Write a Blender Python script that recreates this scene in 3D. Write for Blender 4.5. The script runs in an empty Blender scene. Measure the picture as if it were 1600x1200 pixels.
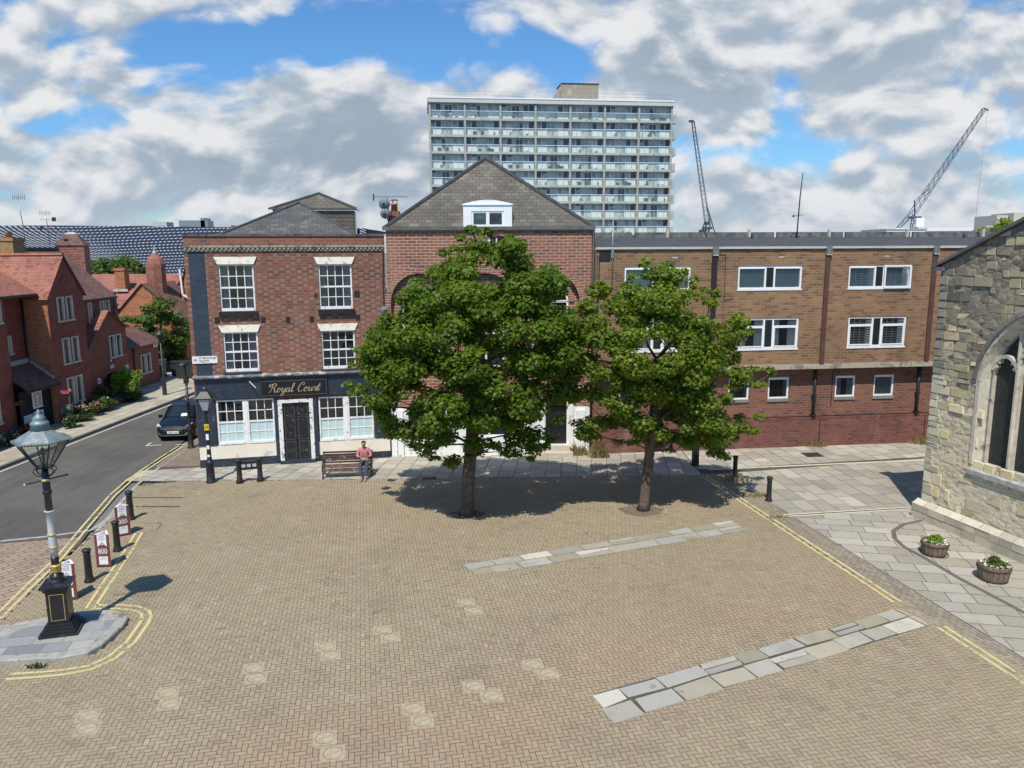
import bpy, bmesh, math, random
from mathutils import Vector, Matrix
random.seed(7)
PI = math.pi
SC = bpy.context.scene
COL = SC.collection

# ------------------------------------------------------------------ camera
CAM_H = 8.8
FPX = 1202.0                                   # focal length in pixels of the 1600 px wide photograph
PITCH = math.atan(208/1202.0); ROLL = -0.005
_f = Vector((0, math.cos(PITCH), -math.sin(PITCH))); _r = Vector((1, 0, 0)); _u = _r.cross(_f)
_R = _r*math.cos(ROLL)+_u*math.sin(ROLL); _U = -_r*math.sin(ROLL)+_u*math.cos(ROLL)
cam_data = bpy.data.cameras.new('camera'); cam = bpy.data.objects.new('camera', cam_data); COL.objects.link(cam)
cam.matrix_world = Matrix(((_R.x, _U.x, -_f.x, 0), (_R.y, _U.y, -_f.y, 0), (_R.z, _U.z, -_f.z, CAM_H), (0, 0, 0, 1)))
cam_data.sensor_width = 36; cam_data.lens = FPX/1600*36
cam_data.clip_start = 0.1; cam_data.clip_end = 5000
SC.camera = cam

# ------------------------------------------------------------------ view, sun, world
SC.view_settings.view_transform = 'Standard'; SC.view_settings.look = 'None'
SC.view_settings.exposure = 0.0; SC.view_settings.gamma = 1.0
SUN_EL = math.radians(58.5); SUN_DIR = Vector((-0.25, -0.97, 0)).normalized()   # horizontal direction towards the sun
sd = SUN_DIR*math.cos(SUN_EL)+Vector((0, 0, math.sin(SUN_EL)))
sl = bpy.data.lights.new('sun', 'SUN'); sl.energy = 4.9; sl.angle = math.radians(0.53); sl.color = (1.0, 0.93, 0.82)
sun = bpy.data.objects.new('sun', sl); COL.objects.link(sun); sun.location = (-30, -120, 180)
sun.rotation_euler = sd.to_track_quat('Z', 'Y').to_euler()

W = bpy.data.worlds.new('World'); SC.world = W; W.use_nodes = True
wt = W.node_tree; wt.nodes.clear()
class NT:
    """small helper to write node trees as expressions"""
    def __init__(s, t): s.t = t
    def n(s, typ, **k):
        nd = s.t.nodes.new(typ)
        for a, b in k.items():
            if a == 'i':
                for q, v in b.items():
                    if hasattr(v, 'is_output') or isinstance(v, bpy.types.NodeSocket): s.t.links.new(v, nd.inputs[q])
                    else: nd.inputs[q].default_value = v
            else: setattr(nd, a, b)
        return nd
    def m(s, op, a, b=0.0, c=0.0, clamp=False):
        nd = s.t.nodes.new('ShaderNodeMath'); nd.operation = op; nd.use_clamp = clamp
        for i, v in enumerate((a, b, c)):
            if isinstance(v, bpy.types.NodeSocket): s.t.links.new(v, nd.inputs[i])
            else: nd.inputs[i].default_value = v
        return nd.outputs[0]
    def mix(s, f, a, b, blend='MIX'):
        nd = s.t.nodes.new('ShaderNodeMix'); nd.data_type = 'RGBA'; nd.blend_type = blend; nd.clamp_factor = True
        for i, v in ((0, f), (6, a), (7, b)):
            if isinstance(v, bpy.types.NodeSocket): s.t.links.new(v, nd.inputs[i])
            elif i == 0: nd.inputs[i].default_value = v
            else: nd.inputs[i].default_value = (*v[:3], 1)
        return nd.outputs[2]
    def ss(s, v, a, b, lo=0.0, hi=1.0):
        nd = s.n('ShaderNodeMapRange', interpolation_type='SMOOTHSTEP', i={1: a, 2: b, 3: lo, 4: hi}); s.t.links.new(v, nd.inputs[0]); return nd.outputs[0]
    def noise(s, vec, scale, detail=4.0, rough=0.55, dist=0.0):
        nd = s.n('ShaderNodeTexNoise', i={'Scale': scale, 'Detail': detail, 'Roughness': rough, 'Distortion': dist})
        if vec is not None: s.t.links.new(vec, nd.inputs['Vector'])
        return nd.outputs['Fac']
    def xyz(s, v):
        nd = s.n('ShaderNodeSeparateXYZ', i={0: v}); return nd.outputs
    def comb(s, x, y, z=0.0):
        return s.n('ShaderNodeCombineXYZ', i={0: x, 1: y, 2: z}).outputs[0]
w = NT(wt)
sky = w.n('ShaderNodeTexSky', sky_type='NISHITA', sun_disc=False, sun_elevation=SUN_EL,
          sun_rotation=math.atan2(SUN_DIR.x, SUN_DIR.y), air_density=1.0, dust_density=0.6, ozone_density=1.8)
tc = w.n('ShaderNodeTexCoord'); D = tc.outputs['Generated']
dx, dy, dz = w.xyz(D)[:3]
front = w.m('MAXIMUM', dy, 0.15)
AZ = w.m('DIVIDE', dx, front); EL = w.m('DIVIDE', dz, front)
def dirpx(x, y):
    d = _f+_R*((x-800)/FPX)+_U*(-(y-600)/FPX); return d.x/d.y, d.z/d.y
# banks of cumulus, given by the direction they stand in: (centre, half sizes, strength)
BANKS = [(540, 190, 270, 90, .36), (640, 270, 220, 80, .24), (70, 120, 150, 85, .26), (250, 190, 80, 30, .12), (230, 275, 460, 60, .32),
         (1040, 40, 330, 70, .30), (1450, 120, 330, 130, .36), (1060, 165, 200, 90, .22), (1350, 310, 320, 50, .28), (300, 12, 230, 34, .24), (800, 25, 120, 40, .16),
         (600, 62, 340, 44, -.32), (170, 190, 120, 20, -.20), (1185, 240, 130, 20, -.24), (1235, 100, 40, 75, -.24), (890, 85, 70, 35, -.18)]
def density(de, banks):
    e = w.m('ADD', EL, de) if de else EL
    v = w.comb(AZ, w.m('MULTIPLY', e, 1.75), w.m('MULTIPLY', w.m('MINIMUM', dy, 0.0), 3.0))
    warp = w.n('ShaderNodeTexNoise', i={'Scale': 5.0, 'Detail': 1.0, 'Vector': v})
    v2 = w.n('ShaderNodeVectorMath', operation='MULTIPLY_ADD', i={0: warp.outputs['Color'], 1: (.10, .10, .10), 2: v}).outputs[0]
    big = w.noise(v2, 6.6, 9.0, 0.56)
    vo = w.n('ShaderNodeTexVoronoi', feature='F1', i={'Vector': v2, 'Scale': 21.0}).outputs['Distance']
    tot = w.m('ADD', w.m('MULTIPLY', big, 1.08), w.m('MULTIPLY', w.m('SUBTRACT', .5, vo), 0.19))
    if banks:
        for (x, y, rx, ry, a) in BANKS:
            ca, ce = dirpx(x, y); ra = rx/FPX*1.05; re = ry/FPX*1.1
            q = w.m('MULTIPLY_ADD', AZ, 1/ra, -ca/ra); r = w.m('MULTIPLY_ADD', e, 1/re, -ce/re)
            g_ = w.m('SUBTRACT', 1.0, w.m('MULTIPLY', w.m('ADD', w.m('MULTIPLY', q, q), w.m('MULTIPLY', r, r)), .40), clamp=True)
            tot = w.m('MULTIPLY_ADD', w.m('MULTIPLY', g_, g_), a, tot)
    return tot, big
d0n, b0 = density(0.0, False); d0, b0 = density(0.0, True); d1, b1 = density(0.026, False)
away = w.m('ADD', w.ss(EL, 0.40, 0.85, 0.0, 0.32), w.ss(dy, 0.35, -0.2, 0.0, 0.22))   # fewer clouds overhead and behind
d0c = w.m('ADD', w.m('SUBTRACT', d0, away), w.ss(EL, 0.09, 0.0, 0.0, 0.22))
cover = w.ss(d0c, 0.53, 0.77)
top = w.m('SUBTRACT', d0n, d1)                                             # cloud thins upward: lit crest
lit = w.ss(w.m('ADD', w.m('MULTIPLY', top, 2.6), w.m('MULTIPLY', w.m('SUBTRACT', .90, d0), 0.45)), -0.28, 0.40)
thick = w.ss(d0, 0.80, 1.20)
ccol = w.mix(lit, (0.46, 0.56, 0.68), (0.97, 0.98, 1.0))
ccol = w.mix(w.m('MULTIPLY', thick, w.m('SUBTRACT', 0.62, w.m('MULTIPLY', lit, 0.58))), ccol, (0.34, 0.43, 0.54))
hz = w.ss(EL, -0.01, 0.09)
ccol = w.mix(hz, w.mix(0.55, ccol, (0.66, 0.74, 0.83)), ccol)
skyc = w.mix(w.ss(EL, 0.0, 0.16), w.mix(1.0, sky.outputs[0], (0.85, 1.05, 1.25), 'MULTIPLY'), w.mix(1.0, sky.outputs[0], (0.66, 1.10, 1.48), 'MULTIPLY'))
bg1 = w.n('ShaderNodeBackground', i={0: skyc, 1: 0.10}); bg2 = w.n('ShaderNodeBackground', i={0: ccol, 1: 0.84})
ms = w.n('ShaderNodeMixShader', i={0: cover, 1: bg1.outputs[0], 2: bg2.outputs[0]})
W.cycles.sampling_method = 'MANUAL'; W.cycles.sample_map_resolution = 512
wo = w.n('ShaderNodeOutputWorld', i={0: ms.outputs[0]})

# ------------------------------------------------------------------ geometry helpers
def ground_pt(x, y, z=0.0):
    """world point where the sight line of a photograph pixel meets height z"""
    d = _f+_R*((x-800)/FPX)+_U*(-(y-600)/FPX); t = (z-CAM_H)/d.z
    return Vector((d.x*t, d.y*t, z))
G = ground_pt
class MB:
    """collects faces, then becomes ONE mesh object"""
    def __init__(s): s.v = []; s.f = []; s.mi = []; s.c = []; s.sm = []
    def face(s, pts, m=0, col=None, smooth=False):
        b = len(s.v); s.v.extend([tuple(p) for p in pts]); s.f.append(list(range(b, b+len(pts)))); s.mi.append(m); s.c.append(col); s.sm.append(smooth)
    def box(s, x0, x1, y0, y1, z0, z1, m=0, col=None):
        if x0 > x1: x0, x1 = x1, x0
        if y0 > y1: y0, y1 = y1, y0
        if z0 > z1: z0, z1 = z1, z0
        A = [(x0, y0, z0), (x1, y0, z0), (x1, y1, z0), (x0, y1, z0), (x0, y0, z1), (x1, y0, z1), (x1, y1, z1), (x0, y1, z1)]
        for q in ((0, 3, 2, 1), (4, 5, 6, 7), (0, 1, 5, 4), (1, 2, 6, 5), (2, 3, 7, 6), (3, 0, 4, 7)): s.face([A[i] for i in q], m, col)
    def obox(s, c, ax, ay, az, m=0, col=None):
        """box from centre and three half axes"""
        c = Vector(c); ax = Vector(ax); ay = Vector(ay); az = Vector(az)
        A = [c+sx*ax+sy*ay+sz*az for sz in (-1, 1) for sx, sy in ((-1, -1), (1, -1), (1, 1), (-1, 1))]
        for q in ((0, 3, 2, 1), (4, 5, 6, 7), (0, 1, 5, 4), (1, 2, 6, 5), (2, 3, 7, 6), (3, 0, 4, 7)): s.face([A[i] for i in q], m, col)
    def beam(s, a, b, wd, ht=None, m=0):
        a = Vector(a); b = Vector(b); d = b-a; L = d.length; d.normalize(); ht = ht or wd
        x = d.cross(Vector((0, 0, 1)));
        if x.length < 1e-3: x = Vector((1, 0, 0))
        x.normalize(); y = x.cross(d)
        s.obox((a+b)/2, d*L/2, x*wd/2, y*ht/2, m)
    def tube(s, pts, rad, n=8, m=0, cap=True, smooth=True):
        pts = [Vector(p) for p in pts]; N = len(pts)
        if not isinstance(rad, (list, tuple)): rad = [rad]*N
        base = len(s.v); px = None
        for i, p in enumerate(pts):
            d = (pts[min(i+1, N-1)]-pts[max(i-1, 0)]).normalized()
            x = (px-d*px.dot(d)) if px is not None else d.orthogonal()
            if x.length < 1e-4: x = d.orthogonal()
            x.normalize(); px = x; y = d.cross(x)
            for k in range(n):
                a = 2*PI*k/n; s.v.append(tuple(p+(x*math.cos(a)+y*math.sin(a))*rad[i]))
        for i in range(N-1):
            for k in range(n):
                k2 = (k+1) % n
                s.f.append([base+i*n+k, base+i*n+k2, base+(i+1)*n+k2, base+(i+1)*n+k]); s.mi.append(m); s.c.append(None); s.sm.append(smooth)
        if cap:
            s.f.append([base+k for k in range(n)][::-1]); s.f.append([base+(N-1)*n+k for k in range(n)])
            for _ in range(2): s.mi.append(m); s.c.append(None); s.sm.append(False)
    def lathe(s, prof, n=16, c=(0, 0, 0), m=0, cap=True, smooth=True, rot=0.0, flat=None):
        """prof: (radius, z) from bottom to top; n=4 with rot=PI/4 makes square turned shapes"""
        base = len(s.v); c = Vector(c)
        for r, z in prof:
            for k in range(n):
                a = 2*PI*k/n+rot; s.v.append((c.x+r*math.cos(a), c.y+r*math.sin(a), c.z+z))
        for i in range(len(prof)-1):
            for k in range(n):
                k2 = (k+1) % n
                s.f.append([base+i*n+k, base+i*n+k2, base+(i+1)*n+k2, base+(i+1)*n+k]); s.mi.append(m); s.c.append(None); s.sm.append(smooth)
        if cap:
            s.f.append([base+k for k in range(n)][::-1]); s.f.append([base+(len(prof)-1)*n+k for k in range(n)])
            for _ in range(2): s.mi.append(m); s.c.append(None); s.sm.append(False)
    def prism(s, poly, f0, f1, m=0):
        """poly: 2D outline (counter-clockwise), f0/f1: maps (a,b)->3D at the two ends"""
        A = [Vector(f0(*p)) for p in poly]; B = [Vector(f1(*p)) for p in poly]; n = len(poly)
        s.face(A[::-1], m); s.face(B, m)
        for i in range(n): j = (i+1) % n; s.face([A[i], A[j], B[j], B[i]], m)
    def build(s, name, mats, parent=None, world=False, smooth=None):
        if not isinstance(mats, (list, tuple)): mats = [mats]
        off = parent.location if (world and parent is not None) else Vector((0, 0, 0))
        me = bpy.data.meshes.new(name)
        me.from_pydata([tuple(Vector(p)-off) for p in s.v] if world else s.v, [], s.f)
        for mt in mats: me.materials.append(mt)
        me.polygons.foreach_set('material_index', s.mi)
        me.polygons.foreach_set('use_smooth', [bool(x) if smooth is None else smooth for x in s.sm])
        uv = me.uv_layers.new(name='UVMap'); ud = [0.0]*(2*len(me.loops)); vs = me.vertices
        for p in me.polygons:
            nn = p.normal
            if abs(nn.z) > 0.98 or nn.length < 1e-6: t = Vector((1, 0, 0)); b = Vector((0, 1, 0))
            else:
                t = Vector((-nn.y, nn.x, 0)).normalized(); b = nn.cross(t)
            for li in p.loop_indices:
                co = vs[me.loops[li].vertex_index].co; ud[2*li] = co.dot(t); ud[2*li+1] = co.dot(b)
        uv.data.foreach_set('uv', ud)
        if any(c is not None for c in s.c):
            ca = me.color_attributes.new('tint', 'FLOAT_COLOR', 'CORNER'); cd = [1.0]*(4*len(me.loops))
            for p, c in zip(me.polygons, s.c):
                c = c or (1, 1, 1)
                for li in p.loop_indices: cd[4*li:4*li+3] = c[:3]
            ca.data.foreach_set('color', cd)
        me.update()
        o = bpy.data.objects.new(name, me); COL.objects.link(o)
        if parent is not None: o.parent = parent
        return o
def tag(o, label=None, cat=None, group=None, kind=None):
    if label: o['label'] = label
    if cat: o['category'] = cat
    if group: o['group'] = group
    if kind: o['kind'] = kind
    return o
def thing(name, label, cat, loc=(0, 0, 0), rz=0.0, group=None):
    o = bpy.data.objects.new(name, None); COL.objects.link(o); o.empty_display_size = .3
    o.location = loc; o.rotation_euler = (0, 0, rz)
    return tag(o, label, cat, group)
def struct(name, mb, mat):
    return tag(mb.build(name, mat), kind='structure')
def kids(o): return [c for c in bpy.data.objects if c.parent == o]
def copy_tree(o, parent=None):
    ch = kids(o); c = o.copy(); COL.objects.link(c)
    if parent is not None: c.parent = parent
    for k in ch: copy_tree(k, c)
    return c
def put(proto, first, loc, rz, label, group=None):
    o = proto if first else copy_tree(proto)
    o.location = loc; o.rotation_euler = (0, 0, rz); o['label'] = label
    if group: o['group'] = group
    return o
def wall(mb, x0, x1, z0, z1, y, holes, depth=0.12, m=0, mr=None):
    """wall in the plane y facing -y, with rectangular holes (hx0,hx1,hz0,hz1) and their reveals going back by depth"""
    mr = m if mr is None else mr
    xs = sorted({x0, x1, *[q for h in holes for q in h[:2]]}); zs = sorted({z0, z1, *[q for h in holes for q in h[2:]]})
    for i in range(len(xs)-1):
        for j in range(len(zs)-1):
            cx = (xs[i]+xs[i+1])/2; cz = (zs[j]+zs[j+1])/2
            if any(h[0] < cx < h[1] and h[2] < cz < h[3] for h in holes): continue
            mb.face([(xs[i], y, zs[j]), (xs[i+1], y, zs[j]), (xs[i+1], y, zs[j+1]), (xs[i], y, zs[j+1])], m)
    for a, b, c, d in holes:
        e = y+depth
        mb.face([(a, y, c), (b, y, c), (b, e, c), (a, e, c)][::-1], mr); mb.face([(a, y, d), (b, y, d), (b, e, d), (a, e, d)], mr)
        mb.face([(a, y, c), (a, e, c), (a, e, d), (a, y, d)], mr); mb.face([(b, y, c), (b, e, c), (b, e, d), (b, y, d)][::-1], mr)
def clip(poly, cp):
    """clip polygon (list of 2D) to the convex counter-clockwise polygon cp"""
    out = poly
    for i in range(len(cp)):
        a = cp[i]; b = cp[(i+1) % len(cp)]; inp = out; out = []
        if not inp: return []
        sd_ = lambda p: (b[0]-a[0])*(p[1]-a[1])-(b[1]-a[1])*(p[0]-a[0])
        for k in range(len(inp)):
            p = inp[k]; q = inp[(k+1) % len(inp)]; sp = sd_(p); sq = sd_(q)
            if sp >= 0: out.append(p)
            if (sp >= 0) != (sq >= 0):
                t = sp/(sp-sq); out.append((p[0]+(q[0]-p[0])*t, p[1]+(q[1]-p[1])*t))
    return out
def inside(p, poly):
    r = False; n = len(poly)
    for i in range(n):
        a = poly[i]; b = poly[(i+1) % n]
        if (a[1] > p[1]) != (b[1] > p[1]) and p[0] < (b[0]-a[0])*(p[1]-a[1])/(b[1]-a[1])+a[0]: r = not r
    return r

# ------------------------------------------------------------------ materials
def newmat(name):
    m = bpy.data.materials.new(name); m.use_nodes = True; t = m.node_tree; t.nodes.clear(); n = NT(t)
    out = n.n('ShaderNodeOutputMaterial'); b = n.n('ShaderNodeBsdfPrincipled'); t.links.new(b.outputs[0], out.inputs[0])
    return m, n, b, out
def setc(n, b, col):
    if isinstance(col, bpy.types.NodeSocket): n.t.links.new(col, b.inputs['Base Color'])
    else: b.inputs['Base Color'].default_value = (*col[:3], 1)
def bump(n, b, h, strength=.3, dist=.02):
    bp = n.n('ShaderNodeBump', i={'Strength': strength, 'Distance': dist, 'Height': h}); n.t.links.new(bp.outputs[0], b.inputs['Normal'])
def mul(c, k): return tuple(x*k for x in c)
def plain(name, col, rough=.6, metal=0.0, var=.12, scale=3.0, dirt=None, bumpy=0.0, coat=0.0, spec=None):
    m, n, b, o = newmat(name); tcn = n.n('ShaderNodeTexCoord').outputs['Object']
    nz = n.noise(tcn, scale, 6, .6)
    c = n.mix(n.ss(nz, .3, .7), mul(col, 1-var), mul(col, 1+var))
    if dirt:
        dcol, amt, sc = dirt; d = n.noise(tcn, sc, 8, .65); c = n.mix(n.ss(d, .62-.25*amt, .70-.2*amt), c, dcol)
    setc(n, b, c); b.inputs['Roughness'].default_value = rough; b.inputs['Metallic'].default_value = metal
    if coat: b.inputs['Coat Weight'].default_value = coat
    if spec is not None: b.inputs['Specular IOR Level'].default_value = spec
    if bumpy: bump(n, b, n.noise(tcn, scale*6, 6, .65), bumpy, .02)
    return m
def tinted(name, rough=.85, scale=30.0, var=.14, big=.10, bumpy=.25):
    """colour comes from the mesh's own per-piece tint (each brick, slab or block its own shade), with grain"""
    m, n, b, o = newmat(name); at = n.n('ShaderNodeVertexColor', layer_name='tint').outputs['Color']
    tcn = n.n('ShaderNodeTexCoord').outputs['Object']
    g1 = n.noise(tcn, scale, 5, .65); g2 = n.noise(tcn, .35, 5, .6); g3 = n.noise(tcn, 2.3, 6, .7)
    f = n.m('ADD', n.m('ADD', n.m('MULTIPLY', g1, 2*var), n.m('MULTIPLY', g2, 2*big)), n.m('MULTIPLY', g3, 2*big))
    f = n.m('ADD', f, 1-var-2*big)
    gs = n.n('ShaderNodeCombineColor', i={0: f, 1: f, 2: f}).outputs[0]
    c = n.mix(1.0, at, gs, 'MULTIPLY'); w1 = n.noise(tcn, 3.7, 3, .5); w2 = n.noise(tcn, .8, 7, .7); w3 = n.noise(tcn, 11.0, 2, .5)
    c = n.mix(n.m('MULTIPLY', n.ss(w1, .655, .71), .40), c, (.12, .10, .075)); c = n.mix(n.m('MULTIPLY', n.ss(w2, .55, .70), .32), c, (.46, .41, .31))      # drips and oil, sand trodden into the joints
    c = n.mix(n.m('MULTIPLY', n.ss(w3, .70, .72), .45), c, (.09, .08, .07)); c = n.mix(n.m('MULTIPLY', n.ss(n.noise(tcn, .45, 8, .72), .52, .66), .30), c, (.16, .135, .095))
    setc(n, b, c); b.inputs['Roughness'].default_value = rough
    bump(n, b, g1, bumpy, .01)
    return m
def brickmat(name, cols, mortar, bw=.34, rh=.115, ms=.012, flemish=False, header=None, stain=None, rough=.85, bs=.5, var=.22):
    m, n, b, o = newmat(name); uv = n.n('ShaderNodeUVMap', uv_map='UVMap').outputs[0]
    x, y = n.xyz(uv)[:2]
    row = n.m('FLOOR', n.m('DIVIDE', y, rh)); par = n.m('MODULO', n.m('ABSOLUTE', row), 2.0)
    per = bw*1.5 if flemish else bw
    xs = n.m('ADD', x, n.m('MULTIPLY', par, per*.5)); k = n.m('DIVIDE', xs, per); ki = n.m('FLOOR', k); fx = n.m('MULTIPLY', n.m('FRACT', k), per)
    fy = n.m('MULTIPLY', n.m('FRACT', n.m('DIVIDE', y, rh)), rh)
    if flemish:
        hd = n.m('LESS_THAN', fx, bw*.5); fx = n.m('ADD', n.m('MULTIPLY', hd, fx), n.m('MULTIPLY', n.m('SUBTRACT', 1.0, hd), n.m('SUBTRACT', fx, bw*.5)))
        wd = n.m('SUBTRACT', bw, n.m('MULTIPLY', hd, bw*.5))
    else: wd = bw; hd = None
    ex = n.m('MINIMUM', fx, n.m('SUBTRACT', wd, fx)); ey = n.m('MINIMUM', fy, n.m('SUBTRACT', rh, fy))
    e = n.m('MINIMUM', ex, ey); isb = n.ss(e, ms*.35, ms*.75)
    cell = n.comb(n.m('ADD', n.m('MULTIPLY', ki, 2.0), hd if hd is not None else 0.0), row, 3.7)
    wn = n.n('ShaderNodeTexWhiteNoise', noise_dimensions='3D', i={0: cell}); r1, r2, r3 = n.n('ShaderNodeSeparateColor', i={0: wn.outputs['Color']}).outputs[:3]
    c = n.mix(r1, cols[0], cols[1]); c = n.mix(n.ss(r2, .72, .9), c, cols[2])
    if header is not None and hd is not None: c = n.mix(n.m('MULTIPLY', hd, n.ss(r3, .15, .4)), c, header)
    tcn = n.n('ShaderNodeTexCoord').outputs['Object']
    nz = n.noise(tcn, .55, 6, .65); c = n.mix(1.0, c, n.mix(n.ss(nz, .3, .7), (1-var,)*3, (1+var*.5,)*3), 'MULTIPLY')
    c = n.mix(isb, n.mix(n.noise(tcn, 2.0, 4), mul(mortar, .75), mortar), c)
    if stain:
        st = n.noise(n.n('ShaderNodeMapping', i={0: tcn, 3: (1, 1, .35)}).outputs[0], stain[2], 7, .65); c = n.mix(n.m('MULTIPLY', n.ss(st, .55, .72), stain[1]), c, stain[0])
    setc(n, b, c); b.inputs['Roughness'].default_value = rough
    bump(n, b, n.m('ADD', isb, n.m('MULTIPLY', n.noise(tcn, 40, 4), .4)), bs, .012)
    return m
def tilemat(name, cols, rh=.10, tw=.17, rough=.8, lich=None, edge=.35, var=.2):
    """roof tiles or slates: courses with a shadowing lip (bump), each tile its own shade"""
    m, n, b, o = newmat(name); uv = n.n('ShaderNodeUVMap', uv_map='UVMap').outputs[0]; x, y = n.xyz(uv)[:2]
    ky = n.m('DIVIDE', y, rh); row = n.m('FLOOR', ky); fy = n.m('FRACT', ky)
    kx = n.m('ADD', n.m('DIVIDE', x, tw), n.m('MULTIPLY', n.m('MODULO', n.m('ABSOLUTE', row), 2.0), .5)); ki = n.m('FLOOR', kx); fx = n.m('FRACT', kx)
    wn = n.n('ShaderNodeTexWhiteNoise', noise_dimensions='3D', i={0: n.comb(ki, row, 1.3)}); r1, r2, r3 = n.n('ShaderNodeSeparateColor', i={0: wn.outputs['Color']}).outputs[:3]
    c = n.mix(r1, cols[0], cols[1]); c = n.mix(n.ss(r2, .78, .92), c, cols[2])
    tcn = n.n('ShaderNodeTexCoord').outputs['Object']
    nz = n.noise(tcn, .7, 6, .65); c = n.mix(1.0, c, n.mix(n.ss(nz, .3, .7), (1-var,)*3, (1+var*.6,)*3), 'MULTIPLY')
    gap = n.m('MULTIPLY', n.ss(fy, .0, .14), n.ss(n.m('MINIMUM', fx, n.m('SUBTRACT', 1.0, fx)), .0, .05))
    c = n.mix(n.m('MULTIPLY', n.m('SUBTRACT', 1.0, gap), edge*1.6), c, mul(cols[0], .22))
    if lich: c = n.mix(n.m('MULTIPLY', n.ss(n.noise(tcn, lich[1], 8, .7), .60, .70), lich[2]), c, lich[0])
    setc(n, b, c); b.inputs['Roughness'].default_value = rough
    bump(n, b, n.m('ADD', n.m('SUBTRACT', 1.0, fy), n.m('ADD', n.m('MULTIPLY', gap, .5), n.m('MULTIPLY', r3, .5))), .6, .03)
    return m
def glassmat(name, tint=(.03, .04, .05), refl=.07, clear=.80):
    m, n, b, o = newmat(name); n.t.nodes.remove(b)
    lw = n.n('ShaderNodeLayerWeight', i={0: .25}); f = n.m('ADD', n.m('MULTIPLY', lw.outputs['Fresnel'], .8), refl, clamp=True)
    gl = n.n('ShaderNodeBsdfGlossy', i={0: (.9, .95, 1, 1), 1: .03}); tr = n.n('ShaderNodeBsdfTransparent', i={0: (.85, .92, .92, 1)}); df = n.n('ShaderNodeBsdfDiffuse', i={0: (*tint, 1)})
    m1 = n.n('ShaderNodeMixShader', i={0: clear, 1: df.outputs[0], 2: tr.outputs[0]}); m2 = n.n('ShaderNodeMixShader', i={0: f, 1: m1.outputs[0], 2: gl.outputs[0]})
    n.t.links.new(m2.outputs[0], o.inputs[0]); return m

M = {}
M['white'] = plain('white_paint', (.80, .80, .77), .45, var=.05, dirt=((.45, .43, .38), .25, 4.0))
M['upvc'] = plain('white_plastic', (.82, .83, .83), .35, var=.03)
M['cream'] = plain('cream_render', (.78, .71, .58), .8, var=.05, scale=1.5, dirt=((.55, .48, .38), .12, 1.2), bumpy=.1)
M['creamlintel'] = plain('cream_lintel_paint', (.85, .81, .68), .7, var=.05, dirt=((.45, .42, .34), .3, 5.0))
M['navy'] = plain('navy_paint', (.022, .034, .052), .45, var=.2, dirt=((.20, .21, .22), .06, 9.0))
M['navybrick'] = brickmat('navy_painted_brick', ((.030, .047, .072), (.036, .055, .082), (.026, .042, .066)), (.022, .034, .052), bs=.3, var=.25)
M['black'] = plain('black_gloss_paint', (.012, .013, .016), .35, var=.3, dirt=((.10, .09, .08), .12, 14.0), coat=.2)
M['iron'] = plain('black_iron', (.016, .017, .019), .5, var=.25, bumpy=.1, dirt=((.07, .065, .06), .15, 9.0))
M['gold'] = plain('gold_paint', (.55, .40, .14), .4, metal=.3)
M['lead'] = plain('lead_sheet', (.17, .18, .19), .6, var=.15, metal=.2)
M['leadpale'] = plain('pale_lead_flashing', (.42, .43, .44), .6, var=.15)
M['dark'] = plain('dark_interior', (.012, .013, .015), .9, var=.3)
M['glass'] = glassmat('window_glass')
M['frost'] = plain('frosted_pane', (.52, .66, .66), .25, var=.05, scale=.8)
M['curtain'] = plain('grey_curtain', (.30, .29, .33), .9, var=.2)
M['net'] = plain('white_net_curtain', (.62, .64, .62), .9, var=.08)
M['blind'] = plain('pale_blind', (.45, .52, .50), .8, var=.05)
M['slate'] = tilemat('roof_slate', ((.075, .075, .076), (.105, .103, .10), (.135, .13, .122)), rh=.21, tw=.34, lich=((.33, .31, .26), 1.6, .35))
M['slatewarm'] = tilemat('weathered_slate', ((.100, .090, .070), (.128, .116, .092), (.155, .145, .122)), rh=.17, tw=.30, lich=((.30, .275, .22), 1.3, .4), var=.28)
M['ridge'] = plain('ridge_tile', (.075, .075, .08), .8, var=.25)
M['tile'] = tilemat('red_roof_tile', ((.285, .112, .078), (.345, .142, .098), (.21, .085, .064)), rh=.15, tw=.2, lich=((.30, .24, .17), .9, .4))
M['tiledark'] = tilemat('brown_and_shaded_tile', ((.15, .075, .060), (.20, .10, .075), (.11, .062, .055)), rh=.17, tw=.2)
M['brickRC'] = brickmat('flemish_red_brick', ((.210, .076, .046), (.258, .100, .060), (.155, .068, .048)), (.25, .20, .155), bw=.30, rh=.112, flemish=True, header=(.265, .165, .135), stain=((.24, .20, .17), .35, .8))
M['brickRCplain'] = brickmat('red_brick_with_grey_mortar', ((.22, .076, .048), (.27, .106, .064), (.16, .068, .05)), (.30, .25, .21), bw=.30, rh=.112, stain=((.30, .26, .22), .4, 1.2))
M['brickG'] = brickmat('orange_red_brick', ((.265, .098, .056), (.315, .125, .070), (.20, .082, .055)), (.52, .44, .36), bw=.36, rh=.125, ms=.020, stain=((.42, .33, .28), .35, 1.0))
M['brickarch'] = brickmat('arch_ring_brick', ((.24, .085, .055), (.33, .145, .08), (.17, .068, .05)), (.50, .42, .34), bw=.40, rh=.105, ms=.02)
M['brickB'] = brickmat('brown_brick', ((.245, .132, .062), (.305, .172, .086), (.18, .094, .050)), (.33, .27, .19), bw=.33, rh=.115, ms=.014, stain=((.10, .08, .06), .35, .6))
M['brickL'] = brickmat('dark_red_brick', ((.190, .074, .050), (.232, .096, .064), (.135, .056, .042)), (.27, .22, .18), bw=.33, rh=.115, ms=.013, stain=((.07, .05, .05), .4, .8))
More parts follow.
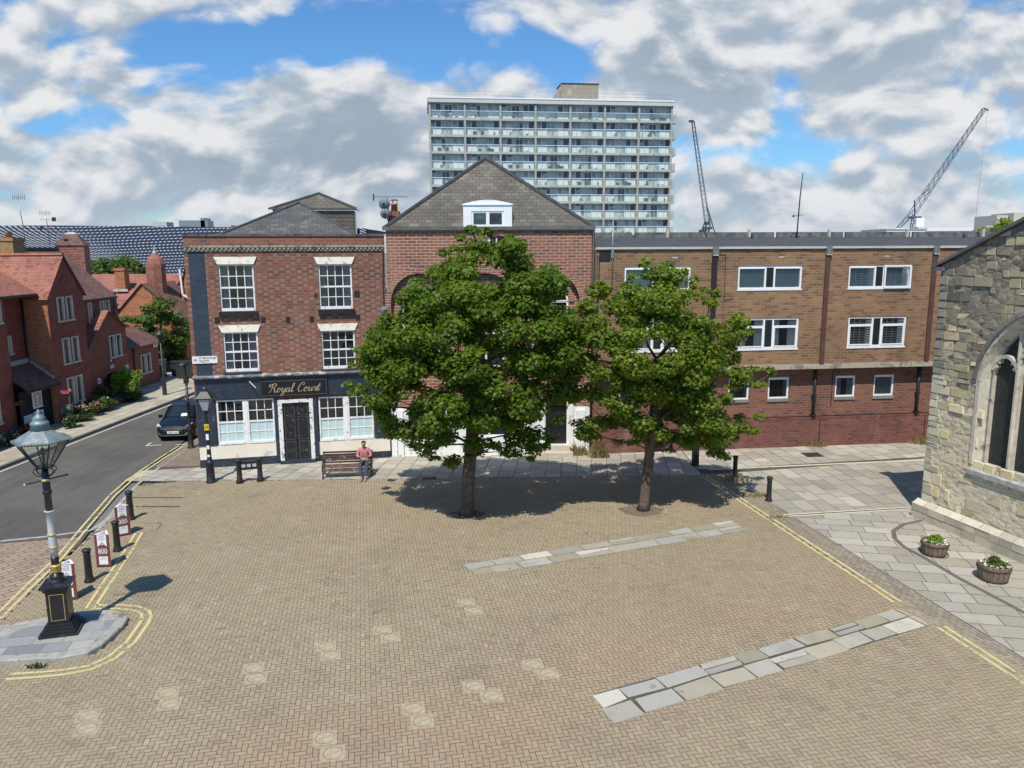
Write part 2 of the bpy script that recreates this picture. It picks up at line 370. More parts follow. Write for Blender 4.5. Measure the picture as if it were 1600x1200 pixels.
M['brickP'] = brickmat('purple_red_brick', ((.165, .058, .045), (.210, .077, .056), (.125, .047, .040)), (.22, .15, .13), bw=.33, rh=.115, ms=.012, stain=((.34, .28, .25), .25, 1.0))
M['brickT'] = brickmat('terrace_red_brick', ((.27, .072, .042), (.33, .092, .054), (.21, .056, .036)), (.20, .08, .06), bw=.23, rh=.085, ms=.012, var=.15)
M['brickTo'] = brickmat('orange_sunlit_brick', ((.42, .15, .065), (.48, .19, .085), (.33, .11, .05)), (.32, .18, .11), bw=.23, rh=.085, ms=.012, var=.15)  # brighter orange for walls facing the sun: sunlight put into the brick colour
M['conc'] = plain('concrete', (.36, .35, .32), .85, var=.15, scale=2.0, dirt=((.20, .19, .17), .35, 1.2), bumpy=.1)
M['felt'] = plain('roof_felt', (.055, .057, .06), .9, var=.3, scale=2.0, dirt=((.16, .16, .16), .08, 6.0))
M['felt2'] = plain('mossy_parapet_felt', (.14, .145, .135), .9, var=.35, scale=3.0, dirt=((.06, .065, .06), .4, 2.0))
M['brownpipe'] = plain('brown_painted_pipe', (.105, .052, .042), .55, var=.15)
M['darkpipe'] = plain('dark_maroon_pipe', (.030, .018, .018), .5, var=.2)
M['steel'] = plain('grey_steel', (.30, .32, .33), .4, metal=.6)
M['galv'] = plain('weathered_galvanised', (.25, .29, .29), .45, metal=.35, var=.25, scale=6.0)
M['lampwhite'] = plain('silver_grey_paint', (.52, .52, .50), .5, var=.08)
M['dish'] = plain('grey_dish_paint', (.24, .28, .29), .55, var=.1)
M['terracotta'] = plain('terracotta', (.42, .15, .08), .8, var=.15)
M['pane'] = glassmat('lantern_glass', (.20, .22, .22), .05, .90)
M['stonetrim'] = plain('pale_stone_trim', (.50, .45, .36), .85, var=.12, scale=4.0)
# ------------------------------------------------------------------ the ground, roads and paving
M['ground'] = plain('far_ground', (.16, .155, .14), .9, var=.2, scale=.05)
M['joint'] = plain('paving_joint_sand', (.085, .075, .058), .95, var=.2, scale=4.0)
M['paver'] = tinted('clay_paver', .85, 30, .10, .13, .2)
M['slab'] = tinted('stone_slab', .8, 22, .10, .11, .2)
M['kerb'] = plain('granite_kerb', (.34, .33, .30), .8, var=.18, scale=6.0, dirt=((.17, .15, .11), .3, 3.0), bumpy=.15)
def asphalt():
    m, n, b, o = newmat('asphalt'); tcn = n.n('ShaderNodeTexCoord').outputs['Object']
    g = n.noise(tcn, 55, 4, .7); l = n.noise(tcn, .35, 6, .6); wv = n.noise(n.n('ShaderNodeMapping', i={0: tcn, 3: (1.6, .12, 1)}).outputs[0], 1.0, 4, .6)
    c = n.mix(g, (.062, .060, .056), (.135, .130, .120)); c = n.mix(1.0, c, n.mix(n.ss(n.m('ADD', n.m('MULTIPLY', l, .6), n.m('MULTIPLY', wv, .4)), .35, .65), (.78, .77, .77), (1.2, 1.18, 1.12)), 'MULTIPLY')
    vo = n.n('ShaderNodeTexVoronoi', feature='DISTANCE_TO_EDGE', i={'Vector': n.n('ShaderNodeVectorMath', operation='MULTIPLY_ADD', i={0: n.n('ShaderNodeTexNoise', i={'Scale': 1.5, 'Vector': tcn}).outputs['Color'], 1: (.6, .6, 0), 2: tcn}).outputs[0], 'Scale': .22})
    c = n.mix(n.m('MULTIPLY', n.m('SUBTRACT', 1.0, n.ss(vo.outputs[0], .002, .007)), .3), c, (.03, .03, .03))
    setc(n, b, c); b.inputs['Roughness'].default_value = .9; bump(n, b, g, .4, .01); return m
M['asphalt'] = asphalt()
def paint(name, col, wear):
    m, n, b, o = newmat(name); tcn = n.n('ShaderNodeTexCoord').outputs['Object']
    wv = n.m('ADD', n.m('MULTIPLY', n.noise(tcn, 9, 7, .7), .6), n.m('MULTIPLY', n.noise(tcn, 1.1, 4, .6), .4)); tr = n.n('ShaderNodeBsdfTransparent')
    setc(n, b, n.mix(n.noise(tcn, 3, 4), mul(col, .85), col)); b.inputs['Roughness'].default_value = .7
    mx = n.n('ShaderNodeMixShader', i={0: n.ss(wv, wear-.05, wear+.06), 1: b.outputs[0], 2: tr.outputs[0]}); n.t.links.new(mx.outputs[0], o.inputs[0]); return m
M['yline'] = paint('worn_yellow_paint', (.62, .54, .25), .56)
M['ycream'] = paint('faded_cream_line', (.60, .57, .42), .60)
M['wline'] = paint('worn_white_paint', (.66, .66, .62), .58)

mb = MB(); mb.face([(-2500, -60, -.06), (2500, -60, -.06), (2500, 4500, -.06), (-2500, 4500, -.06)]); struct('ground', mb, M['ground'])
KX = lambda y: -21.15+.066*(y-30.6)                                   # left kerb line
RX = [(-10.6, 8), (-11.6, 15), (-12.9, 20), (-14.4, 26.0), (-15.3, 30), (-15.35, 34), (-16.2, 40), (-17.6, 50), (-18.3, 60)]   # right edge of the carriageway
mb = MB()
for i in range(len(RX)-1):
    (xa, ya), (xb, yb) = RX[i], RX[i+1]
    mb.face([(KX(ya), ya, 0), (xa, ya, 0), (xb, yb, 0), (KX(yb), yb, 0)])
mb.face([(KX(60), 60, 0), (-18.3, 60, 0), (-16, 75, 0), (-19, 75, 0)])
struct('road', mb, M['asphalt'])

def field(mb, poly, org, ang, dep, lens, gap, pal, z, jit=.08, th=0.0, keep=None, stag=None):
    """lay rows of rectangular slabs (dep deep, lens long) inside a convex ccw polygon"""
    ca, sa = math.cos(ang), math.sin(ang); P = [((x-org[0])*ca+(y-org[1])*sa, -(x-org[0])*sa+(y-org[1])*ca) for x, y in poly]
    x0 = min(p[0] for p in P); x1 = max(p[0] for p in P); y0 = min(p[1] for p in P); y1 = max(p[1] for p in P)
    y = y0; r = 0
    while y < y1:
        d = dep if not isinstance(dep, (tuple, list)) else random.uniform(*dep)
        x = x0-(random.uniform(0, lens[1]) if stag is None else (r % 2)*stag)
        while x < x1:
            L = lens[0] if lens[0] == lens[1] else random.uniform(*lens)
            q = clip([(x+gap, y+gap), (x+L-gap, y+gap), (x+L-gap, y+d-gap), (x+gap, y+d-gap)], P)
            if len(q) >= 3:
                cx = sum(p[0] for p in q)/len(q); cy = sum(p[1] for p in q)/len(q); wx, wy = org[0]+cx*ca-cy*sa, org[1]+cx*sa+cy*ca
                if keep is None or keep(wx, wy):
                    c = random.choice(pal) if not callable(pal) else pal(wx, wy); k = random.uniform(1-jit, 1+jit); zz = z+random.uniform(0, th)
                    mb.face([(org[0]+a*ca-b*sa, org[1]+a*sa+b*ca, zz) for a, b in q], 0, mul(c, k))
            x += L
        y += d; r += 1
def sheet(mb, poly, z): mb.face([(x, y, z) for x, y in poly])
def ccw(p):
    a = sum(p[i][0]*p[(i+1) % len(p)][1]-p[(i+1) % len(p)][0]*p[i][1] for i in range(len(p))); return p if a > 0 else p[::-1]

# --- the square: herringbone clay pavers over dark joints
RED = [(G(600, 1170), 2.4, .9), (G(800, 1120), 2.2, .8), (G(1180, 860), 2.0, .35), (G(900, 960), 2.0, .3), (G(980, 1030), 2.2, .9), (G(1180, 960), 2.2, .9), (G(1330, 920), 1.8, .7), (G(700, 1190), 1.5, .6), (G(1050, 900), 1.5, .3), (G(420, 1190), 1.4, .5)]
def paver_col(x, y):
    r = 0
    for c, s_, a in RED: r += a*math.exp(-((x-c.x)**2+((y-c.y)*1.6)**2)/(s_*s_))
    r = min(r, 1.0)*.52
    g = (.318, .262, .166); q = (.345, .232, .150); k = random.random()
    if k > .96: g = (.345, .29, .20)
    elif k < .05: g = (.27, .22, .145)
    elif k < .2: g = (.315, .245, .165)
    return tuple(a*(1-r)+b*r for a, b in zip(g, q))
XR = lambda y: 7.55+(29.47-y)*2.18/11.3                             # the yellow line on the right
sq = [(-14.5, 8), (12.9, 8), (XR(20)-.03, 20), (XR(29.4), 29.4), (-12.9, 28.95)]+[tuple(G(x, y))[:2] for x, y in ((214, 760), (188, 790), (158, 826), (100, 874), (50, 922), (0, 970), (-90, 1048))]
hole = None
AH = math.radians(-79)
def herring(mb, poly, ang, wd, z, gap):
    ca, sa = math.cos(ang), math.sin(ang)
    P = [(x*ca+y*sa, -x*sa+y*ca) for x, y in poly]
    x0 = min(p[0] for p in P)/wd-4; x1 = max(p[0] for p in P)/wd+4; y0 = int(min(p[1] for p in P)/wd)-4; y1 = int(max(p[1] for p in P)/wd)+4
    for a in range(y0, y1):
        for b in range(int((x0-a)/4)-1, int((x1-a)/4)+2):
            ox, oy = a+4*b, a
            for (u0, u1, v0, v1) in ((0, 2, 0, 1), (3, 4, 0, 2)):
                cx = (ox+(u0+u1)/2)*wd; cy = (oy+(v0+v1)/2)*wd
                wx, wy = cx*ca-cy*sa, cx*sa+cy*ca
                if wy < 10.5 or not inside((wx, wy), poly) or keepout(wx, wy): continue
                c = paver_col(wx, wy); k = random.uniform(.945, 1.055); zz = z+random.uniform(0, .003)
                q = [((ox+u0)*wd+gap, (oy+v0)*wd+gap), ((ox+u1)*wd-gap, (oy+v0)*wd+gap), ((ox+u1)*wd-gap, (oy+v1)*wd-gap), ((ox+u0)*wd+gap, (oy+v1)*wd-gap)]
                mb.face([(p*ca-r*sa, p*sa+r*ca, zz) for p, r in q], 0, mul(c, k))
isl = [tuple(G(x, y, .12))[:2] for x, y in ((66, 966), (98, 956), (172, 953), (192, 957), (199, 963), (190, 978), (158, 1006), (136, 1018), (95, 1026), (0, 1031), (-140, 1036), (-130, 1000))]
stripA = [tuple(G(x, y))[:2] for x, y in ((922, 1088), (962, 1131), (1455, 976), (1402, 951))]
stripB = [tuple(G(x, y))[:2] for x, y in ((724, 883), (743, 901), (1172, 829), (1145, 813))]
roundels = []                                                       # inlaid round stones, in pairs
for row, lst in (('longer', [((138, 1119), (136, 1140)), ((262, 1083), (265, 1101)), ((396, 1045), (400, 1060)), ((510, 1011), (517, 1025)), ((598, 985), (610, 997)), ((728, 942), (740, 955))]),
                 ('shorter', [((508, 1154), (520, 1178)), ((646, 1108), (660, 1128)), ((740, 1073), (768, 1088)), ((833, 1039), (856, 1053))])):
    for k, (a, b) in enumerate(lst): roundels.append((row, k, G(*a), G(*b)))
def keepout(x, y):
    if inside((x, y), isl): return True
    return False
mb = MB(); sheet(mb, [(-14.5, 8), (13.4, 8), (XR(20)+.1, 20), (XR(29.4)+.1, 29.6), (-13.1, 29.2)]+[tuple(G(x, y))[:2] for x, y in ((213, 759), (187, 789), (157, 825), (90, 880), (0, 968), (-90, 1046))], .004); struct('paving_bed', mb, M['joint'])
mb = MB(); herring(mb, sq, AH, .105, .008, .0058); struct('square_paving', mb, M['paver'])
# brick table at the road side of the yellow lines, coarser blocks
tb = ccw([tuple(G(x, y))[:2] for x, y in ((-260, 985), (-200, 866), (0, 848), (140, 830), (112, 868), (0, 980), (-110, 1090))])
mb = MB(); sheet(mb, tb, .004); struct('road_table_bed', mb, M['joint'])
mb = MB(); tbc = [[tb[0], tb[i], tb[i+1]] for i in range(1, len(tb)-1)]
def tcol(x, y): return random.choice([(.30, .215, .155), (.335, .245, .18), (.28, .20, .15), (.33, .26, .195)])
ca = math.radians(52)
field(mb, ccw([tuple(G(x, y))[:2] for x, y in ((-260, 1000), (-200, 866), (0, 850), (136, 833), (0, 975))]), (-15, 22), ca, .22, (.44, .44), .011, tcol, .008, .1, .003, stag=.22)
struct('road_table', mb, M['paver'])
def ribbon(mb, pts, wd, z, off=0.0, m=0):
    P = [Vector((p[0], p[1], 0)) for p in pts]; L = []; R_ = []
    for i, p in enumerate(P):
        d = (P[min(i+1, len(P)-1)]-P[max(i-1, 0)]).normalized(); nn = Vector((-d.y, d.x, 0)); L.append(p+nn*(off+wd/2)); R_.append(p+nn*(off-wd/2))
    for i in range(len(P)-1): mb.face([(q.x, q.y, z) for q in (R_[i], R_[i+1], L[i+1], L[i])], m)
gp = lambda lst: [tuple(G(x, y))[:2] for x, y in lst]
mb = MB(); ribbon(mb, gp([(-200, 860), (0, 846), (70, 839), (142, 829), (185, 800)]), .16, .010); ribbon(mb, gp([(150, 831), (160, 820), (189, 785), (216, 756), (252, 728), (290, 704)]), .13, .0125); struct('road_table_edge', mb, M['kerb'])
# brick verge between the two pairs of yellow lines is part of the square; stretcher bond border on the right
bd = [(XR(8), 8), (XR(8)+.85, 8), (XR(29.6)+.85, 29.6), (XR(29.6), 29.6)]
mb = MB(); sheet(mb, bd, .005); struct('border_bed', mb, M['joint'])
mb = MB(); field(mb, bd, (XR(20), 20), AH, .105, (.21, .21), .006, lambda x, y: random.choice([(.27, .235, .175), (.30, .26, .19), (.25, .215, .16)]), .009, .1, .003, stag=.105); struct('paving_border', mb, M['paver'])
# --- stone flags
GREY = [(.36, .335, .275), (.33, .31, .26), (.39, .365, .305), (.34, .315, .25), (.37, .35, .295), (.31, .29, .24), (.44, .41, .345)]
fp = ccw([(-15.25, 29.05), (-12.9, 28.95), (-5.9, 29.1), (XR(29.4)+.1, 29.4), (24, 31.2), (30, 36), (3.4, 33.1), (-5.2, 33.0), (-12.9, 31.2)])
mb = MB(); sheet(mb, [(-15.3, 28.95), (-12.9, 28.9), (-5.9, 29.05), (7.6, 29.35), (7.6, 33.4), (-5.2, 33.0), (-15.3, 31.0)], .006); struct('pavement_bed', mb, M['joint'])
mb = MB()
field(mb, ccw([(-15.2, 29.0), (-12.9, 28.95), (-5.9, 29.1), (-5.2, 32.6), (-12.9, 30.9), (-15.2, 30.5)]), (-12.9, 29), math.radians(76), .62, (.5, .95), .012, GREY, .012, .09, .004)
field(mb, ccw([(-5.9, 29.1), (7.5, 29.4), (7.5, 33.3), (-5.2, 32.65)]), (-5, 29), math.radians(84), .62, (.5, .95), .012, GREY, .012, .09, .004)
struct('front_pavement', mb, M['slab'])
mb = MB(); sheet(mb, [(XR(8)+.85, 8), (34, 8), (34, 37), (7.6, 33.4), (7.6, 29.6), (XR(29.6)+.85, 29.6)], .004); struct('side_paving_bed', mb, M['joint'])
mb = MB()
ka, kb = G(1225, 806), G(1440, 789)
kc, kd = G(1118, 734), G(1450, 715)
DG = [mul(c, .93) for c in GREY]
field(mb, ccw([(XR(8)+.87, 8), (19, 8), (19, 24.6), (kb.x+3, kb.y+.1), (XR(ka.y)+.87, ka.y)]), (10, 20), math.radians(-11), (.52, .66), (.6, 1.15), .010, DG, .010, .08, .004)
field(mb, ccw([(XR(ka.y+.12)+.87, ka.y+.12), (kb.x+3, kb.y+.3), (26, 32.2), (kd.x, kd.y-.1), (XR(29.6)+.87, 29.6)]), (9, 25), math.radians(96), .62, (.7, 1.3), .010, DG, .010, .08, .004)
sl_ = (kd.y-kc.y)/(kd.x-kc.x); lk = lambda x: kc.y+.1+(x-kc.x)*sl_
field(mb, [(7.55, lk(7.55)), (27, lk(27)), (27, 35.6), (7.55, 33.25)], (9, 30), math.radians(97), .66, (.55, 1.1), .012, GREY, .010, .1, .004)
struct('side_paving', mb, M['slab'])
mb = MB()
ribbon(mb, [(kc.x-.3, kc.y-.02), (kd.x+8, kd.y+.75)], .16, .016); ribbon(mb, [ka, (kb.x+3, kb.y+.2)], .09, .016, .07); ribbon(mb, [ka, (kb.x+3, kb.y+.2)], .09, .016, -.10)
struct('cream_lane_line', mb, M['ycream'])
mb = MB(); cv = gp([(1448, 812), (1412, 820), (1396, 830), (1398, 842), (1412, 855), (1440, 870), (1500, 905), (1600, 958), (1700, 1010)]); ribbon(mb, cv, .14, .017); struct('drain_channel', mb, plain('dark_channel', (.12, .11, .095), .9))
mb = MB()

def shrink(P, k=.96):
    cx_ = sum(p[0] for p in P)/4; cy_ = sum(p[1] for p in P)/4; return [(cx_+(p[0]-cx_)*k*1.02, cy_+(p[1]-cy_)*k) for p in P]
AA = shrink(ccw(stripA)); BB = shrink(ccw(stripB)); sheet(mb, AA, .0125); struct('stone_strip_bed', mb, M['joint'])
STR = [(.35, .33, .28), (.33, .31, .25), (.29, .26, .185), (.37, .35, .29), (.34, .335, .305), (.50, .47, .39), (.31, .295, .25), (.36, .325, .24), (.36, .35, .31), (.33, .31, .26)]
for nm, S in (('near_stone_strip', stripA), ('far_stone_strip', stripB)):
    mb = MB(); a, b, c, d = [Vector((*p, 0)) for p in S]
    for row, (t0, t1) in enumerate(((0, .46), (.46, 1.0))):
        s = 0.0; Ltot = (d-a).length
        while s < 1:
            e = min(1, s+random.uniform(.55, 1.15)/Ltot); split = random.random() < .13; col = random.choice(STR); tt = [(t0, t1)] if not split else [(t0, (t0+t1)/2), ((t0+t1)/2, t1)]
            if nm.startswith('far') and random.random() < .10: s = e; continue
            for u0, u1 in tt:
                pt = lambda s_, t_: (a+(d-a)*s_)*(1-t_)+(b+(c-b)*s_)*t_
                g_ = .02/Ltot; h_ = .02; j = lambda: Vector((random.uniform(-.035, .035), random.uniform(-.035, .035), 0))
                q = [pt(s+g_, u0+h_)+j(), pt(s+g_, u1-h_)+j(), pt(e-g_, u1-h_)+j(), pt(e-g_, u0+h_)+j()]
                z = .0145+random.uniform(0, .005); mb.face([(p.x, p.y, z) for p in q], 0, mul(random.choice(STR) if split else col, random.uniform(.92, 1.1)))
            s = e
    struct(nm.split('_', 1)[1] if nm.startswith('near') else 'stone_strip', mb, M['slab'])
# --- left pavement with its kerb, and the court beyond
mb = MB()
for i in range(16):
    ya, yb = 16+i*3.0, 19+i*3.0-.02
    mb.obox(((KX(ya)+KX(yb))/2-.07, (ya+yb)/2, .03), ((KX(yb)-KX(ya))/2, (yb-ya)/2, 0), (.07, 0, 0), (0, 0, .095))
struct('kerb', mb, plain('dark_kerb', (.15, .145, .13), .85, var=.2))
mb = MB(); sheet(mb, [(-25.5, 16), (KX(16)-.14, 16), (KX(64)-.14, 64), (-25.5, 64)], .115); mb.face([(-40, 52, .114), (-25.5, 52, .114), (-25.5, 80, .114), (-40, 80, .114)]); struct('left_pavement_bed', mb, M['joint'])
mb = MB(); TAN = [(.42, .385, .30), (.39, .36, .285), (.45, .415, .33), (.37, .335, .26)]
field(mb, [(-25.3, 18), (KX(18)-.15, 18), (KX(63)-.15, 63), (-25.3, 63)], (-22, 30), math.radians(86), .6, (.6, .9), .010, TAN, .122, .08, .003); struct('left_pavement', mb, M['slab'])
mb = MB(); field(mb, ccw([(-15.3, 30.9), (-13.0, 31.1), (-15.5, 42), (-16.0, 42), (-15.2, 34)]), (-14, 31), math.radians(8), .10, (.21, .21), .007, lambda x, y: random.choice([(.25, .20, .15), (.22, .18, .14), (.28, .23, .17)]), .012, .1, .003, stag=.105)
struct('alley_paving', mb, M['paver'])
# --- painted lines
mb = MB()
def dbl(pts, w_=.075, o_=.10, z=.0155): ribbon(mb, pts, w_, z, o_); ribbon(mb, pts, w_, z, -o_)
dbl(gp([(-90, 1035), (0, 962), (45, 917), (92, 873), (134, 823), (176, 774), (203, 750), (229, 732), (253, 716), (283, 697)]))
dbl(gp([(141, 951), (165, 914), (196, 868), (217, 833)]))
dbl(gp([(12, 1058), (60, 1055), (100, 1051), (140, 1044), (175, 1028), (204, 1004), (224, 976), (229, 966), (227, 957), (212, 951), (190, 949), (146, 949)]))
dbl([(XR(y)-.02, y) for y in (29.3, 26, 22, 18.2)])
dbl([(XR(y)+.12, y) for y in (16.9, 14.5, 12, 9)])
struct('yellow_line', mb, M['yline'])
mb = MB()
dbl(gp([(213, 795), (228, 771)]), .06, .09); dbl(gp([(228, 771), (330, 770), (500, 763), (640, 755), (860, 748), (1085, 740)]), .055, .09)
struct('faded_yellow_line', mb, paint('faded_yellow_paint', (.50, .45, .26), .47))
mb = MB()
ribbon(mb, [(KX(y)+.22, y) for y in (18, 30, 33.2)], .09, .006); ribbon(mb, [(KX(y)+.22, y) for y in (34.5, 60)], .09, .006)
ribbon(mb, gp([(228, 697), (252, 695)]), .09, .006); ribbon(mb, gp([(228, 697), (236, 692)]), .09, .006); ribbon(mb, gp([(274, 695), (296, 694)]), .09, .006)
struct('white_line', mb, M['wline'])
mb = MB()
ribbon(mb, gp([(205, 778), (285, 778)]), .10, .0145); ribbon(mb, gp([(205, 792), (281, 792)]), .12, .0145)
for p in (((222, 818), (253, 818)), ((253, 818), (245, 829))): ribbon(mb, gp(p), .03, .0145)
struct('dark_ground_lines', mb, plain('dark_line', (.07, .065, .055), .9))  # two dark strips and a thin corner outline
# --- traffic island
mb = MB(); n_ = len(isl); inn = []
cx = sum(p[0] for p in isl)/n_; cy = sum(p[1] for p in isl)/n_
for p in isl: d = Vector((cx-p[0], cy-p[1])); d = d.normalized()*min(.24, d.length*.4); inn.append((p[0]+d.x, p[1]+d.y))
for i in range(n_):
    j = (i+1) % n_; a, b = isl[i], isl[j]; ia, ib = inn[i], inn[j]
    oa = (a[0]-(ia[0]-a[0])*.09, a[1]-(ia[1]-a[1])*.09); ob = (b[0]-(ib[0]-b[0])*.09, b[1]-(ib[1]-b[1])*.09)
    mb.face([(*oa, 0), (*oa, .095), (*ob, .095), (*ob, 0)]); mb.face([(*oa, .095), (*a, .12), (*b, .12), (*ob, .095)]); mb.face([(*a, .12), (*ia, .12), (*ib, .12), (*b, .12)])
mb.face([(*p, .116) for p in inn][::-1])
struct('island_kerb', mb, M['kerb'])
mb = MB(); innc = ccw(inn); SL = [(.25, .26, .26), (.22, .23, .235), (.28, .285, .28), (.33, .33, .30)]
field(mb, innc, (cx, cy), math.radians(11), .46, (.5, .8), .008, SL, .121, .1, .003); struct('island_paving', mb, M['slab'])
# --- round inlaid stones
M['inlay'] = plain('tan_inlay_stone', (.375, .315, .21), .85, var=.2, scale=9.0, bumpy=.15)
M['groove'] = plain('dark_groove', (.225, .185, .125), .9)
ordn = ['first', 'second', 'third', 'fourth', 'fifth', 'sixth']
def make_roundel(): 
    b1 = MB(); s_ = .225; b1.box(-s_, s_, -s_, s_, -.01, .0)
    return b1
base_me = None
for row, k, a, b in roundels:
    for q, p in (('far', a), ('near', b)):
        mb = MB(); s_ = .215; mb.box(-s_, s_, -s_, s_, .006, .0135)
        if base_me is None:
            o = mb.build('inlaid_stone', M['inlay']); base_me = o
            mb2 = MB()
            for i in range(28):
                a0 = 2*PI*i/28; a1 = 2*PI*(i+1)/28
                mb2.face([(.165*math.cos(a0), .165*math.sin(a0), .0165), (.18*math.cos(a0), .18*math.sin(a0), .0165), (.18*math.cos(a1), .18*math.sin(a1), .0165), (.165*math.cos(a1), .165*math.sin(a1), .0165)])
            mb2.build('ring_groove', M['groove'], o)
        else: o = copy_tree(base_me)
        o.location = (p.x, p.y, 0); o.rotation_euler = (0, 0, math.radians(11))
        tag(o, 'pale round inlaid stone, %s one of the %s pair in the %s row' % (q, ordn[k], row), 'inlaid stone', 'round stones inlaid in pairs in the square')
# --- covers
def cover(p, wx, wy, label, col=(.05, .045, .04), rz=0.1):
    mb = MB(); mb.box(-wx/2, wx/2, -wy/2, wy/2, .004, .0175)
    for k in range(1, 7): mb.box(-wx*.44, wx*.44, -wy/2+wy*k/7-.012, -wy/2+wy*k/7+.012, .0176, .021)
    o = mb.build('manhole_cover', plain('cast_iron_cover', col, .6, metal=.3)); o.location = (p.x, p.y, 0); o.rotation_euler = (0, 0, rz); tag(o, label, 'manhole cover')
cover(G(1269, 711), .75, .7, 'dark rectangular manhole cover in the slabs before the brown flats')
cover(G(671, 748), .55, .35, 'small dark drain grate at the pavement edge left of the big tree')
# ------------------------------------------------------------------ shared building details
def text_mesh(name, txt, size, mat, parent, loc, rot=(PI/2, 0, 0), shear=0.0, ext=.004, align='CENTER', spacing=1.0, off=0.0, width=None):
    c = bpy.data.curves.new('tmp_text', 'FONT'); c.body = txt; c.size = size; c.shear = shear; c.extrude = ext; c.align_x = align; c.align_y = 'CENTER'; c.space_character = spacing; c.offset = off
    t = bpy.data.objects.new('tmp_text', c); COL.objects.link(t); bpy.context.view_layer.update()
    me = bpy.data.meshes.new_from_object(t.evaluated_get(bpy.context.evaluated_depsgraph_get())); bpy.data.objects.remove(t)
    me.materials.clear(); me.materials.append(mat)
    o = bpy.data.objects.new(name, me); COL.objects.link(o); o.parent = parent; o.location = loc; o.rotation_euler = rot
    if width and me.vertices:
        w_ = max(v.co.x for v in me.vertices)-min(v.co.x for v in me.vertices); o.scale = (width/w_,)*3
    return o
def sash(par, x0, x1, z0, z1, y, cols=4, rows=(2, 2), lower=None, curtains=True, sill=None, meet=.5, seed=0):
    """white sliding sash window set in the plane y, frame towards -y"""
    mb = MB(); f = .06
    mb.box(x0, x0+f, y, y+.10, z0, z1); mb.box(x1-f, x1, y, y+.10, z0, z1); mb.box(x0+f, x1-f, y, y+.10, z1-f, z1); mb.box(x0+f, x1-f, y-.03, y+.10, z0, z0+.11)
    zm = z0+(z1-z0)*meet
    mb.box(x0+f, x1-f, y+.015, y+.085, zm-.035, zm+.035)
    for k in range(1, cols):
        xx = x0+f+(x1-x0-2*f)*k/cols; mb.box(xx-.016, xx+.016, y+.03, y+.07, z0+.11, zm-.035); mb.box(xx-.016, xx+.016, y+.03, y+.07, zm+.035, z1-f)
    for (a, b, r) in ((z0+.11, zm-.035, rows[0]), (zm+.035, z1-f, rows[1])):
        for k in range(1, r): zz = a+(b-a)*k/r; mb.box(x0+f, x1-f, y+.032, y+.068, zz-.016, zz+.016)
    wd = mb.build('window', M['white'], par)
    p = MB()
    for (a, b, q) in ((z0+.11, zm-.035, lower), (zm+.035, z1-f, None)):
        p.face([(x0+f, y+.05, a), (x1-f, y+.05, a), (x1-f, y+.05, b), (x0+f, y+.05, b)], 1 if q else 0)
    p.build('pane', [M['glass'], M['frost']], wd)
    b = MB(); b.face([(x0, y+.42, z0), (x1, y+.42, z0), (x1, y+.42, z1), (x0, y+.42, z1)]); b.box(x0, x1, y+.12, y+.42, z0-.02, z0); b.build('dark_room', M['dark'], wd)
    if curtains:
        c = MB(); rnd = random.Random(seed)
        for (a, e) in ((x0+f, x0+f+(x1-x0)*rnd.uniform(.16, .26)), (x1-f-(x1-x0)*rnd.uniform(.12, .26), x1-f)):
            n = 9
            for i in range(n):
                xa = a+(e-a)*i/n; xb = a+(e-a)*(i+1)/n; ya = y+.15+.02*(i % 2); yb = y+.15+.02*((i+1) % 2); zb = z0 if lower is None else zm
                c.face([(xa, ya, zb), (xb, yb, zb), (xb, yb, z1), (xa, ya, z1)])
        c.build('curtain', M['curtain'], wd)
    if sill is not None:
        s = MB(); s.box(x0-.07, x1+.07, y-.19, y+.02, z0-.20, z0-.015); s.build('sill', sill, wd)
    return wd
def arch_fill(mb, xc, zc, r, zt, y, m=0, n=20, half=None):
    """wall between a semicircle and the rectangle round it"""
    half = half or r
    for i in range(n):
        a0 = PI-PI*i/n; a1 = PI-PI*(i+1)/n
        p0 = (xc+r*math.cos(a0), zc+r*math.sin(a0)); p1 = (xc+r*math.cos(a1), zc+r*math.sin(a1))
        mb.face([(p0[0], y, p0[1]), (p1[0], y, p1[1]), (p1[0], y, zt), (p0[0], y, zt)], m)
def arch_ring(mb, xc, zc, r0, r1, y0, y1, a_0=0.0, a_1=PI, n=22, m=0):
    for i in range(n):
        a = a_0+(a_1-a_0)*i/n; b = a_0+(a_1-a_0)*(i+1)/n
        P = lambda r, t, y: (xc+r*math.cos(t), y, zc+r*math.sin(t))
        mb.face([P(r0, a, y0), P(r1, a, y0), P(r1, b, y0), P(r0, b, y0)], m)
        mb.face([P(r1, a, y0), P(r1, a, y1), P(r1, b, y1), P(r1, b, y0)], m)
        mb.face([P(r0, b, y0), P(r0, b, y1), P(r0, a, y1), P(r0, a, y0)], m)
# ------------------------------------------------------------------ the old corner pub
pub = thing('corner_pub', 'three-storey red brick corner pub with navy shopfront, cream lintels and boarded black doors', 'pub', (-12.9, 30.75, 0), math.atan2(1.77, 7.64))
W_ = 7.82
up = [(1.23, 2.57, 6.46, 8.33), (5.10, 6.44, 6.46, 8.30), (1.23, 2.57, 3.98, 5.60), (5.10, 6.46, 3.95, 5.56)]
mb = MB()
wall(mb, 0, .14, 0, 8.87, 0, []); wall(mb, .14, .76, 3.6, 8.87, 0, [], m=1); wall(mb, .14, .76, 0, 3.6, 0, [])
wall(mb, .76, W_, 3.3, 8.87, 0, up, .16); 
gh = [(.79, 3.05, .95, 2.83), (3.22, 4.62, .15, 2.75), (4.85, 7.13, .85, 2.78)]
wall(mb, .76, W_, 0, 3.3, 0, gh, .2)
wall(mb, 0, W_, 8.87, 9.44, 0, [], m=2)
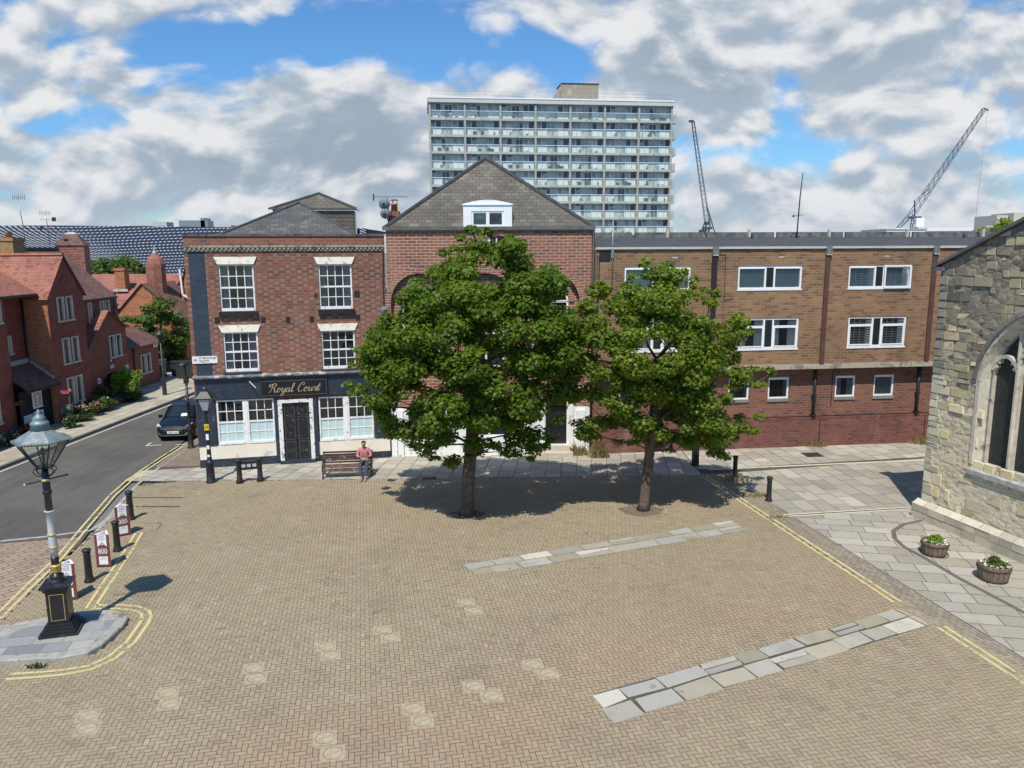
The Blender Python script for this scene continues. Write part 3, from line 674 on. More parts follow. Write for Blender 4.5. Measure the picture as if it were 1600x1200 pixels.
for (xa, ya, xb, yb) in ((0, 9, 0, 0), (W_, 0, W_, 9), (W_, 9, 0, 9)): mb.face([(xa, ya, 0), (xb, yb, 0), (xb, yb, 9.44), (xa, ya, 9.44)], 2)
mb.face([(0, .3, 9.44), (W_, .3, 9.44), (W_, .3, 9.2), (0, .3, 9.2)], 2)
mb.build('wall', [M['brickRC'], M['navybrick'], M['brickRCplain']], pub)
mb = MB(); mb.box(-.05, W_+.02, -.05, .32, 9.44, 9.50)
for k in range(6): mb.box(-.05+k*1.31, -.05+k*1.31+1.3, -.06, .33, 9.50, 9.515+.01*(k % 2))
mb.build('coping', M['felt2'], pub)
mb = MB(); mb.box(-.04, W_, -.10, -.001, 8.99, 9.07); mb.box(-.02, W_, -.05, -.001, 8.84, 8.88)
for k in range(46): mb.box(.02+k*.17, .02+k*.17+.09, -.085, -.001, 8.90, 8.985)
mb.box(-.01, W_, -.025, -.0005, 8.88, 8.99); mb.build('dentil_cornice', plain('weathered_cornice', (.36, .33, .24), .85, var=.2, scale=5, dirt=((.12, .11, .10), .45, 5.0)), pub)
for i, (a, b, c, d) in enumerate(up):
    sash(pub, a, b, c, d, .06, 4, (2, 2), sill=M['black'] if i < 2 else M['navy'], seed=i, curtains=i != 3)
    mb = MB(); t = .29; mb.prism([(a-.02, d-.0), (b+.02, d-.0), (b+.15, d+t), (a-.15, d+t)], lambda p, q: (p, -.045, q), lambda p, q: (p, .02, q)); mb.build('lintel', M['creamlintel'], pub)
mb = MB()
for x, z, s in ((1.06, 6.12, .09), (2.83, 6.10, .085), (3.80, 6.08, .085), (4.75, 6.07, .085), (6.62, 6.10, .09), (6.62, 7.08, .10), (4.95, 7.05, .045)): mb = MB(); mb.box(x-s, x+s, -.035, 0, z-s*1.15, z+s*1.15); mb.build('wall_anchor', M['iron'], pub)

# shopfront
sf = MB()
sf.box(.06, W_-.02, -.10, -.002, 2.87, 3.74); sf.box(.02, .74, -.06, -.001, .93, 2.87); sf.box(7.17, W_-.02, -.06, -.001, .86, 2.87); sf.box(3.06, 3.20, -.09, -.001, .14, 2.87); sf.box(4.64, 4.80, -.09, -.001, .14, 2.87)
for xa, xb in ((.02, 3.2), (4.64, W_-.02)): sf.box(xa, xb, -.045, -.001, 0, .36 if xa < 1 else .27)
sf.box(3.2, 4.64, -.25, -.001, 0, .13)
front = sf.build('shopfront', M['navy'], pub)
mb = MB(); mb.box(-.02, W_, -.26, -.001, 3.80, 3.86); mb.box(-.02, W_, -.20, -.001, 3.745, 3.80); mb.build('shopfront_cornice', plain('flaking_lead', (.20, .20, .20), .7, var=.3, scale=8, dirt=((.62, .61, .58), .5, 3.5)), front)
mb = MB(); mb.box(.74, 3.06, -.03, -.001, .36, .93); mb.box(.03, .74, -.035, -.001, .36, .93); mb.build('stall_riser', M['cream'], front)
mb = MB(); mb.box(4.80, 7.17, -.03, -.001, .27, .84); mb.box(7.17, W_-.03, -.035, -.001, .27, .86); mb.build('stall_riser', M['cream'], front)
for (a, b, z0, z1) in ((.80, 1.87, .95, 2.82), (1.99, 3.05, .95, 2.82), (4.86, 5.92, .86, 2.77), (6.06, 7.12, .86, 2.77)):
    sash(pub, a, b, z0, z1, -.02, 3, (2, 2), lower=True, curtains=False, seed=int(a*7))
mb = MB(); mb.box(1.87, 1.99, -.03, .07, .95, 2.82); mb.build('mullion', M['white'], front)
mb = MB(); mb.box(5.92, 6.06, -.03, .07, .86, 2.77); mb.build('mullion', M['white'], front)
mb = MB(); mb.box(3.21, 3.38, -.11, .1, .14, 2.74); mb.box(4.47, 4.63, -.11, .1, .14, 2.74); mb.box(3.38, 4.47, -.11, .1, 2.60, 2.74); df = mb.build('door_frame', plain('peeling_white_paint', (.78, .77, .72), .6, var=.06, dirt=((.10, .09, .08), .35, 7.0)), pub)
for xa, xb in ((3.39, 3.92), (3.93, 4.46)):
    mb = MB(); mb.box(xa, xb, 0, .05, .14, 2.59)
    for z0, z1 in ((.22, .50), (.58, .92), (1.02, 1.98), (2.06, 2.48)):
        mb.box(xa+.07, xb-.07, -.018, 0, z0, z1); mb.box(xa+.12, xb-.12, -.03, -.018, z0+.05, z1-.05)
    d = mb.build('door', plain('worn_black_door', (.013, .014, .017), .4, var=.3, dirt=((.22, .20, .17), .12, 9.0)), pub)
    mb = MB()
    for z0, z1 in ((.22, .50), (.58, .92), (1.02, 1.98), (2.06, 2.48)):
        for q in ((xa+.06, xb-.06, z0-.008, z0+.004), (xa+.06, xb-.06, z1-.004, z1+.008), (xa+.06, xa+.072, z0, z1), (xb-.072, xb-.06, z0, z1)): mb.box(q[0], q[1], -.022, -.0185, q[2], q[3])
    mb.build('panel_beading', plain('grey_bead', (.13, .13, .13), .5), d)
mb = MB(); mb.beam((2.15, -.12, 3.58), (2.45, -.75, 3.40), .035); mb.build('flag_bracket', M['leadpale'], front)
sg = thing('pub_sign', 'dark navy fascia sign reading Royal Court in gold script over the black doors', 'sign', pub.matrix_basis @ Vector((3.9, -.14, 3.25)), pub.rotation_euler.z)
mb = MB(); mb.box(-1.36, 1.36, -.03, .035, -.35, .35); board = mb.build('sign_board', plain('sign_black', (.008, .010, .018), .3), sg)
mb = MB()
for q in ((-1.32, 1.32, .30, .312), (-1.32, 1.32, -.312, -.30), (-1.32, -1.308, -.30, .30), (1.308, 1.32, -.30, .30)): mb.box(q[0], q[1], -.034, -.0305, q[2], q[3])
mb.build('gold_border', plain('dull_gold', (.17, .14, .09), .5), sg)
# script lettering drawn as pen strokes
SCR = {'R': [[(.05, .02), (.18, .1), (.30, .55), (.36, .78), (.30, .70), (.20, .62), (.30, .80), (.52, .84), (.66, .74), (.62, .58), (.46, .46), (.32, .44)], [(.44, .46), (.54, .30), (.62, .06), (.74, .0), (.84, .10)], [(.10, .80), (-.02, .66), (.05, .54), (.15, .58)]],
       'o': [[(.30, .40), (.14, .36), (.06, .16), (.16, .01), (.32, .10), (.36, .30), (.27, .40), (.30, .32), (.50, .30)]],
       'y': [[(.0, .30), (.08, .40), (.12, .30), (.10, .08), (.20, .02), (.34, .18), (.40, .38)], [(.40, .38), (.34, .0), (.22, -.28), (.08, -.34), (.04, -.24), (.22, -.08), (.48, .16)]],
       'a': [[(.36, .34), (.24, .41), (.08, .28), (.06, .08), (.16, .01), (.30, .14), (.38, .38)], [(.38, .38), (.34, .10), (.40, .01), (.54, .14)]],
       'l': [[(.0, .10), (.20, .42), (.30, .76), (.24, .84), (.16, .64), (.10, .16), (.16, .01), (.32, .12)]],
       'C': [[(.62, .66), (.66, .76), (.56, .86), (.36, .80), (.16, .54), (.10, .24), (.20, .04), (.38, .0), (.58, .14)], [(.62, .66), (.54, .62), (.50, .70)]],
       'u': [[(.0, .30), (.10, .40), (.10, .14), (.16, .01), (.28, .10), (.40, .38)], [(.40, .38), (.36, .10), (.42, .01), (.54, .14)]],
       'r': [[(.0, .16), (.12, .44), (.16, .36), (.30, .36), (.26, .14), (.30, .02), (.42, .12)]],
       't': [[(.0, .14), (.18, .48), (.24, .70), (.14, .24), (.16, .02), (.26, .04), (.38, .16)], [(.02, .44), (.40, .48)]]}
def smooth_pts(p, n=5):
    out = []
    for i in range(len(p)-1):
        p0 = p[max(i-1, 0)]; p1 = p[i]; p2 = p[i+1]; p3 = p[min(i+2, len(p)-1)]
        for k in range(n):
            t = k/n
            out.append(tuple(.5*(2*b+(c-a)*t+(2*a-5*b+4*c-d)*t*t+(-a+3*b-3*c+d)*t**3) for a, b, c, d in zip(p0, p1, p2, p3)))
    out.append(p[-1]); return out
mb = MB(); x = -1.02; sc_ = .44
for ch, adv in (('R', .80), ('o', .46), ('y', .46), ('a', .52), ('l', .34), (' ', .34), ('C', .66), ('o', .46), ('u', .52), ('r', .38), ('t', .4)):
    for st in SCR.get(ch, []):
        pts = [(x+(a+b*.28)*sc_*.88, b*sc_-.17) for a, b in smooth_pts(st)]
        for i in range(len(pts)-1):
            a, b = Vector(pts[i]), Vector(pts[i+1]); d = b-a
            if d.length < 1e-5: continue
            d.normalize(); wd = .006+.010*max(0, -d.y)+.003; nn = Vector((-d.y, d.x))*wd
            e = d*.004; q = [a-e-nn, b+e-nn, b+e+nn, a-e+nn]; z_ = -.0312-.00004*i
            mb.face([(p.x, z_, p.y) for p in q])
    x += adv*sc_*.88
mb.build('gold_lettering', plain('gold_lettering', (.40, .32, .17), .45), board)
np_ = thing('street_nameplate', 'white street nameplate with a small red crest on the navy brick pillar', 'street sign', pub.matrix_basis @ Vector((.49, -.03, 4.52)), pub.rotation_euler.z)
mb = MB(); mb.box(-.48, .48, -.012, .025, -.145, .145); pl = mb.build('plate', M['white'], np_)
bk = plain('black_letters', (.02, .02, .02), .6)
text_mesh('lettering', 'ST MICHAELS', .12, bk, np_, (-.22, -.0135, .068), align='LEFT', ext=.001, width=.62, off=.002); text_mesh('lettering', 'SQUARE', .12, bk, np_, (-.22, -.0135, -.035), align='LEFT', ext=.001, width=.38, off=.002)
mb = MB(); mb.box(-.22, .26, -.0145, -.0125, -.112, -.104); mb.build('small_print', bk, np_)
mb = MB(); mb.prism([(-.42, .05), (-.42, -.02), (-.36, -.075), (-.30, -.02), (-.30, .05)][::1], lambda p, q: (p, -.0155, q), lambda p, q: (p, -.012, q)); mb.box(-.40, -.37, -.018, -.0156, .0, .035, 1); mb.box(-.35, -.32, -.018, -.0156, .0, .035, 1); mb.box(-.375, -.345, -.018, -.0156, -.05, -.015, 1)
mb.build('crest', [plain('crest_red', (.45, .05, .05), .6), M['white']], np_)
# roofs of the pub
def tri_roof(mb, pts, m=0): mb.face(pts, m)
mb = MB()
bl, br, ap = (1.2, .5, 9.46), (6.72, .5, 9.46), (4.35, 3.4, 10.95); rk = (4.35, 8.6, 10.95)
mb.face([bl, br, ap]); mb.face([br, (6.72, 8.6, 9.46), rk, ap]); mb.face([(1.2, 8.6, 9.46), bl, ap, rk]); mb.face([(0.01, .3, 9.3), (W_-.01, .3, 9.3), (W_-.01, 9, 9.3), (.01, 9, 9.3)], 1)
rf = mb.build('roof', [M['slate'], M['felt']], pub)
mb = MB(); mb.beam(bl, ap, .16, .09); mb.beam(br, ap, .10, .07); mb.beam(ap, rk, .16, .09); mb.build('ridge_tile', M['ridge'], rf)
mb = MB(); y0 = 5.2
L_, A_, R2 = (2.98, y0, 10.80), (5.21, y0+.6, 11.55), (6.90, y0, 10.94)
mb.face([(3.1, y0, 9.5), (6.80, y0, 9.5), (6.80, y0, 10.78), (3.1, y0, 10.78)]); mb.face([(6.80, y0, 9.5), (6.95, 8.2, 9.5), (6.95, 8.2, 10.8), (6.80, y0, 10.78)], 1); mb.face([(3.1, 8.4, 9.5), (3.1, y0, 9.5), (3.1, y0, 10.78), (3.1, 8.4, 10.78)])
mb.face([L_, (6.9, y0, 10.82), A_]); mb.face([(6.9, y0-.02, 10.82), (7.25, 8.4, 10.82), (5.21, 8.0, 11.55), A_]); mb.face([(2.98, 8.4, 10.80), L_, A_, (5.21, 8.0, 11.55)])
at = mb.build('attic_storey', [M['slatewarm'], M['lead']], pub)
mb = MB(); mb.beam(L_, A_, .14, .09); mb.beam((6.9, y0, 10.83), A_, .14, .09); mb.box(2.9, 6.92, y0-.07, y0, 10.74, 10.82); mb.box(4.3, 6.82, y0-.09, y0-.07, 10.70, 10.73, 1); mb.box(6.84, 6.90, y0-.10, y0-.02, 9.5, 10.72, 1); mb.box(6.98, 7.10, 7.0, 8.3, 9.5, 9.9); mb.build('attic_eaves', [M['ridge'], M['leadpale']], at)
mb = MB(); mb.tube([(W_-.10, -.05, 9.35), (W_-.08, -.06, 8.9), (W_-.12, -.05, 7.0), (W_-.03, -.05, 3.9)], .028); mb.build('rainwater_pipe', M['brownpipe'], pub)
# ------------------------------------------------------------------ the gabled warehouse
gb = thing('gabled_warehouse', 'tall orange brick warehouse with big round arches and a slate gable over white dormer', 'building', (-5.2, 32.45, 0), math.atan2(.25, 8.65))
WG = 8.58; mb = MB(); holes = []
AX = (1.35, 4.10, 6.85); R_out = 1.22; ZC = 6.67
for xc in AX: holes.append((xc-R_out, xc+R_out, 3.4, ZC+R_out))
tw_ = (4.14, 4.90, 8.62, 9.40)
gd = (6.62, 7.62, .45, 2.62); gw = [(.65, 2.1, .9, 2.0), (3.2, 5.2, .85, 2.05), (.9, 1.9, 2.5, 3.2)]
wall(mb, 0, WG, 2.15, 9.70, 0, holes+[tw_, (6.62, 7.62, 2.15, 2.62)], .22); wall(mb, 0, WG, 0, 2.15, 0, [(6.62, 7.62, .45, 2.15)]+gw[:2], .2, m=1)
for xc in AX:
    arch_fill(mb, xc, ZC, R_out, ZC+R_out, 0)
    # brick filling of the arch, set back, with its own smaller arched window
    wall(mb, xc-R_out, xc+R_out, 3.4, ZC, .22, [(xc-.78, xc+.78, 3.9, ZC)], .12)
    for i in range(20):
        a0 = PI-PI*i/20; a1 = PI-PI*(i+1)/20; P = lambda r, t: (xc+r*math.cos(t), .22, ZC+r*math.sin(t)); mb.face([P(.78, a0), P(.78, a1), P(R_out, a1), P(R_out, a0)])
mb.face([(0, 12, 0), (0, 0, 0), (0, 0, 9.7), (0, 12, 9.7)]); mb.face([(WG, 0, 0), (WG, 12, 0), (WG, 12, 9.7), (WG, 0, 9.7)])
wl = mb.build('wall', [M['brickG'], M['white']], gb)
for xc in AX:
    mb = MB(); arch_ring(mb, xc, ZC, R_out, R_out+.25, -.05, 0)
    for s in (-1, 1): mb.box(xc+s*(R_out+.125)-.125, xc+s*(R_out+.125)+.125, -.05, -.001, 4.9, ZC)
    mb.build('brick_arch', M['brickarch'], gb)
    mb = MB(); arch_ring(mb, xc, ZC, .80, 1.02, .16, .22); mb.build('inner_arch', M['brickarch'], gb)
mb = MB(); arch_ring(mb, 4.52, 8.75, .72, .92, -.03, 0, math.radians(55), math.radians(125)); mb.build('brick_arch', M['brickarch'], gb)
for xc in AX:
    mb = MB(); r = .78
    arch_ring(mb, xc, ZC, r-.08, r, .24, .32); mb.box(xc-r, xc+r, .24, .32, ZC-.05, ZC+.05)
    for xx in (xc-r, xc-.04, xc+r-.08): mb.box(xx, xx+.08, .24, .32, 3.9, ZC-.05 if xx != xc-.04 else ZC+r-.04)
    mb.box(xc-r, xc+r, .22, .34, 3.84, 3.92); mb.box(xc-r, xc+r, .24, .32, 5.3, 5.38); wd = mb.build('window', M['white'], gb)
    p = MB(); n = 16; p.face([(xc-r, .28, 3.9), (xc+r, .28, 3.9)]+[(xc+r*math.cos(PI*i/n), .28, ZC+r*math.sin(PI*i/n)) for i in range(n+1)]); p.build('pane', M['glass'], wd)
    b = MB(); b.face([(xc-r, .7, 3.9), (xc+r, .7, 3.9), (xc+r, .7, ZC+r), (xc-r, .7, ZC+r)]); b.build('dark_room', M['dark'], wd)
mb = MB(); mb.box(4.14, 4.32, .06, .14, 8.62, 9.38); mb.box(4.32, 4.90, .06, .14, 8.62, 8.70); mb.box(4.56, 4.62, .06, .14, 8.70, 9.34); w9 = mb.build('window', M['white'], gb)
mb = MB(); mb.face([(4.14, .10, 8.62), (4.90, .10, 8.62), (4.90, .10, 9.40), (4.14, .10, 9.40)]); mb.build('pane', plain('dark_pane', (.015, .018, .022), .08), w9)
for a, b, c, d in gw[:2]:
    mb = MB(); mb.box(a, b, .05, .12, c, c+.07); mb.box(a, b, .05, .12, d-.07, d); 
    for xx in (a, (a+b)/2-.035, b-.07): mb.box(xx, xx+.07, .05, .12, c+.07, d-.07)
    w9 = mb.build('window', M['white'], gb); mb = MB(); mb.face([(a, .09, c), (b, .09, c), (b, .09, d), (a, .09, d)]); mb.build('pane', plain('dark_pane', (.02, .024, .028), .08), w9)
mb = MB(); mb.box(6.66, 7.58, .16, .2, .45, 2.6); dr = mb.build('door', M['black'], gb)
mb = MB(); mb.box(6.95, 7.2, .145, .159, 1.28, 1.42); mb.build('letter_plate', plain('brass', (.55, .40, .22), .4, metal=.6), dr)
mb = MB(); mb.box(6.62, 6.66, .08, .2, .45, 2.62); mb.box(7.58, 7.62, .08, .2, .45, 2.62); mb.box(6.66, 7.58, .08, .2, 2.56, 2.62); mb.build('door_surround', M['white'], gb)
for q in ((7.66, 7.86, .3, 2.3), (7.98, 8.36, 0, 2.0), (-.02, .22, 0, 2.05), (.26, .5, 0, 2.05)):
    mb = MB(); mb.box(q[0], q[1], -.08, -.001, q[2], q[3]); mb.build('pilaster', M['white'], gb)
mb = MB(); mb.box(6.3, 7.8, -.55, -.001, 0, .22); mb.box(6.45, 7.7, -.28, -.001, .22, .45); mb.build('doorstep', M['stonetrim'], gb)
# roof
mb = MB(); A0 = (4.16, 2.0, 12.78); A1 = (4.16, 12, 12.78); e0, e1 = (-.10, -.04, 9.74), (WG+.10, -.04, 9.74)
mb.face([e0, e1, A0]); mb.face([e1, (WG+.1, 12, 9.74), A1, A0]); mb.face([(-.10, 12, 9.74), e0, A0, A1]); mb.face([(WG+.1, 12, 9.74), (-.1, 12, 9.74), A1]); rf = mb.build('roof', M['slatewarm'], gb)
mb = MB(); mb.beam(Vector(e0)+Vector((0, 0, .02)), Vector(A0)+Vector((0, 0, .03)), .16, .10); mb.beam(Vector(e1)+Vector((0, 0, .02)), Vector(A0)+Vector((0, 0, .03)), .16, .10); mb.beam(A0, A1, .22, .12); mb.build('ridge_tile', M['ridge'], rf)
mb = MB(); mb.box(-.12, WG+.12, -.13, -.001, 9.66, 9.735); mb.box(-.1, WG+.1, -.11, -.001, 9.735, 9.80); mb.build('gutter', plain('eaves_lead', (.11, .115, .11), .8, var=.2), rf)
mb = MB(); xa, xb = 3.22, 5.24; yf = -.06
mb.box(xa, xa+.34, yf, .5, 9.80, 10.42); mb.box(xb-.34, xb, yf, .5, 9.80, 10.42)
n = 12; arc = [(xa+(xb-xa)*i/n, 10.72+.16*math.sin(PI*i/n)) for i in range(n+1)]
mb.prism([(xa, 10.42), (xb, 10.42)]+arc[::-1], lambda p, q: (p, yf, q), lambda p, q: (p, 1.1, q)); mb.box(xa-.03, xb+.03, yf-.04, yf, 10.66, 10.71)
mb.box(xa+.34, xb-.34, yf+.02, .1, 9.80, 9.88); mb.box(4.16, 4.30, yf+.02, .1, 9.88, 10.42); mb.box(xa+.34, xa+.42, yf+.03, .1, 9.88, 10.42); mb.box(xb-.42, xb-.34, yf+.03, .1, 9.88, 10.42); mb.box(xa+.42, xb-.42, yf+.03, .1, 10.35, 10.42)
dm = mb.build('dormer', M['upvc'], rf)
mb = MB(); mb.face([(xa+.34, yf+.08, 9.85), (xb-.34, yf+.08, 9.85), (xb-.34, yf+.08, 10.4), (xa+.34, yf+.08, 10.4)]); mb.build('pane', M['glass'], dm)
mb = MB(); mb.face([(xa+.34, .35, 9.8), (xb-.34, .35, 9.8), (xb-.34, .35, 10.4), (xa+.34, .35, 10.4)], 1)
for i in range(8): t0, t1 = i/8, (i+1)/8; mb.face([(4.32+.5*t0, .18, 9.85+.05*t0), (4.32+.5*t1, .18, 9.85+.05*t1), (4.62+.28*t1+.06*math.sin(3*t1), .18, 9.9+.48*t1**.6), (4.62+.28*t0+.06*math.sin(3*t0), .18, 9.9+.48*t0**.6)])
mb.face([(3.64, .2, 9.85), (4.14, .2, 9.85), (4.14, .2, 10.38), (3.64, .2, 10.38)]); mb.build('curtain', [M['net'], plain('dim_room', (.18, .22, .23), .9)], dm)
mb = MB(); mb.tube([(WG+.05, -.06, 9.6), (WG+.05, -.06, 5), (WG+.02, -.06, .2)], .05); mb.build('rainwater_pipe', M['darkpipe'], gb)
B2W = lambda o, x, y, z: o.matrix_basis @ Vector((x, y, z))
ck = thing('brick_chimney', 'small brick chimney with one terracotta pot beside the slate gable', 'chimney', B2W(gb, .21, 1.5, 9.3), gb.rotation_euler.z)
mb = MB(); mb.box(-.24, .24, -.24, .24, 0, .98); mb.box(-.28, .28, -.28, .28, .98, 1.10); mb.box(-.22, .22, -.22, .22, 1.10, 1.2); mb.build('stack', M['brickRCplain'], ck)
mb = MB(); mb.lathe([(.15, 1.2), (.13, 1.45), (.16, 1.47), (.16, 1.52), (.12, 1.54)], 12); pt = mb.build('chimney_pot', M['terracotta'], ck)
mb = MB(); mb.lathe([(.17, 1.66), (.15, 1.70), (.04, 1.73)], 10)
for k in range(3): a = k*2.1; mb.tube([(.12*math.cos(a), .12*math.sin(a), 1.52), (.14*math.cos(a), .14*math.sin(a), 1.67)], .012, 5)
mb.build('pot_cowl', plain('cowl', (.25, .12, .08), .7), pt)
def dish(loc, r, label, rz=0.0, tilt=.35):
    t = thing('satellite_dish', label, 'satellite dish', loc, rz, None)
    mb = MB(); n, rings = 20, 5
    for j in range(rings):
        for i in range(n):
            P = lambda q, k: (lambda rr, a: (rr*math.cos(a), -.0+.35*rr*rr/r-.02, rr*1.08*math.sin(a)))(r*q/rings, 2*PI*k/n)
            mb.face([P(j, i), P(j+1, i), P(j+1, i+1), P(j, i+1)] if j else [P(0, 0), P(1, i), P(1, i+1)], smooth=True)
    o = mb.build('reflector', M['dish'], t); o.rotation_euler = (tilt, 0, 0)
    mb = MB(); mb.tube([(0, .04, -r), (.02, -.3, -.62*r), (.02, -.36, -.05)], .012, 6); mb.box(-.03, .06, -.42, -.33, -.08, .04); mb.build('feed_arm', M['iron'], t)
    mb = MB(); mb.tube([(0, .03, 0), (.05, .2, -.05), (.12, .3, -.35)], .025, 6); mb.build('bracket', M['iron'], t)
    return t
dish(B2W(gb, -.13, .85, 10.76), .235, 'upper grey satellite dish beside the chimney, under the aerial', .05)
dish(B2W(gb, -.11, .80, 10.36), .205, 'lower grey satellite dish, just beneath another dish by the chimney', .05)
d3 = dish(B2W(gb, -.10, -.35, 6.38), .16, 'pale satellite dish low on the brick wall above the tree', .2)
ae = thing('tv_aerial', 'thin rooftop tv aerial over the two satellite dishes', 'aerial', B2W(gb, .1, .95, 9.7), gb.rotation_euler.z)
mb = MB(); mb.tube([(0, 0, 0), (-.10, 0, 1.35)], .02, 6); mb.build('pole', M['iron'], ae)
mb = MB(); mb.tube([(-.72, 0, 1.37), (.72, .2, 1.41)], .009, 5)
for k in range(15): x = -.70+.1*k; mb.tube([(x, (x+.72)*.14, 1.33-.03*(k % 7 == 0)), (x, (x+.72)*.14, 1.43)], .005, 4)
mb.box(-.71, -.66, -.02, .02, 1.22, 1.5); mb.build('antenna_boom', M['iron'], ae)
# ------------------------------------------------------------------ the brown flats
bf = thing('brown_brick_flats', 'long flat-roofed brown brick flats with white windows, overhanging a purple brick base', 'flats', (3.45, 32.75, 0), math.atan2(1.85, 15.75))
LB = 32.0; yo = -.42
bays = [1.24+5.0*i-(.04 if i else 0) for i in range(6)]; h1 = [(x, x+2.86, 7.13, 8.12) for x in bays]; h2 = [(x+.13, x+2.84, 4.55, 5.88) for x in bays]
lw = []
for i in range(6): lw += [(bays[i]-.04, bays[i]+.90, 2.24, 3.20), (bays[i]+1.80, bays[i]+2.76, 2.24, 3.20)]
mb = MB(); wall(mb, .02, LB, 3.85, 8.84, yo, h1+h2, .12); mb.face([(.02, 8, 3.85), (.02, yo, 3.85), (.02, yo, 8.84), (.02, 8, 8.84)]); mb.face([(LB, yo, 0), (LB, 8, 0), (LB, 8, 8.84), (LB, yo, 8.84)]); mb.build('upper_wall', M['brickB'], bf)
mb = MB(); wall(mb, 0, LB, 1.40, 3.62, 0, lw, .12); mb.build('lower_wall', M['brickL'], bf)
mb = MB(); wall(mb, 0, LB, 0, 1.36, -.07, []); mb.face([(0, -.07, 1.36), (LB, -.07, 1.36), (LB, 0, 1.36), (0, 0, 1.36)]); mb.box(0, LB, -.085, -.0701, 1.29, 1.365); 
for x in (5.5, 10.5, 15.6, 20.7): mb.box(x-.02, x+.02, -.075, -.0702, .02, 1.288, 1)
mb.build('base_wall', [M['brickP'], M['dark']], bf)
mb = MB(); mb.box(0, LB, yo-.05, 0, 3.62, 3.845)
for k in range(1, 9): mb.box(k*3.6-.012, k*3.6+.012, yo-.055, yo-.0502, 3.63, 3.84, 1)
mb.build('concrete_band', [plain('pale_band_concrete', (.40, .365, .29), .85, var=.15, scale=1.5, dirt=((.22, .19, .15), .4, 1.5), bumpy=.1), M['dark']], bf)
for i, (a, b, c, d) in enumerate(h1+h2):
    two = d < 7; y = yo+.03; f = .075; xm = (a+b)/2; pw = .165
    mb = MB(); mb.box(a-.03, b+.03, y-.06, y+.05, c-.06, c)        # sill
    mb.box(a, b, y, y+.07, d-f, d); mb.box(a, b, y, y+.07, c, c+f)
    for u0, u1 in ((a, xm-pw), (xm+pw, b)):
        mb.box(u0, u0+f, y, y+.07, c+f, d-f); mb.box(u1-f, u1, y, y+.07, c+f, d-f)
        if two: mb.box(u0+f, u1-f, y-.01, y+.07, c+.90, c+1.0); mb.box(u0+f, u0+f+.05, y-.02, y, c+f, c+.9); mb.box(u1-f-.05, u1-f, y-.02, y, c+f, c+.9); mb.box(u0+f+.05, u1-f-.05, y-.02, y, c+f, c+f+.05)
        else: mb.box(u0+f, u1-f, y-.02, y, d-f-.05, d-f)
    if i == 2: # opened casement
        u0, u1 = xm+pw, b; mb.box(u0+.02, u1, y-.12, y-.07, c-.02, c+.06); mb.box(u0+.02, u0+.08, y-.10, y-.04, c+.06, d-.06); mb.box(u1-.07, u1+.01, y-.10, y-.04, c+.06, d-.06); mb.box(u0+.02, u1, y-.06, y-.01, d-.08, d-.01)
    wd = mb.build('window', M['upvc'], bf)
    mb = MB(); mb.box(xm-pw, xm+pw, y+.025, y+.06, c+f, d-f); mb.build('infill_panel', plain('black_panel', (.012, .016, .017), .5, var=.25), wd)
    p = MB(); bl = MB(); rnd = random.Random(i*3+1)
    for u0, u1 in ((a+f, xm-pw-f), (xm+pw+f, b-f)):
        p.face([(u0, y+.04, c+f), (u1, y+.04, c+f), (u1, y+.04, d-f), (u0, y+.04, d-f)])
        bl.face([(u0-.05, y+.5, c), (u1+.05, y+.5, c), (u1+.05, y+.5, d), (u0-.05, y+.5, d)], 2)
        if not two and i < 2: bl.face([(u0, y+.10, c+f), (u1, y+.10, c+f+.02), (u1, y+.11, d-f), (u0, y+.11, d-f)], 0)
        elif i in (2, 8) or (two and i == 8):
            for k in range(11): zz = c+f+(d-c-2*f)*k/11; bl.face([(u0, y+.10, zz), (u1, y+.10, zz), (u1, y+.13, zz+.06), (u0, y+.13, zz+.06)], 3 if i == 8 else 1)
        else:
            for e0, e1 in ((u0, u0+.30), (u1-.36, u1)):
                for k in range(6): bl.face([(e0+(e1-e0)*k/6, y+.12+.015*(k % 2), c), (e0+(e1-e0)*(k+1)/6, y+.12+.015*((k+1) % 2), c), (e0+(e1-e0)*(k+1)/6, y+.12+.015*((k+1) % 2), d), (e0+(e1-e0)*k/6, y+.12+.015*(k % 2), d)], 1)
    p.build('pane', M['glass'], wd); bl.build('blind', [M['blind'], M['net'], M['dark'], plain('tan_slats', (.38, .36, .29), .8)], wd)
    if i in (2, 8):
        mb = MB()
        for u0, u1 in ((a+f, xm-pw-f), (xm+pw+f, b-f)):
            for k in (1, 2, 3): xx = u0+(u1-u0)*k/4; mb.box(xx-.012, xx+.012, y+.05, y+.06, c+f, d-f)
        mb.build('glazing_bar', M['upvc'], wd)
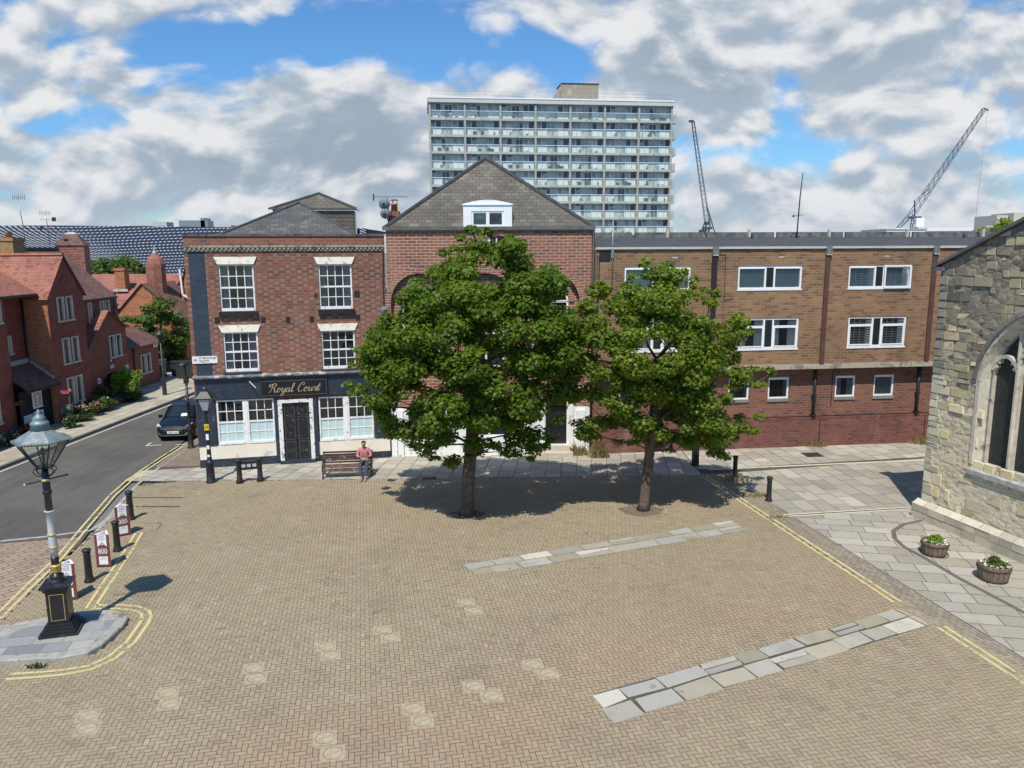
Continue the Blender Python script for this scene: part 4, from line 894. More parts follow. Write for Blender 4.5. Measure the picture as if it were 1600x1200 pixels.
for i, (a, b, c, d) in enumerate(lw):
    mb = MB(); f = .07; y = .03
    mb.box(a, a+f, y, y+.06, c, d); mb.box(b-f, b, y, y+.06, c, d); mb.box(a+f, b-f, y, y+.06, c, c+f); mb.box(a+f, b-f, y-.02, y+.06, d-f-.03, d); wd = mb.build('window', M['upvc'], bf)
    mb = MB(); mb.face([(a+f, y+.04, c+f), (b-f, y+.04, c+f), (b-f, y+.04, d-f), (a+f, y+.04, d-f)]); mb.build('pane', M['glass'], wd)
    mb = MB(); mb.face([(a, y+.5, c), (b, y+.5, c), (b, y+.5, d), (a, y+.5, d)], 1)
    if i >= 4:
        for k in range(12):
            if i % 2 == 0 and 4 <= k <= 7: continue
            xa, xb = a+f+(b-a-2*f)*k/12, a+f+(b-a-2*f)*(k+1)/12; mb.face([(xa, y+.1+.02*(k % 2), c), (xb, y+.1+.02*((k+1) % 2), c), (xb, y+.1+.02*((k+1) % 2), d), (xa, y+.1+.02*(k % 2), d)])
    mb.build('curtain', [M['curtain'], M['dark']], wd)
    mb = MB(); mb.box(a-.04, b+.02, -.05, y, c-.13, c-.005); mb.build('sill', plain('slate_sill', (.20, .20, .19), .8, var=.15), wd)
for x, mt, z0, wd_ in ((5.12, M['darkpipe'], 4.3, .115), (10.17, M['brownpipe'], 3.86, .10), (15.12, M['brownpipe'], 3.86, .10), (20.2, M['brownpipe'], 3.86, .10)):
    mb = MB(); mb.box(x-wd_, x+wd_, yo-.085, yo-.001, z0, 8.55); o = mb.build('downpipe', mt, bf)
    mb = MB(); mb.box(x-.12, x+.14, yo-.13, yo-.002, 8.58, 8.93); mb.box(x-.12, x+.14, yo-.135, yo-.1302, 8.56, 8.60, 1); mb.build('hopper', [plain('hopper_lead', (.17, .17, .155), .8, var=.3, scale=9), M['stonetrim']], o)
for x in (5.1, 10.13, 15.1):
    mb = MB(); mb.tube([(x, -.09, 3.6), (x, -.09, 1.42)], .075, 8); mb.box(x-.10, x+.10, -.17, -.002, 2.30, 2.36); mb.box(x-.10, x+.10, -.19, -.002, 1.45, 1.52); mb.build('downpipe', M['iron'], bf)
mb = MB(); mb.tube([(.10, yo-.06, 8.6), (.08, yo-.06, 4)], .055, 8); mb.box(.16, .62, yo-.02, yo-.001, 8.35, 8.78); mb.build('downpipe', M['iron'], bf)
mb = MB(); mb.tube([(6.0, yo-.02, 6.75), (5.62, yo-.02, 6.70), (5.60, yo-.02, 8.6), (5.3, yo-.02, 8.62)], .012, 5); mb.tube([(5.62, yo-.02, 6.705), (5.5, yo-.02, 3.9)], .012, 5); mb.build('wall_cable', M['iron'], bf); mb = MB(); mb.tube([(11.0, -.02, 3.5), (11.0, -.02, 1.8)], .014, 5); mb.build('wall_cable', M['iron'], bf)
for x in (3.4, 8.1, 12.9): mb = MB(); mb.box(x-.12, x+.12, yo-.012, yo-.001, 8.45, 8.52); mb.build('air_brick', M['leadpale'], bf)
mb = MB(); mb.face([(0, yo-.04, 8.93), (LB, yo-.04, 8.93), (LB, 6, 9.42), (0, 6, 9.42)]); mb.face([(0, 6.3, 9.2), (LB, 6.3, 9.2), (LB, 16, 9.2), (0, 16, 9.2)]); mb.face([(LB, yo-.04, 8.9), (LB, 6, 8.9), (LB, 6, 9.4), (LB, yo-.04, 8.93)]); rf = mb.build('roof', M['felt'], bf)
mb = MB(); mb.box(0, LB, yo-.09, yo-.001, 8.85, 8.925); mb.build('fascia_trim', plain('pale_trim', (.50, .47, .40), .7, var=.1), rf)
mb = MB()
for i in range(9): x0 = -.3+3.72*i; mb.box(x0+.06, x0+3.60, 6, 6.18, 9.40, 9.68)
pr = mb.build('roof_upstand', M['felt2'], rf)
for i in range(8):
    x0 = .75+4.28*i
    if x0 < LB: mb = MB(); mb.box(x0, x0+.12, 5.85, 5.99, 9.42, 9.80); mb.build('upstand_post', M['stonetrim'], rf)
mb = MB()
for x in (9.2, 20.6): mb.tube([(x, 5.2, 9.3), (x, 5.2, 9.62)], .05, 8)
mb.box(-.1, .5, 2.0, 2.6, 9.1, 9.75); mb.build('roof_vent', M['iron'], rf)
ae = thing('tv_aerial', 'tall thin H-shaped aerial pole fixed to the left end of the brown flats', 'aerial', B2W(bf, .70, yo-.05, 7.2), bf.rotation_euler.z)
mb = MB(); mb.tube([(0, 0, 0), (0, 0, 2.85)], .022, 6); mb.box(-.06, .05, -.03, .03, 1.3, 1.7); mb.build('pole', M['steel'], ae)
mb = MB(); mb.tube([(-.22, 0, 2.72), (.22, 0, 2.72)], .012, 5); mb.tube([(-.18, 0, 1.98), (.18, 0, 1.98)], .010, 5); mb.build('antenna_boom', M['iron'], ae)
ma = thing('radio_mast', 'slender dark radio mast rising from the brown flats roof between the two cranes', 'mast', B2W(bf, 11.65, 5.4, 9.3), bf.rotation_euler.z)
mb = MB(); mb.tube([(0, 0, 0), (.02, 0, .8), (.06, 0, 2.1), (.14, 0, 3.25)], [.035, .032, .03, .022], 6); mb.build('pole', M['iron'], ma)
mb = MB(); mb.tube([(-.26, 0, 1.15), (.26, 0, 1.2)], .012, 5); mb.box(-.26, -.2, -.04, .04, 1.1, 1.2); mb.tube([(.0, 0, .25), (-.3, 0, .33)], .01, 5); mb.build('antenna_boom', M['iron'], ma)
# ------------------------------------------------------------------ the church on the right
ch = thing('stone_church', 'weathered pale stone church gable with a traceried pointed window beside the flower tubs', 'church', (13.57, 24.47, 0), math.atan2(-3.71, 1.02))
M['stone'] = tinted('weathered_stone', .9, 16, .26, .16, .8)
def stonecore():
    m, n, b, o = newmat('eroded_rubble'); tcn = n.n('ShaderNodeTexCoord').outputs['Object']; x, y, z = n.xyz(tcn)[:3]
    n1 = n.noise(tcn, 1.3, 7, .65); n2 = n.noise(tcn, 5.0, 8, .7); n3 = n.noise(tcn, 22, 6, .7)
    vo = n.n('ShaderNodeTexVoronoi', feature='F1', i={'Vector': n.n('ShaderNodeMapping', i={0: tcn, 3: (1, 1, 1.6)}).outputs[0], 'Scale': 4.2}); vc = n.n('ShaderNodeSeparateColor', i={0: vo.outputs['Color']}).outputs[0]
    lo = n.mix(vc, n.mix(n2, (.50, .42, .27), (.66, .58, .41)), n.mix(n2, (.58, .52, .39), (.74, .68, .53))); hi = n.mix(vc, (.17, .15, .115), (.38, .33, .235))
    c = n.mix(n.ss(n.m('ADD', z, n.m('MULTIPLY', n1, 5.0)), 5.2, 8.4), lo, hi); c = n.mix(n.m('MULTIPLY', n.ss(n2, .56, .68), .55), c, (.16, .145, .115))
    setc(n, b, c); b.inputs['Roughness'].default_value = .95; bump(n, b, n.m('ADD', n.m('ADD', n2, n.m('MULTIPLY', n3, .4)), n.m('MULTIPLY', vo.outputs['Distance'], -.8)), 1.0, .09); return m
M['mortar'] = stonecore()
M['trace'] = plain('tracery_stone', (.52, .475, .375), .85, var=.18, scale=4, bumpy=.2, dirt=((.22, .20, .17), .3, 2.5))
gz = lambda u: 8.28+.445*(u+.05) if u < 5 else 8.28+.445*(10.05-u)
WC, WH, ZS, RISE = 3.32, 1.60, 4.95, 2.0                                 # window centre, half width, springing, rise
def warch(h, rise, n=28):
    """pointed, slightly flattened arch from left springing to right springing"""
    out = []
    for i in range(n+1):
        s = -1+2*i/n; out.append((WC+h*s, ZS+rise*(1-abs(s)**1.75)**.62))
    return out
def in_window(u, z, g=0.0):
    if abs(u-WC) > WH+g or z < 2.32-g: return False
    return z < ZS+(RISE+g)*(max(0, 1-(abs(u-WC)/(WH+g))**1.75))**.62
gable = [(0.0, 0.5), (10, .5), (10, 8.28), (5, gz(5)), (0.0, 8.28)]
mb = MB(); rnd = random.Random(11)
def stone_col(u, z):
    k = rnd.random(); t = min(1, max(0, (z-4.2+rnd.uniform(-1.6, 1.6))/2.6))
    lo = rnd.choice([(.62, .52, .31), (.66, .57, .37), (.52, .44, .28), (.70, .62, .44), (.50, .45, .33), (.58, .53, .40), (.42, .36, .25)])
    hi = rnd.choice([(.28, .24, .17), (.19, .17, .13), (.35, .30, .20), (.12, .115, .10), (.44, .38, .26), (.24, .21, .16), (.31, .275, .21), (.16, .15, .13)])
    return tuple(k_*(a*(1-t)+b*t) for a, b, k_ in zip(lo, hi, (1.02, .99, .92)))
z = .56; row = 0
while z < 10.6:
    h = rnd.uniform(.13, .33) if z > 2.2 else rnd.uniform(.2, .42); u = 0.0; first = True
    while u < 10:
        L = rnd.uniform(.15, .58)*(1.25 if h > .27 else 1)
        if first: L = rnd.choice([.42, .62, .30]) if row % 2 else rnd.choice([.30, .5])
        e = u+L; g_ = .008
        cu, cz = u+L/2, z+h/2
        if in_window(cu, cz, -.03): u = e; first = False; continue
        sm = .10 < rnd.random(); pr = rnd.uniform(-.015, .04) if not first else .04
        if z < 3.0 and not first and rnd.random() < .26: pr = -.07
        if z < 3.0 and u > 1.5 and z < 2.0: pr *= .3
        q = clip([(u+g_, z+g_), (e-g_, z+g_), (e-g_, z+h-g_), (u+g_, z+h-g_)], gable)
        if len(q) >= 3:
            col = stone_col(cu, cz)
            if first: col = mul((.56, .51, .38) if z < 4.8 else (.28, .255, .20), rnd.uniform(.85, 1.1))
            jq = [(a+rnd.uniform(-.012, .012)*(not first), b+rnd.uniform(-.012, .012)) for a, b in q]; c0 = (sum(a for a, b in jq)/len(jq), sum(b for a, b in jq)/len(jq))
            ins = [(a+(c0[0]-a)*.10, b+(c0[1]-b)*.10) for a, b in jq]; n = len(jq); dp = [pr+rnd.uniform(-.022, .024) for _ in jq]
            mb.face([(a, -d_, b) for (a, b), d_ in zip(ins, dp)], 0, col)
            for i in range(n):
                j = (i+1) % n; mb.face([(jq[i][0], .03, jq[i][1]), (jq[j][0], .03, jq[j][1]), (ins[j][0], -dp[j], ins[j][1]), (ins[i][0], -dp[i], ins[i][1])], 0, mul(col, .93))
            if first: mb.face([(0, .03, z), (0, -.03, z), (0, -.03, z+h), (0, .03, z+h)], 0, col); mb.face([(0, .5, z), (0, .03, z), (0, .03, z+h), (0, .5, z+h)], 0, col)
        u = e; first = False
    z += h; row += 1
mb.build('stone_facing', M['stone'], ch)
CORE = -.010
mb = MB()     # core wall with the window opening left free
pts = warch(WH, RISE)
mb.face([(0.02, CORE, 0), (WC-WH, CORE, 0), (WC-WH, CORE, gz(WC-WH)), (0.02, CORE, 8.28)]); mb.face([(WC+WH, CORE, 0), (9.98, CORE, 0), (9.98, CORE, 8.28), (5, CORE, gz(5)), (WC+WH, CORE, gz(WC+WH))])
mb.face([(WC-WH, CORE, 0), (WC+WH, CORE, 0), (WC+WH, CORE, 2.32), (WC-WH, CORE, 2.32)])
for i in range(len(pts)-1): a, b = pts[i], pts[i+1]; mb.face([(a[0], CORE, a[1]), (b[0], CORE, b[1]), (b[0], CORE, gz(b[0])), (a[0], CORE, gz(a[0]))])
mb.face([(.02, 16, 0), (.02, CORE, 0), (.02, CORE, 8.28), (.02, 16, 8.28)]); mb.face([(9.98, CORE, 0), (9.98, 16, 0), (9.98, 16, 8.28), (9.98, CORE, 8.28)])
mb.build('wall', M['mortar'], ch)
mb = MB(); rnd2 = random.Random(5)
u = -.12
for zr, (z0, z1) in enumerate(((0, .27), (.275, .50))):
    u = -.14
    while u < 10:
        L = rnd2.uniform(.35, .8); j = rnd2.uniform(-.012, .012); mb.box(u+.006, u+L-.006, -.24+j, .02, z0+.004, z1, 0, rnd2.choice([(.52, .465, .35), (.46, .41, .30), (.56, .51, .40), (.43, .38, .28)])); u += L
u = -.14
while u < 10:
    L = rnd2.uniform(.4, .9); c = rnd2.choice([(.57, .52, .41), (.50, .45, .35), (.60, .55, .45)]); a, b = u+.006, u+L-.006
    mb.face([(a, -.25, .50), (b, -.25, .50), (b, -.03, .64), (a, -.03, .64)], 0, c); u += L
mb.face([(-.16, .6, 0), (-.16, -.24, 0), (-.16, -.24, .52), (-.16, .6, .52)], 0, (.5, .46, .37))
mb.build('plinth', M['stone'], ch)
mb = MB(); sl = math.atan(.445)
mb.beam((-.28, .10, 8.24), (5, .10, gz(5)+.07), .50, .09); mb.beam((10.2, .10, 8.24), (5, .10, gz(5)+.07), .50, .09); mb.box(-.34, .16, -.14, .36, 8.12, 8.24); mb.build('gable_coping', plain('lead_coping', (.13, .12, .115), .7, var=.25), ch)
mb = MB(); mb.face([(-.1, .3, 8.2), (5, .3, gz(5)), (5, 16, gz(5)), (-.1, 16, 8.2)]); mb.face([(5, .3, gz(5)), (10.1, .3, 8.2), (10.1, 16, 8.2), (5, 16, gz(5))]); mb.build('roof', M['lead'], ch)
# window surround, hood, mullions, tracery, glass
def band(mb, P0, P1, y0, y1):
    for i in range(len(P0)-1):
        a, b, c, d = P0[i], P0[i+1], P1[i+1], P1[i]
        mb.face([(a[0], y0, a[1]), (b[0], y0, b[1]), (c[0], y1, c[1]), (d[0], y1, d[1])])
arch_pts = lambda h, r: [(WC-h, 2.32)]+[(WC-h, 2.32+(ZS-2.32)*k/6) for k in range(1, 6)]+warch(h, r)+[(WC+h, ZS-(ZS-2.32)*k/6) for k in range(1, 7)]
o0, o1, o2, o3 = arch_pts(WH+.02, RISE+.02), arch_pts(WH-.10, RISE-.10), arch_pts(WH-.22, RISE-.22), arch_pts(WH-.30, RISE-.30)
wn = MB(); band(wn, o1, o0, -.045, -.045); band(wn, o2, o1, .20, -.045); band(wn, o3, o2, .20, .20); band(wn, o3, o3, .36, .20)
band(wn, o0, o0, -.045, .03)
frame = wn.build('window', M['trace'], ch)
hd = MB(); h0, h1_ = warch(WH+.02, RISE+.02), warch(WH+.17, RISE+.17); band(hd, h0, h1_, -.11, -.07); band(hd, h1_, h1_, -.07, .03); band(hd, h0, h0, -.045, -.11); hd.build('hood_mould', plain('dark_hood_stone', (.17, .165, .15), .9, var=.3, scale=5, bumpy=.2), frame)
for s in (-1, 1):
    m_ = MB(); mx = WC+s*.46
    m_.prism([(mx-.075, .24), (mx-.03, .13), (mx+.03, .13), (mx+.075, .24), (mx+.03, .36), (mx-.03, .36)], lambda p, q: (p, q, 2.3), lambda p, q: (p, q, ZS+1.55)); m_.build('mullion', M['trace'], frame)
tr = MB(); hw = .385
for c in (WC-.89, WC, WC+.89):
    zt = ZS+.30 if c != WC else ZS+.75
    def head(h, r, n=18): return [(c-h+2*h*i/n, zt+r*(1-abs(-1+2*i/n)**1.9)**.6) for i in range(n+1)]
    a0, a1 = head(hw+.09, .50), head(hw-.005, .40); band(tr, a1, a0, .15, .15); band(tr, a1, a1, .34, .15); band(tr, a0, a0, .15, .34)
    for s in (-1, 1):   # cusps
        tr.prism([(c+s*hw, zt+.02), (c+s*(hw-.14), zt+.10), (c+s*(hw-.05), zt+.22)][::s], lambda p, q: (p, .17, q), lambda p, q: (p, .32, q)); tr.prism([(c+s*(hw-.07), zt+.24), (c+s*(hw-.21), zt+.22), (c+s*(hw-.19), zt+.36)][::s], lambda p, q: (p, .17, q), lambda p, q: (p, .32, q))
    tr.box(c-hw-.07, c-hw, .2, .34, 2.35, zt+.03); tr.box(c+hw, c+hw+.07, .2, .34, 2.35, zt+.03)
tr.build('tracery', M['trace'], frame)
def leaded():
    m, n, b, o = newmat('leaded_glass'); uv = n.n('ShaderNodeUVMap', uv_map='UVMap').outputs[0]; x, y = n.xyz(uv)[:2]
    tri = lambda v, p: n.m('ABSOLUTE', n.m('SUBTRACT', n.m('FRACT', n.m('DIVIDE', v, p)), .5))
    d1 = tri(n.m('ADD', x, y), .13); d2 = tri(n.m('SUBTRACT', x, y), .13); hb = tri(y, .055)
    ln = n.m('MAXIMUM', n.ss(n.m('MINIMUM', d1, d2), .06, .02), n.m('MULTIPLY', n.ss(hb, .30, .42), .5))
    wv = n.n('ShaderNodeTexWhiteNoise', noise_dimensions='2D', i={0: n.comb(n.m('FLOOR', n.m('DIVIDE', n.m('ADD', x, y), .13)), n.m('FLOOR', n.m('DIVIDE', n.m('SUBTRACT', x, y), .13)))}).outputs[0]
    setc(n, b, n.mix(ln, n.mix(wv, (.010, .013, .016), (.03, .035, .036)), (.05, .052, .05))); b.inputs['Roughness'].default_value = .45; bump(n, b, wv, .3, .01); return m
gl = MB(); gp_ = arch_pts(WH-.28, RISE-.28); gl.face([(p[0], .33, p[1]) for p in gp_]); gl.build('leaded_pane', leaded(), frame)
sl_ = MB(); sl_.face([(WC-WH+.05, -.10, 2.16), (WC+WH-.05, -.10, 2.16), (WC+WH-.05, .34, 2.40), (WC-WH+.05, .34, 2.40)]); sl_.box(WC-WH-.02, WC+WH+.02, -.11, .03, 2.02, 2.155); sl_.build('sill', plain('grey_sill_stone', (.36, .35, .32), .85, var=.25, scale=5, bumpy=.2), frame)
# ------------------------------------------------------------------ the tower block
tw = thing('tower_block', 'thirteen-storey pale balcony tower block rising behind the slate gable', 'tower block', (-13.75, 135, 0), .118)
TWD = 42.3; BW = TWD/7; FH = 2.74; ZT = 33.35
pc = plain('tower_concrete', (.42, .44, .41), .85, var=.12, scale=.6, dirt=((.27, .28, .26), .3, .5)); pwp = plain('tower_white_panel', (.78, .80, .78), .6, var=.05, scale=.8); tgl = plain('tower_glass', (.36, .40, .39), .2, var=.3, scale=1.2)
tdk = plain('tower_dark_glass', (.07, .085, .09), .15); trl = plain('tower_rail', (.75, .77, .77), .4); bal = glassmat('balcony_glass', (.60, .72, .62), .02, .86); tcl = plain('balcony_clutter', (.10, .12, .11), .8, var=.6, scale=3); tgr = plain('tower_grey_door', (.50, .54, .52), .6, var=.1)
mb = MB(); mb.box(.2, TWD-.2, .9, 11, 0, ZT+.3); mb.box(0, TWD, 0, .9, 0, ZT-FH*10.2); mb.build('core', pc, tw)
mb = MB(); mb.box(-.1, TWD+.1, -.35, 11.3, ZT+.05, ZT+.72); mb.box(-.15, TWD+.15, -.42, 11.4, ZT+.72, ZT+.95, 1); mb.build('roof_fascia', [plain('roof_fascia', (.50, .52, .50), .7, var=.06), pwp], tw)
for k in range(8):
    mb = MB(); x = min(max(k*BW, .16), TWD-.16); mb.box(x-.16, x+.16, -.12, 1.4, 0, ZT+.05+(.75 if k in (2, 6) else 0)); mb.build('column', plain('column_concrete', (.36, .37, .34), .85, var=.15) if k == 0 else bpy.data.materials['column_concrete'], tw)
def tw_window(seed):
    r = random.Random(seed); mb = MB(); y = .86; x0, x1 = .2, BW-.2; w3 = (x1-x0)/3
    for s, (a, b) in enumerate(((x0, x0+w3), (x0+w3, x1-w3), (x1-w3, x1))):
        if s != 1:
            mb.box(a, b, y-.08, y, .02, 1.12, 0)
            for q in range(2):
                e0 = a+(b-a)*q/2+.07; e1 = a+(b-a)*(q+1)/2-.05; m_ = r.choice([1, 1, 1, 2, 2, 3, 3]); mb.face([(e0, y-.03, 1.2), (e1, y-.03, 1.2), (e1, y-.03, 2.05), (e0, y-.03, 2.05)], m_)
                mb.face([(e0, y-.03, 2.1), (e1, y-.03, 2.1), (e1, y-.03, 2.32), (e0, y-.03, 2.32)], m_ if r.random() < .6 else 2)
            mb.box(a, b, y-.055, y-.02, 1.12, 1.2, 0); mb.box(a, a+.07, y-.055, y-.02, 1.2, 2.4, 0); mb.box(b-.05, b, y-.055, y-.02, 1.2, 2.4, 0); mb.box((a+b)/2-.05, (a+b)/2+.07, y-.055, y-.02, 1.2, 2.32, 0); mb.box(a, b, y-.06, y-.02, 2.33, 2.42, 4)
        else:
            for q in range(3):
                e0 = a+(b-a)*q/3+.05; e1 = a+(b-a)*(q+1)/3-.05; m_ = r.choice([1, 1, 2, 4, 4]); mb.face([(e0, y-.03, .9 if r.random() < .5 else .15), (e1, y-.03, .15), (e1, y-.03, 2.2), (e0, y-.03, 2.2)], m_)
            mb.face([(a, y-.025, .02), (b, y-.025, .02), (b, y-.025, 2.42), (a, y-.025, 2.42)], 4)
    return mb
def tw_balcony(seed):
    r = random.Random(seed*31+5); mb = MB(); mb.box(.1, BW-.1, -.05, .86, -.34, 0, 0); mb.box(.17, BW-.17, .0, .03, 1.14, 1.22, 1); mb.box(.17, BW-.17, -.005, .035, -.0, .06, 0)
    for q in range(7): x = .2+(BW-.4)*q/6; mb.box(x-.025, x+.025, .02, .05, .06, 1.14, 0)
    mb.face([(.2, -.01, .06), (BW-.2, -.01, .06), (BW-.2, -.01, .98), (.2, -.01, .98)], 2)
    for q in range(r.randint(0, 5)): x = r.uniform(.4, BW-1.0); w_ = r.uniform(.15, .7); mb.box(x, x+w_, .15, .5, 0, r.uniform(.25, .9), 3 if r.random() < .75 else 1)
    return mb
wm = []; bm_ = []
for f in range(10):
    for k in range(7):
        v = (f*7+k) % 9; z0 = ZT-FH*(f+1)+.34
        if len(wm) < 9 and f*7+k == len(wm): a = tw_window(f*7+k).build('window', [pwp, tgl, tdk, plain('tower_curtain', (.55, .58, .56), .8) if not wm else bpy.data.materials['tower_curtain'], tgr], tw); b = tw_balcony(f*7+k).build('balcony', [pc, trl, bal, tcl], tw); wm.append(a); bm_.append(b)
        else:
            rr = (f*5+k*4) % 9; a = wm[rr].copy(); COL.objects.link(a); b = bm_[(f*4+k*7) % 9].copy(); COL.objects.link(b)
        a.location = (k*BW, 0, z0); b.location = (k*BW, 0, z0)
mb = MB(); mb.box(TWD, TWD+.05, .1, 1.3, 0, .1)
for f in range(10): z0 = ZT-FH*(f+1)+.34; mb.box(TWD-.1, TWD+.7, -.05, 3, z0-.34, z0); mb.box(TWD+.62, TWD+.66, 0, 3, z0+.05, z0+1.1); mb.box(TWD+.1, TWD+.66, 0, .03, z0+.05, z0+1.1)
mb.build('end_balcony', pc, tw)
mb = MB()
px0 = 23.3; mb.prism([(px0+.3, 5.5), (px0+7, 5.5), (px0+7, 10), (px0+.3, 10)], lambda p, q: (p, q, ZT+.9), lambda p, q: (p, q, ZT+4.55)); mb.prism([(0, ZT+.9), (0, ZT+4.4), (-2.0, ZT+.9)][::1], lambda p, q: (px0+.3+p, 6, q), lambda p, q: (px0+.3+p, 9.5, q)); mb.box(px0+.2, px0+7.1, 5.4, 10.1, ZT+4.55, ZT+4.7, 1); mb.box(px0+.3, px0+7, 5.42, 5.5, ZT+.95, ZT+1.4, 1)
mb.build('lift_housing', [plain('stained_concrete', (.27, .245, .19), .9, var=.12, dirt=((.44, .35, .22), .35, .45)), M['dark']], tw)
mb = MB()
for h in (.55, 1.05): mb.tube([(.5, .5, ZT+.95+h), (TWD-.5, .5, ZT+.95+h)], .022, 4)
for k in range(22): x = .5+k*(TWD-1)/21; mb.tube([(x, .5, ZT+.95), (x, .5, ZT+2.0)], .022, 4)
mb.tube([(9.6, 2, ZT+.9), (9.6, 2, ZT+3.6)], .03, 4); mb.tube([(23, 3, ZT+.9), (23, 3, ZT+4.2)], .03, 4); mb.build('roof_railing', M['steel'], tw)
# ------------------------------------------------------------------ cranes
M['crane'] = plain('blue_grey_crane_steel', (.055, .09, .135), .5, var=.15); M['craneb'] = plain('dark_crane_steel', (.05, .06, .075), .6)
def lattice(mb, a, b, w_, n, th=.16, side=Vector((1, 0, 0))):
    th *= .75
    a = Vector(a); b = Vector(b); d = (b-a).normalized(); x = (side-d*side.dot(d)).normalized(); y = d.cross(x); cs = [x*w_+y*w_, -x*w_+y*w_, -x*w_-y*w_, x*w_-y*w_]
    for c in cs: mb.beam(a+c, b+c*.55, th)
    for i in range(n):
        p = a+(b-a)*i/n; q = a+(b-a)*(i+1)/n; s0 = 1-.45*i/n; s1 = 1-.45*(i+1)/n
        for k in range(4):
            c0, c1 = (cs[k], cs[(k+1) % 4]) if i % 2 else (cs[(k+1) % 4], cs[k]); mb.beam(p+c0*s0, q+c1*s1, th*.55)
c1 = thing('tower_crane', 'dark luffing tower crane with near upright jib just right of the tower block', 'crane', (75, 300, 0))
mb = MB(); lattice(mb, (0, 0, 0), (0, 0, 17), 1.1, 10, .25); mb.box(-1.6, 1.6, -1.4, 1.4, 16.6, 17.4); mb.build('mast', M['craneb'], c1)
mb = MB(); lattice(mb, (.4, 0, 16.5), (-6.9, 0, 56.2), .85, 26, .2); mb.box(-8.4, -6.6, -.4, .4, 55.8, 56.6); mb.build('jib', M['craneb'], c1)
mb = MB(); mb.beam((-.2, 0, 24.5), (3.2, 0, 14.5), .35); mb.beam((.9, 0, 20.5), (-2.2, 0, 15.2), .3); mb.box(-3.0, -1.2, -1, 1, 14.6, 16.4); mb.beam((-2.2, 0, 16), (-1.0, 0, 19.5), .35); mb.box(-.8, .8, -1, 1, 18.2, 19.4); mb.build('slewing_frame', M['craneb'], c1)
c2 = thing('tower_crane', 'blue luffing tower crane with long jib slanting right over the church roof', 'crane', (154, 300, 0))
mb = MB(); lattice(mb, (0, 0, 0), (0, 0, 20.6), 1.4, 12, .3); mb.build('mast', M['crane'], c2)
mb = MB(); lattice(mb, (-.8, 0, 22.4), (22.6, 0, 60.1), 1.0, 30, .22); mb.beam((22.6, 0, 60.3), (24.2, 0, 59.6), .4); mb.build('jib', M['crane'], c2)
mb = MB(); lattice(mb, (-.8, 0, 22.4), (-6.2, 0, 16.4), .8, 6, .2); mb.box(-1.9, 1.9, -1.4, 1.4, 20.3, 21.0); mb.beam((0, 0, 21), (-.6, 0, 27), .35); mb.beam((-.6, 0, 27), (4.5, 0, 31), .15); mb.build('counter_jib', M['crane'], c2)
mb = MB(); mb.box(-7.6, -4.0, -1.2, 1.2, 15.0, 16.6); mb.build('counterweight', M['upvc'], c2)
mb = MB(); mb.box(-.4, 2.5, -2.4, -1.45, 17.0, 20.3); mb.build('cab', M['upvc'], c2)
mb = MB(); mb.tube([(23.9, 0, 59.6), (23.2, 0, 12)], .05, 4); mb.build('hoist_cable', M['steel'], c2)
# ------------------------------------------------------------------ far buildings on the right skyline
fb = thing('concrete_building', 'distant pale concrete block with flat roofs peeping over the church gable slope', 'building', (158, 250, 0))
mb = MB(); mb.box(-3.5, 0, 0, 12, 0, 19.2); mb.box(.6, 7.5, -2, 10, 0, 19.9); mb.box(-9, 9, -4, -2.2, 15.3, 15.9); mb.build('wall', plain('pale_far_concrete', (.52, .49, .40), .8, var=.08), fb)
mb = MB(); mb.box(-.02, .62, 4, 12, 0, 18.6); mb.box(-2.4, -1.6, -.05, 0, 16.5, 18.4); mb.build('dark_recess', M['dark'], fb)
wr = thing('long_white_warehouse', 'far long low white roof on the skyline behind the brown flats', 'building', (150, 280, 0))
mb = MB(); mb.box(-16, 22, 0, 20, 0, 15.6); mb.box(-2, 18, -1, 0, 15.0, 16.2); mb.build('wall', M['white'], wr)
mb = MB(); mb.box(-16.4, 22.4, -.3, 20.4, 15.6, 15.9); mb.build('roof', M['leadpale'], wr)
# ------------------------------------------------------------------ the wavy clad building on the left skyline
def wavy():
    m, n, b, o = newmat('wavy_louvre_cladding'); uv = n.n('ShaderNodeUVMap', uv_map='UVMap').outputs[0]; x, y = n.xyz(uv)[:2]
    s = lambda v: n.m('SINE', v)
    wv = n.m('ADD', n.m('MULTIPLY', s(n.m('ADD', n.m('MULTIPLY', y, .62), n.m('MULTIPLY', x, .055))), 1.7), n.m('MULTIPLY', s(n.m('MULTIPLY', x, .12)), .35))
    env = n.ss(s(n.m('ADD', n.m('MULTIPLY', x, .075), n.m('MULTIPLY', y, .16))), -.4, .8)
    lat = n.m('ADD', x, n.m('MULTIPLY', wv, 1.1))
    rows = s(n.m('MULTIPLY', n.m('ADD', y, n.m('MULTIPLY', s(n.m('MULTIPLY', x, .11)), .35)), 2*PI/.52)); dash = s(n.m('MULTIPLY', lat, 2*PI/.72)); diag = s(n.m('ADD', n.m('MULTIPLY', y, 2*PI/.52), n.m('MULTIPLY', lat, 2*PI/1.0)))
    a = n.ss(n.m('ADD', rows, n.m('MULTIPLY', dash, .5)), .35, 1.1); c = n.ss(n.m('ADD', diag, n.m('MULTIPLY', rows, .35)), -.1, .8)
    f = n.m('ADD', n.m('MULTIPLY', a, n.m('SUBTRACT', 1.0, env)), n.m('MULTIPLY', c, env), clamp=True)
    setc(n, b, n.mix(f, (.020, .030, .068), (.42, .44, .46))); b.inputs['Roughness'].default_value = .5; bump(n, b, f, .5, .2); return m
wb = thing('louvred_building', 'wide curved building clad in wavy white and navy louvres behind the terrace roofs', 'building', (-95, 140, 0))
mb = MB(); N_ = 30; topz = lambda t: 13.75-.25*abs(t-.35)*2-1.1*max(0, t-.4); ys = lambda t: 4*math.sin(t*3.0)-6*t
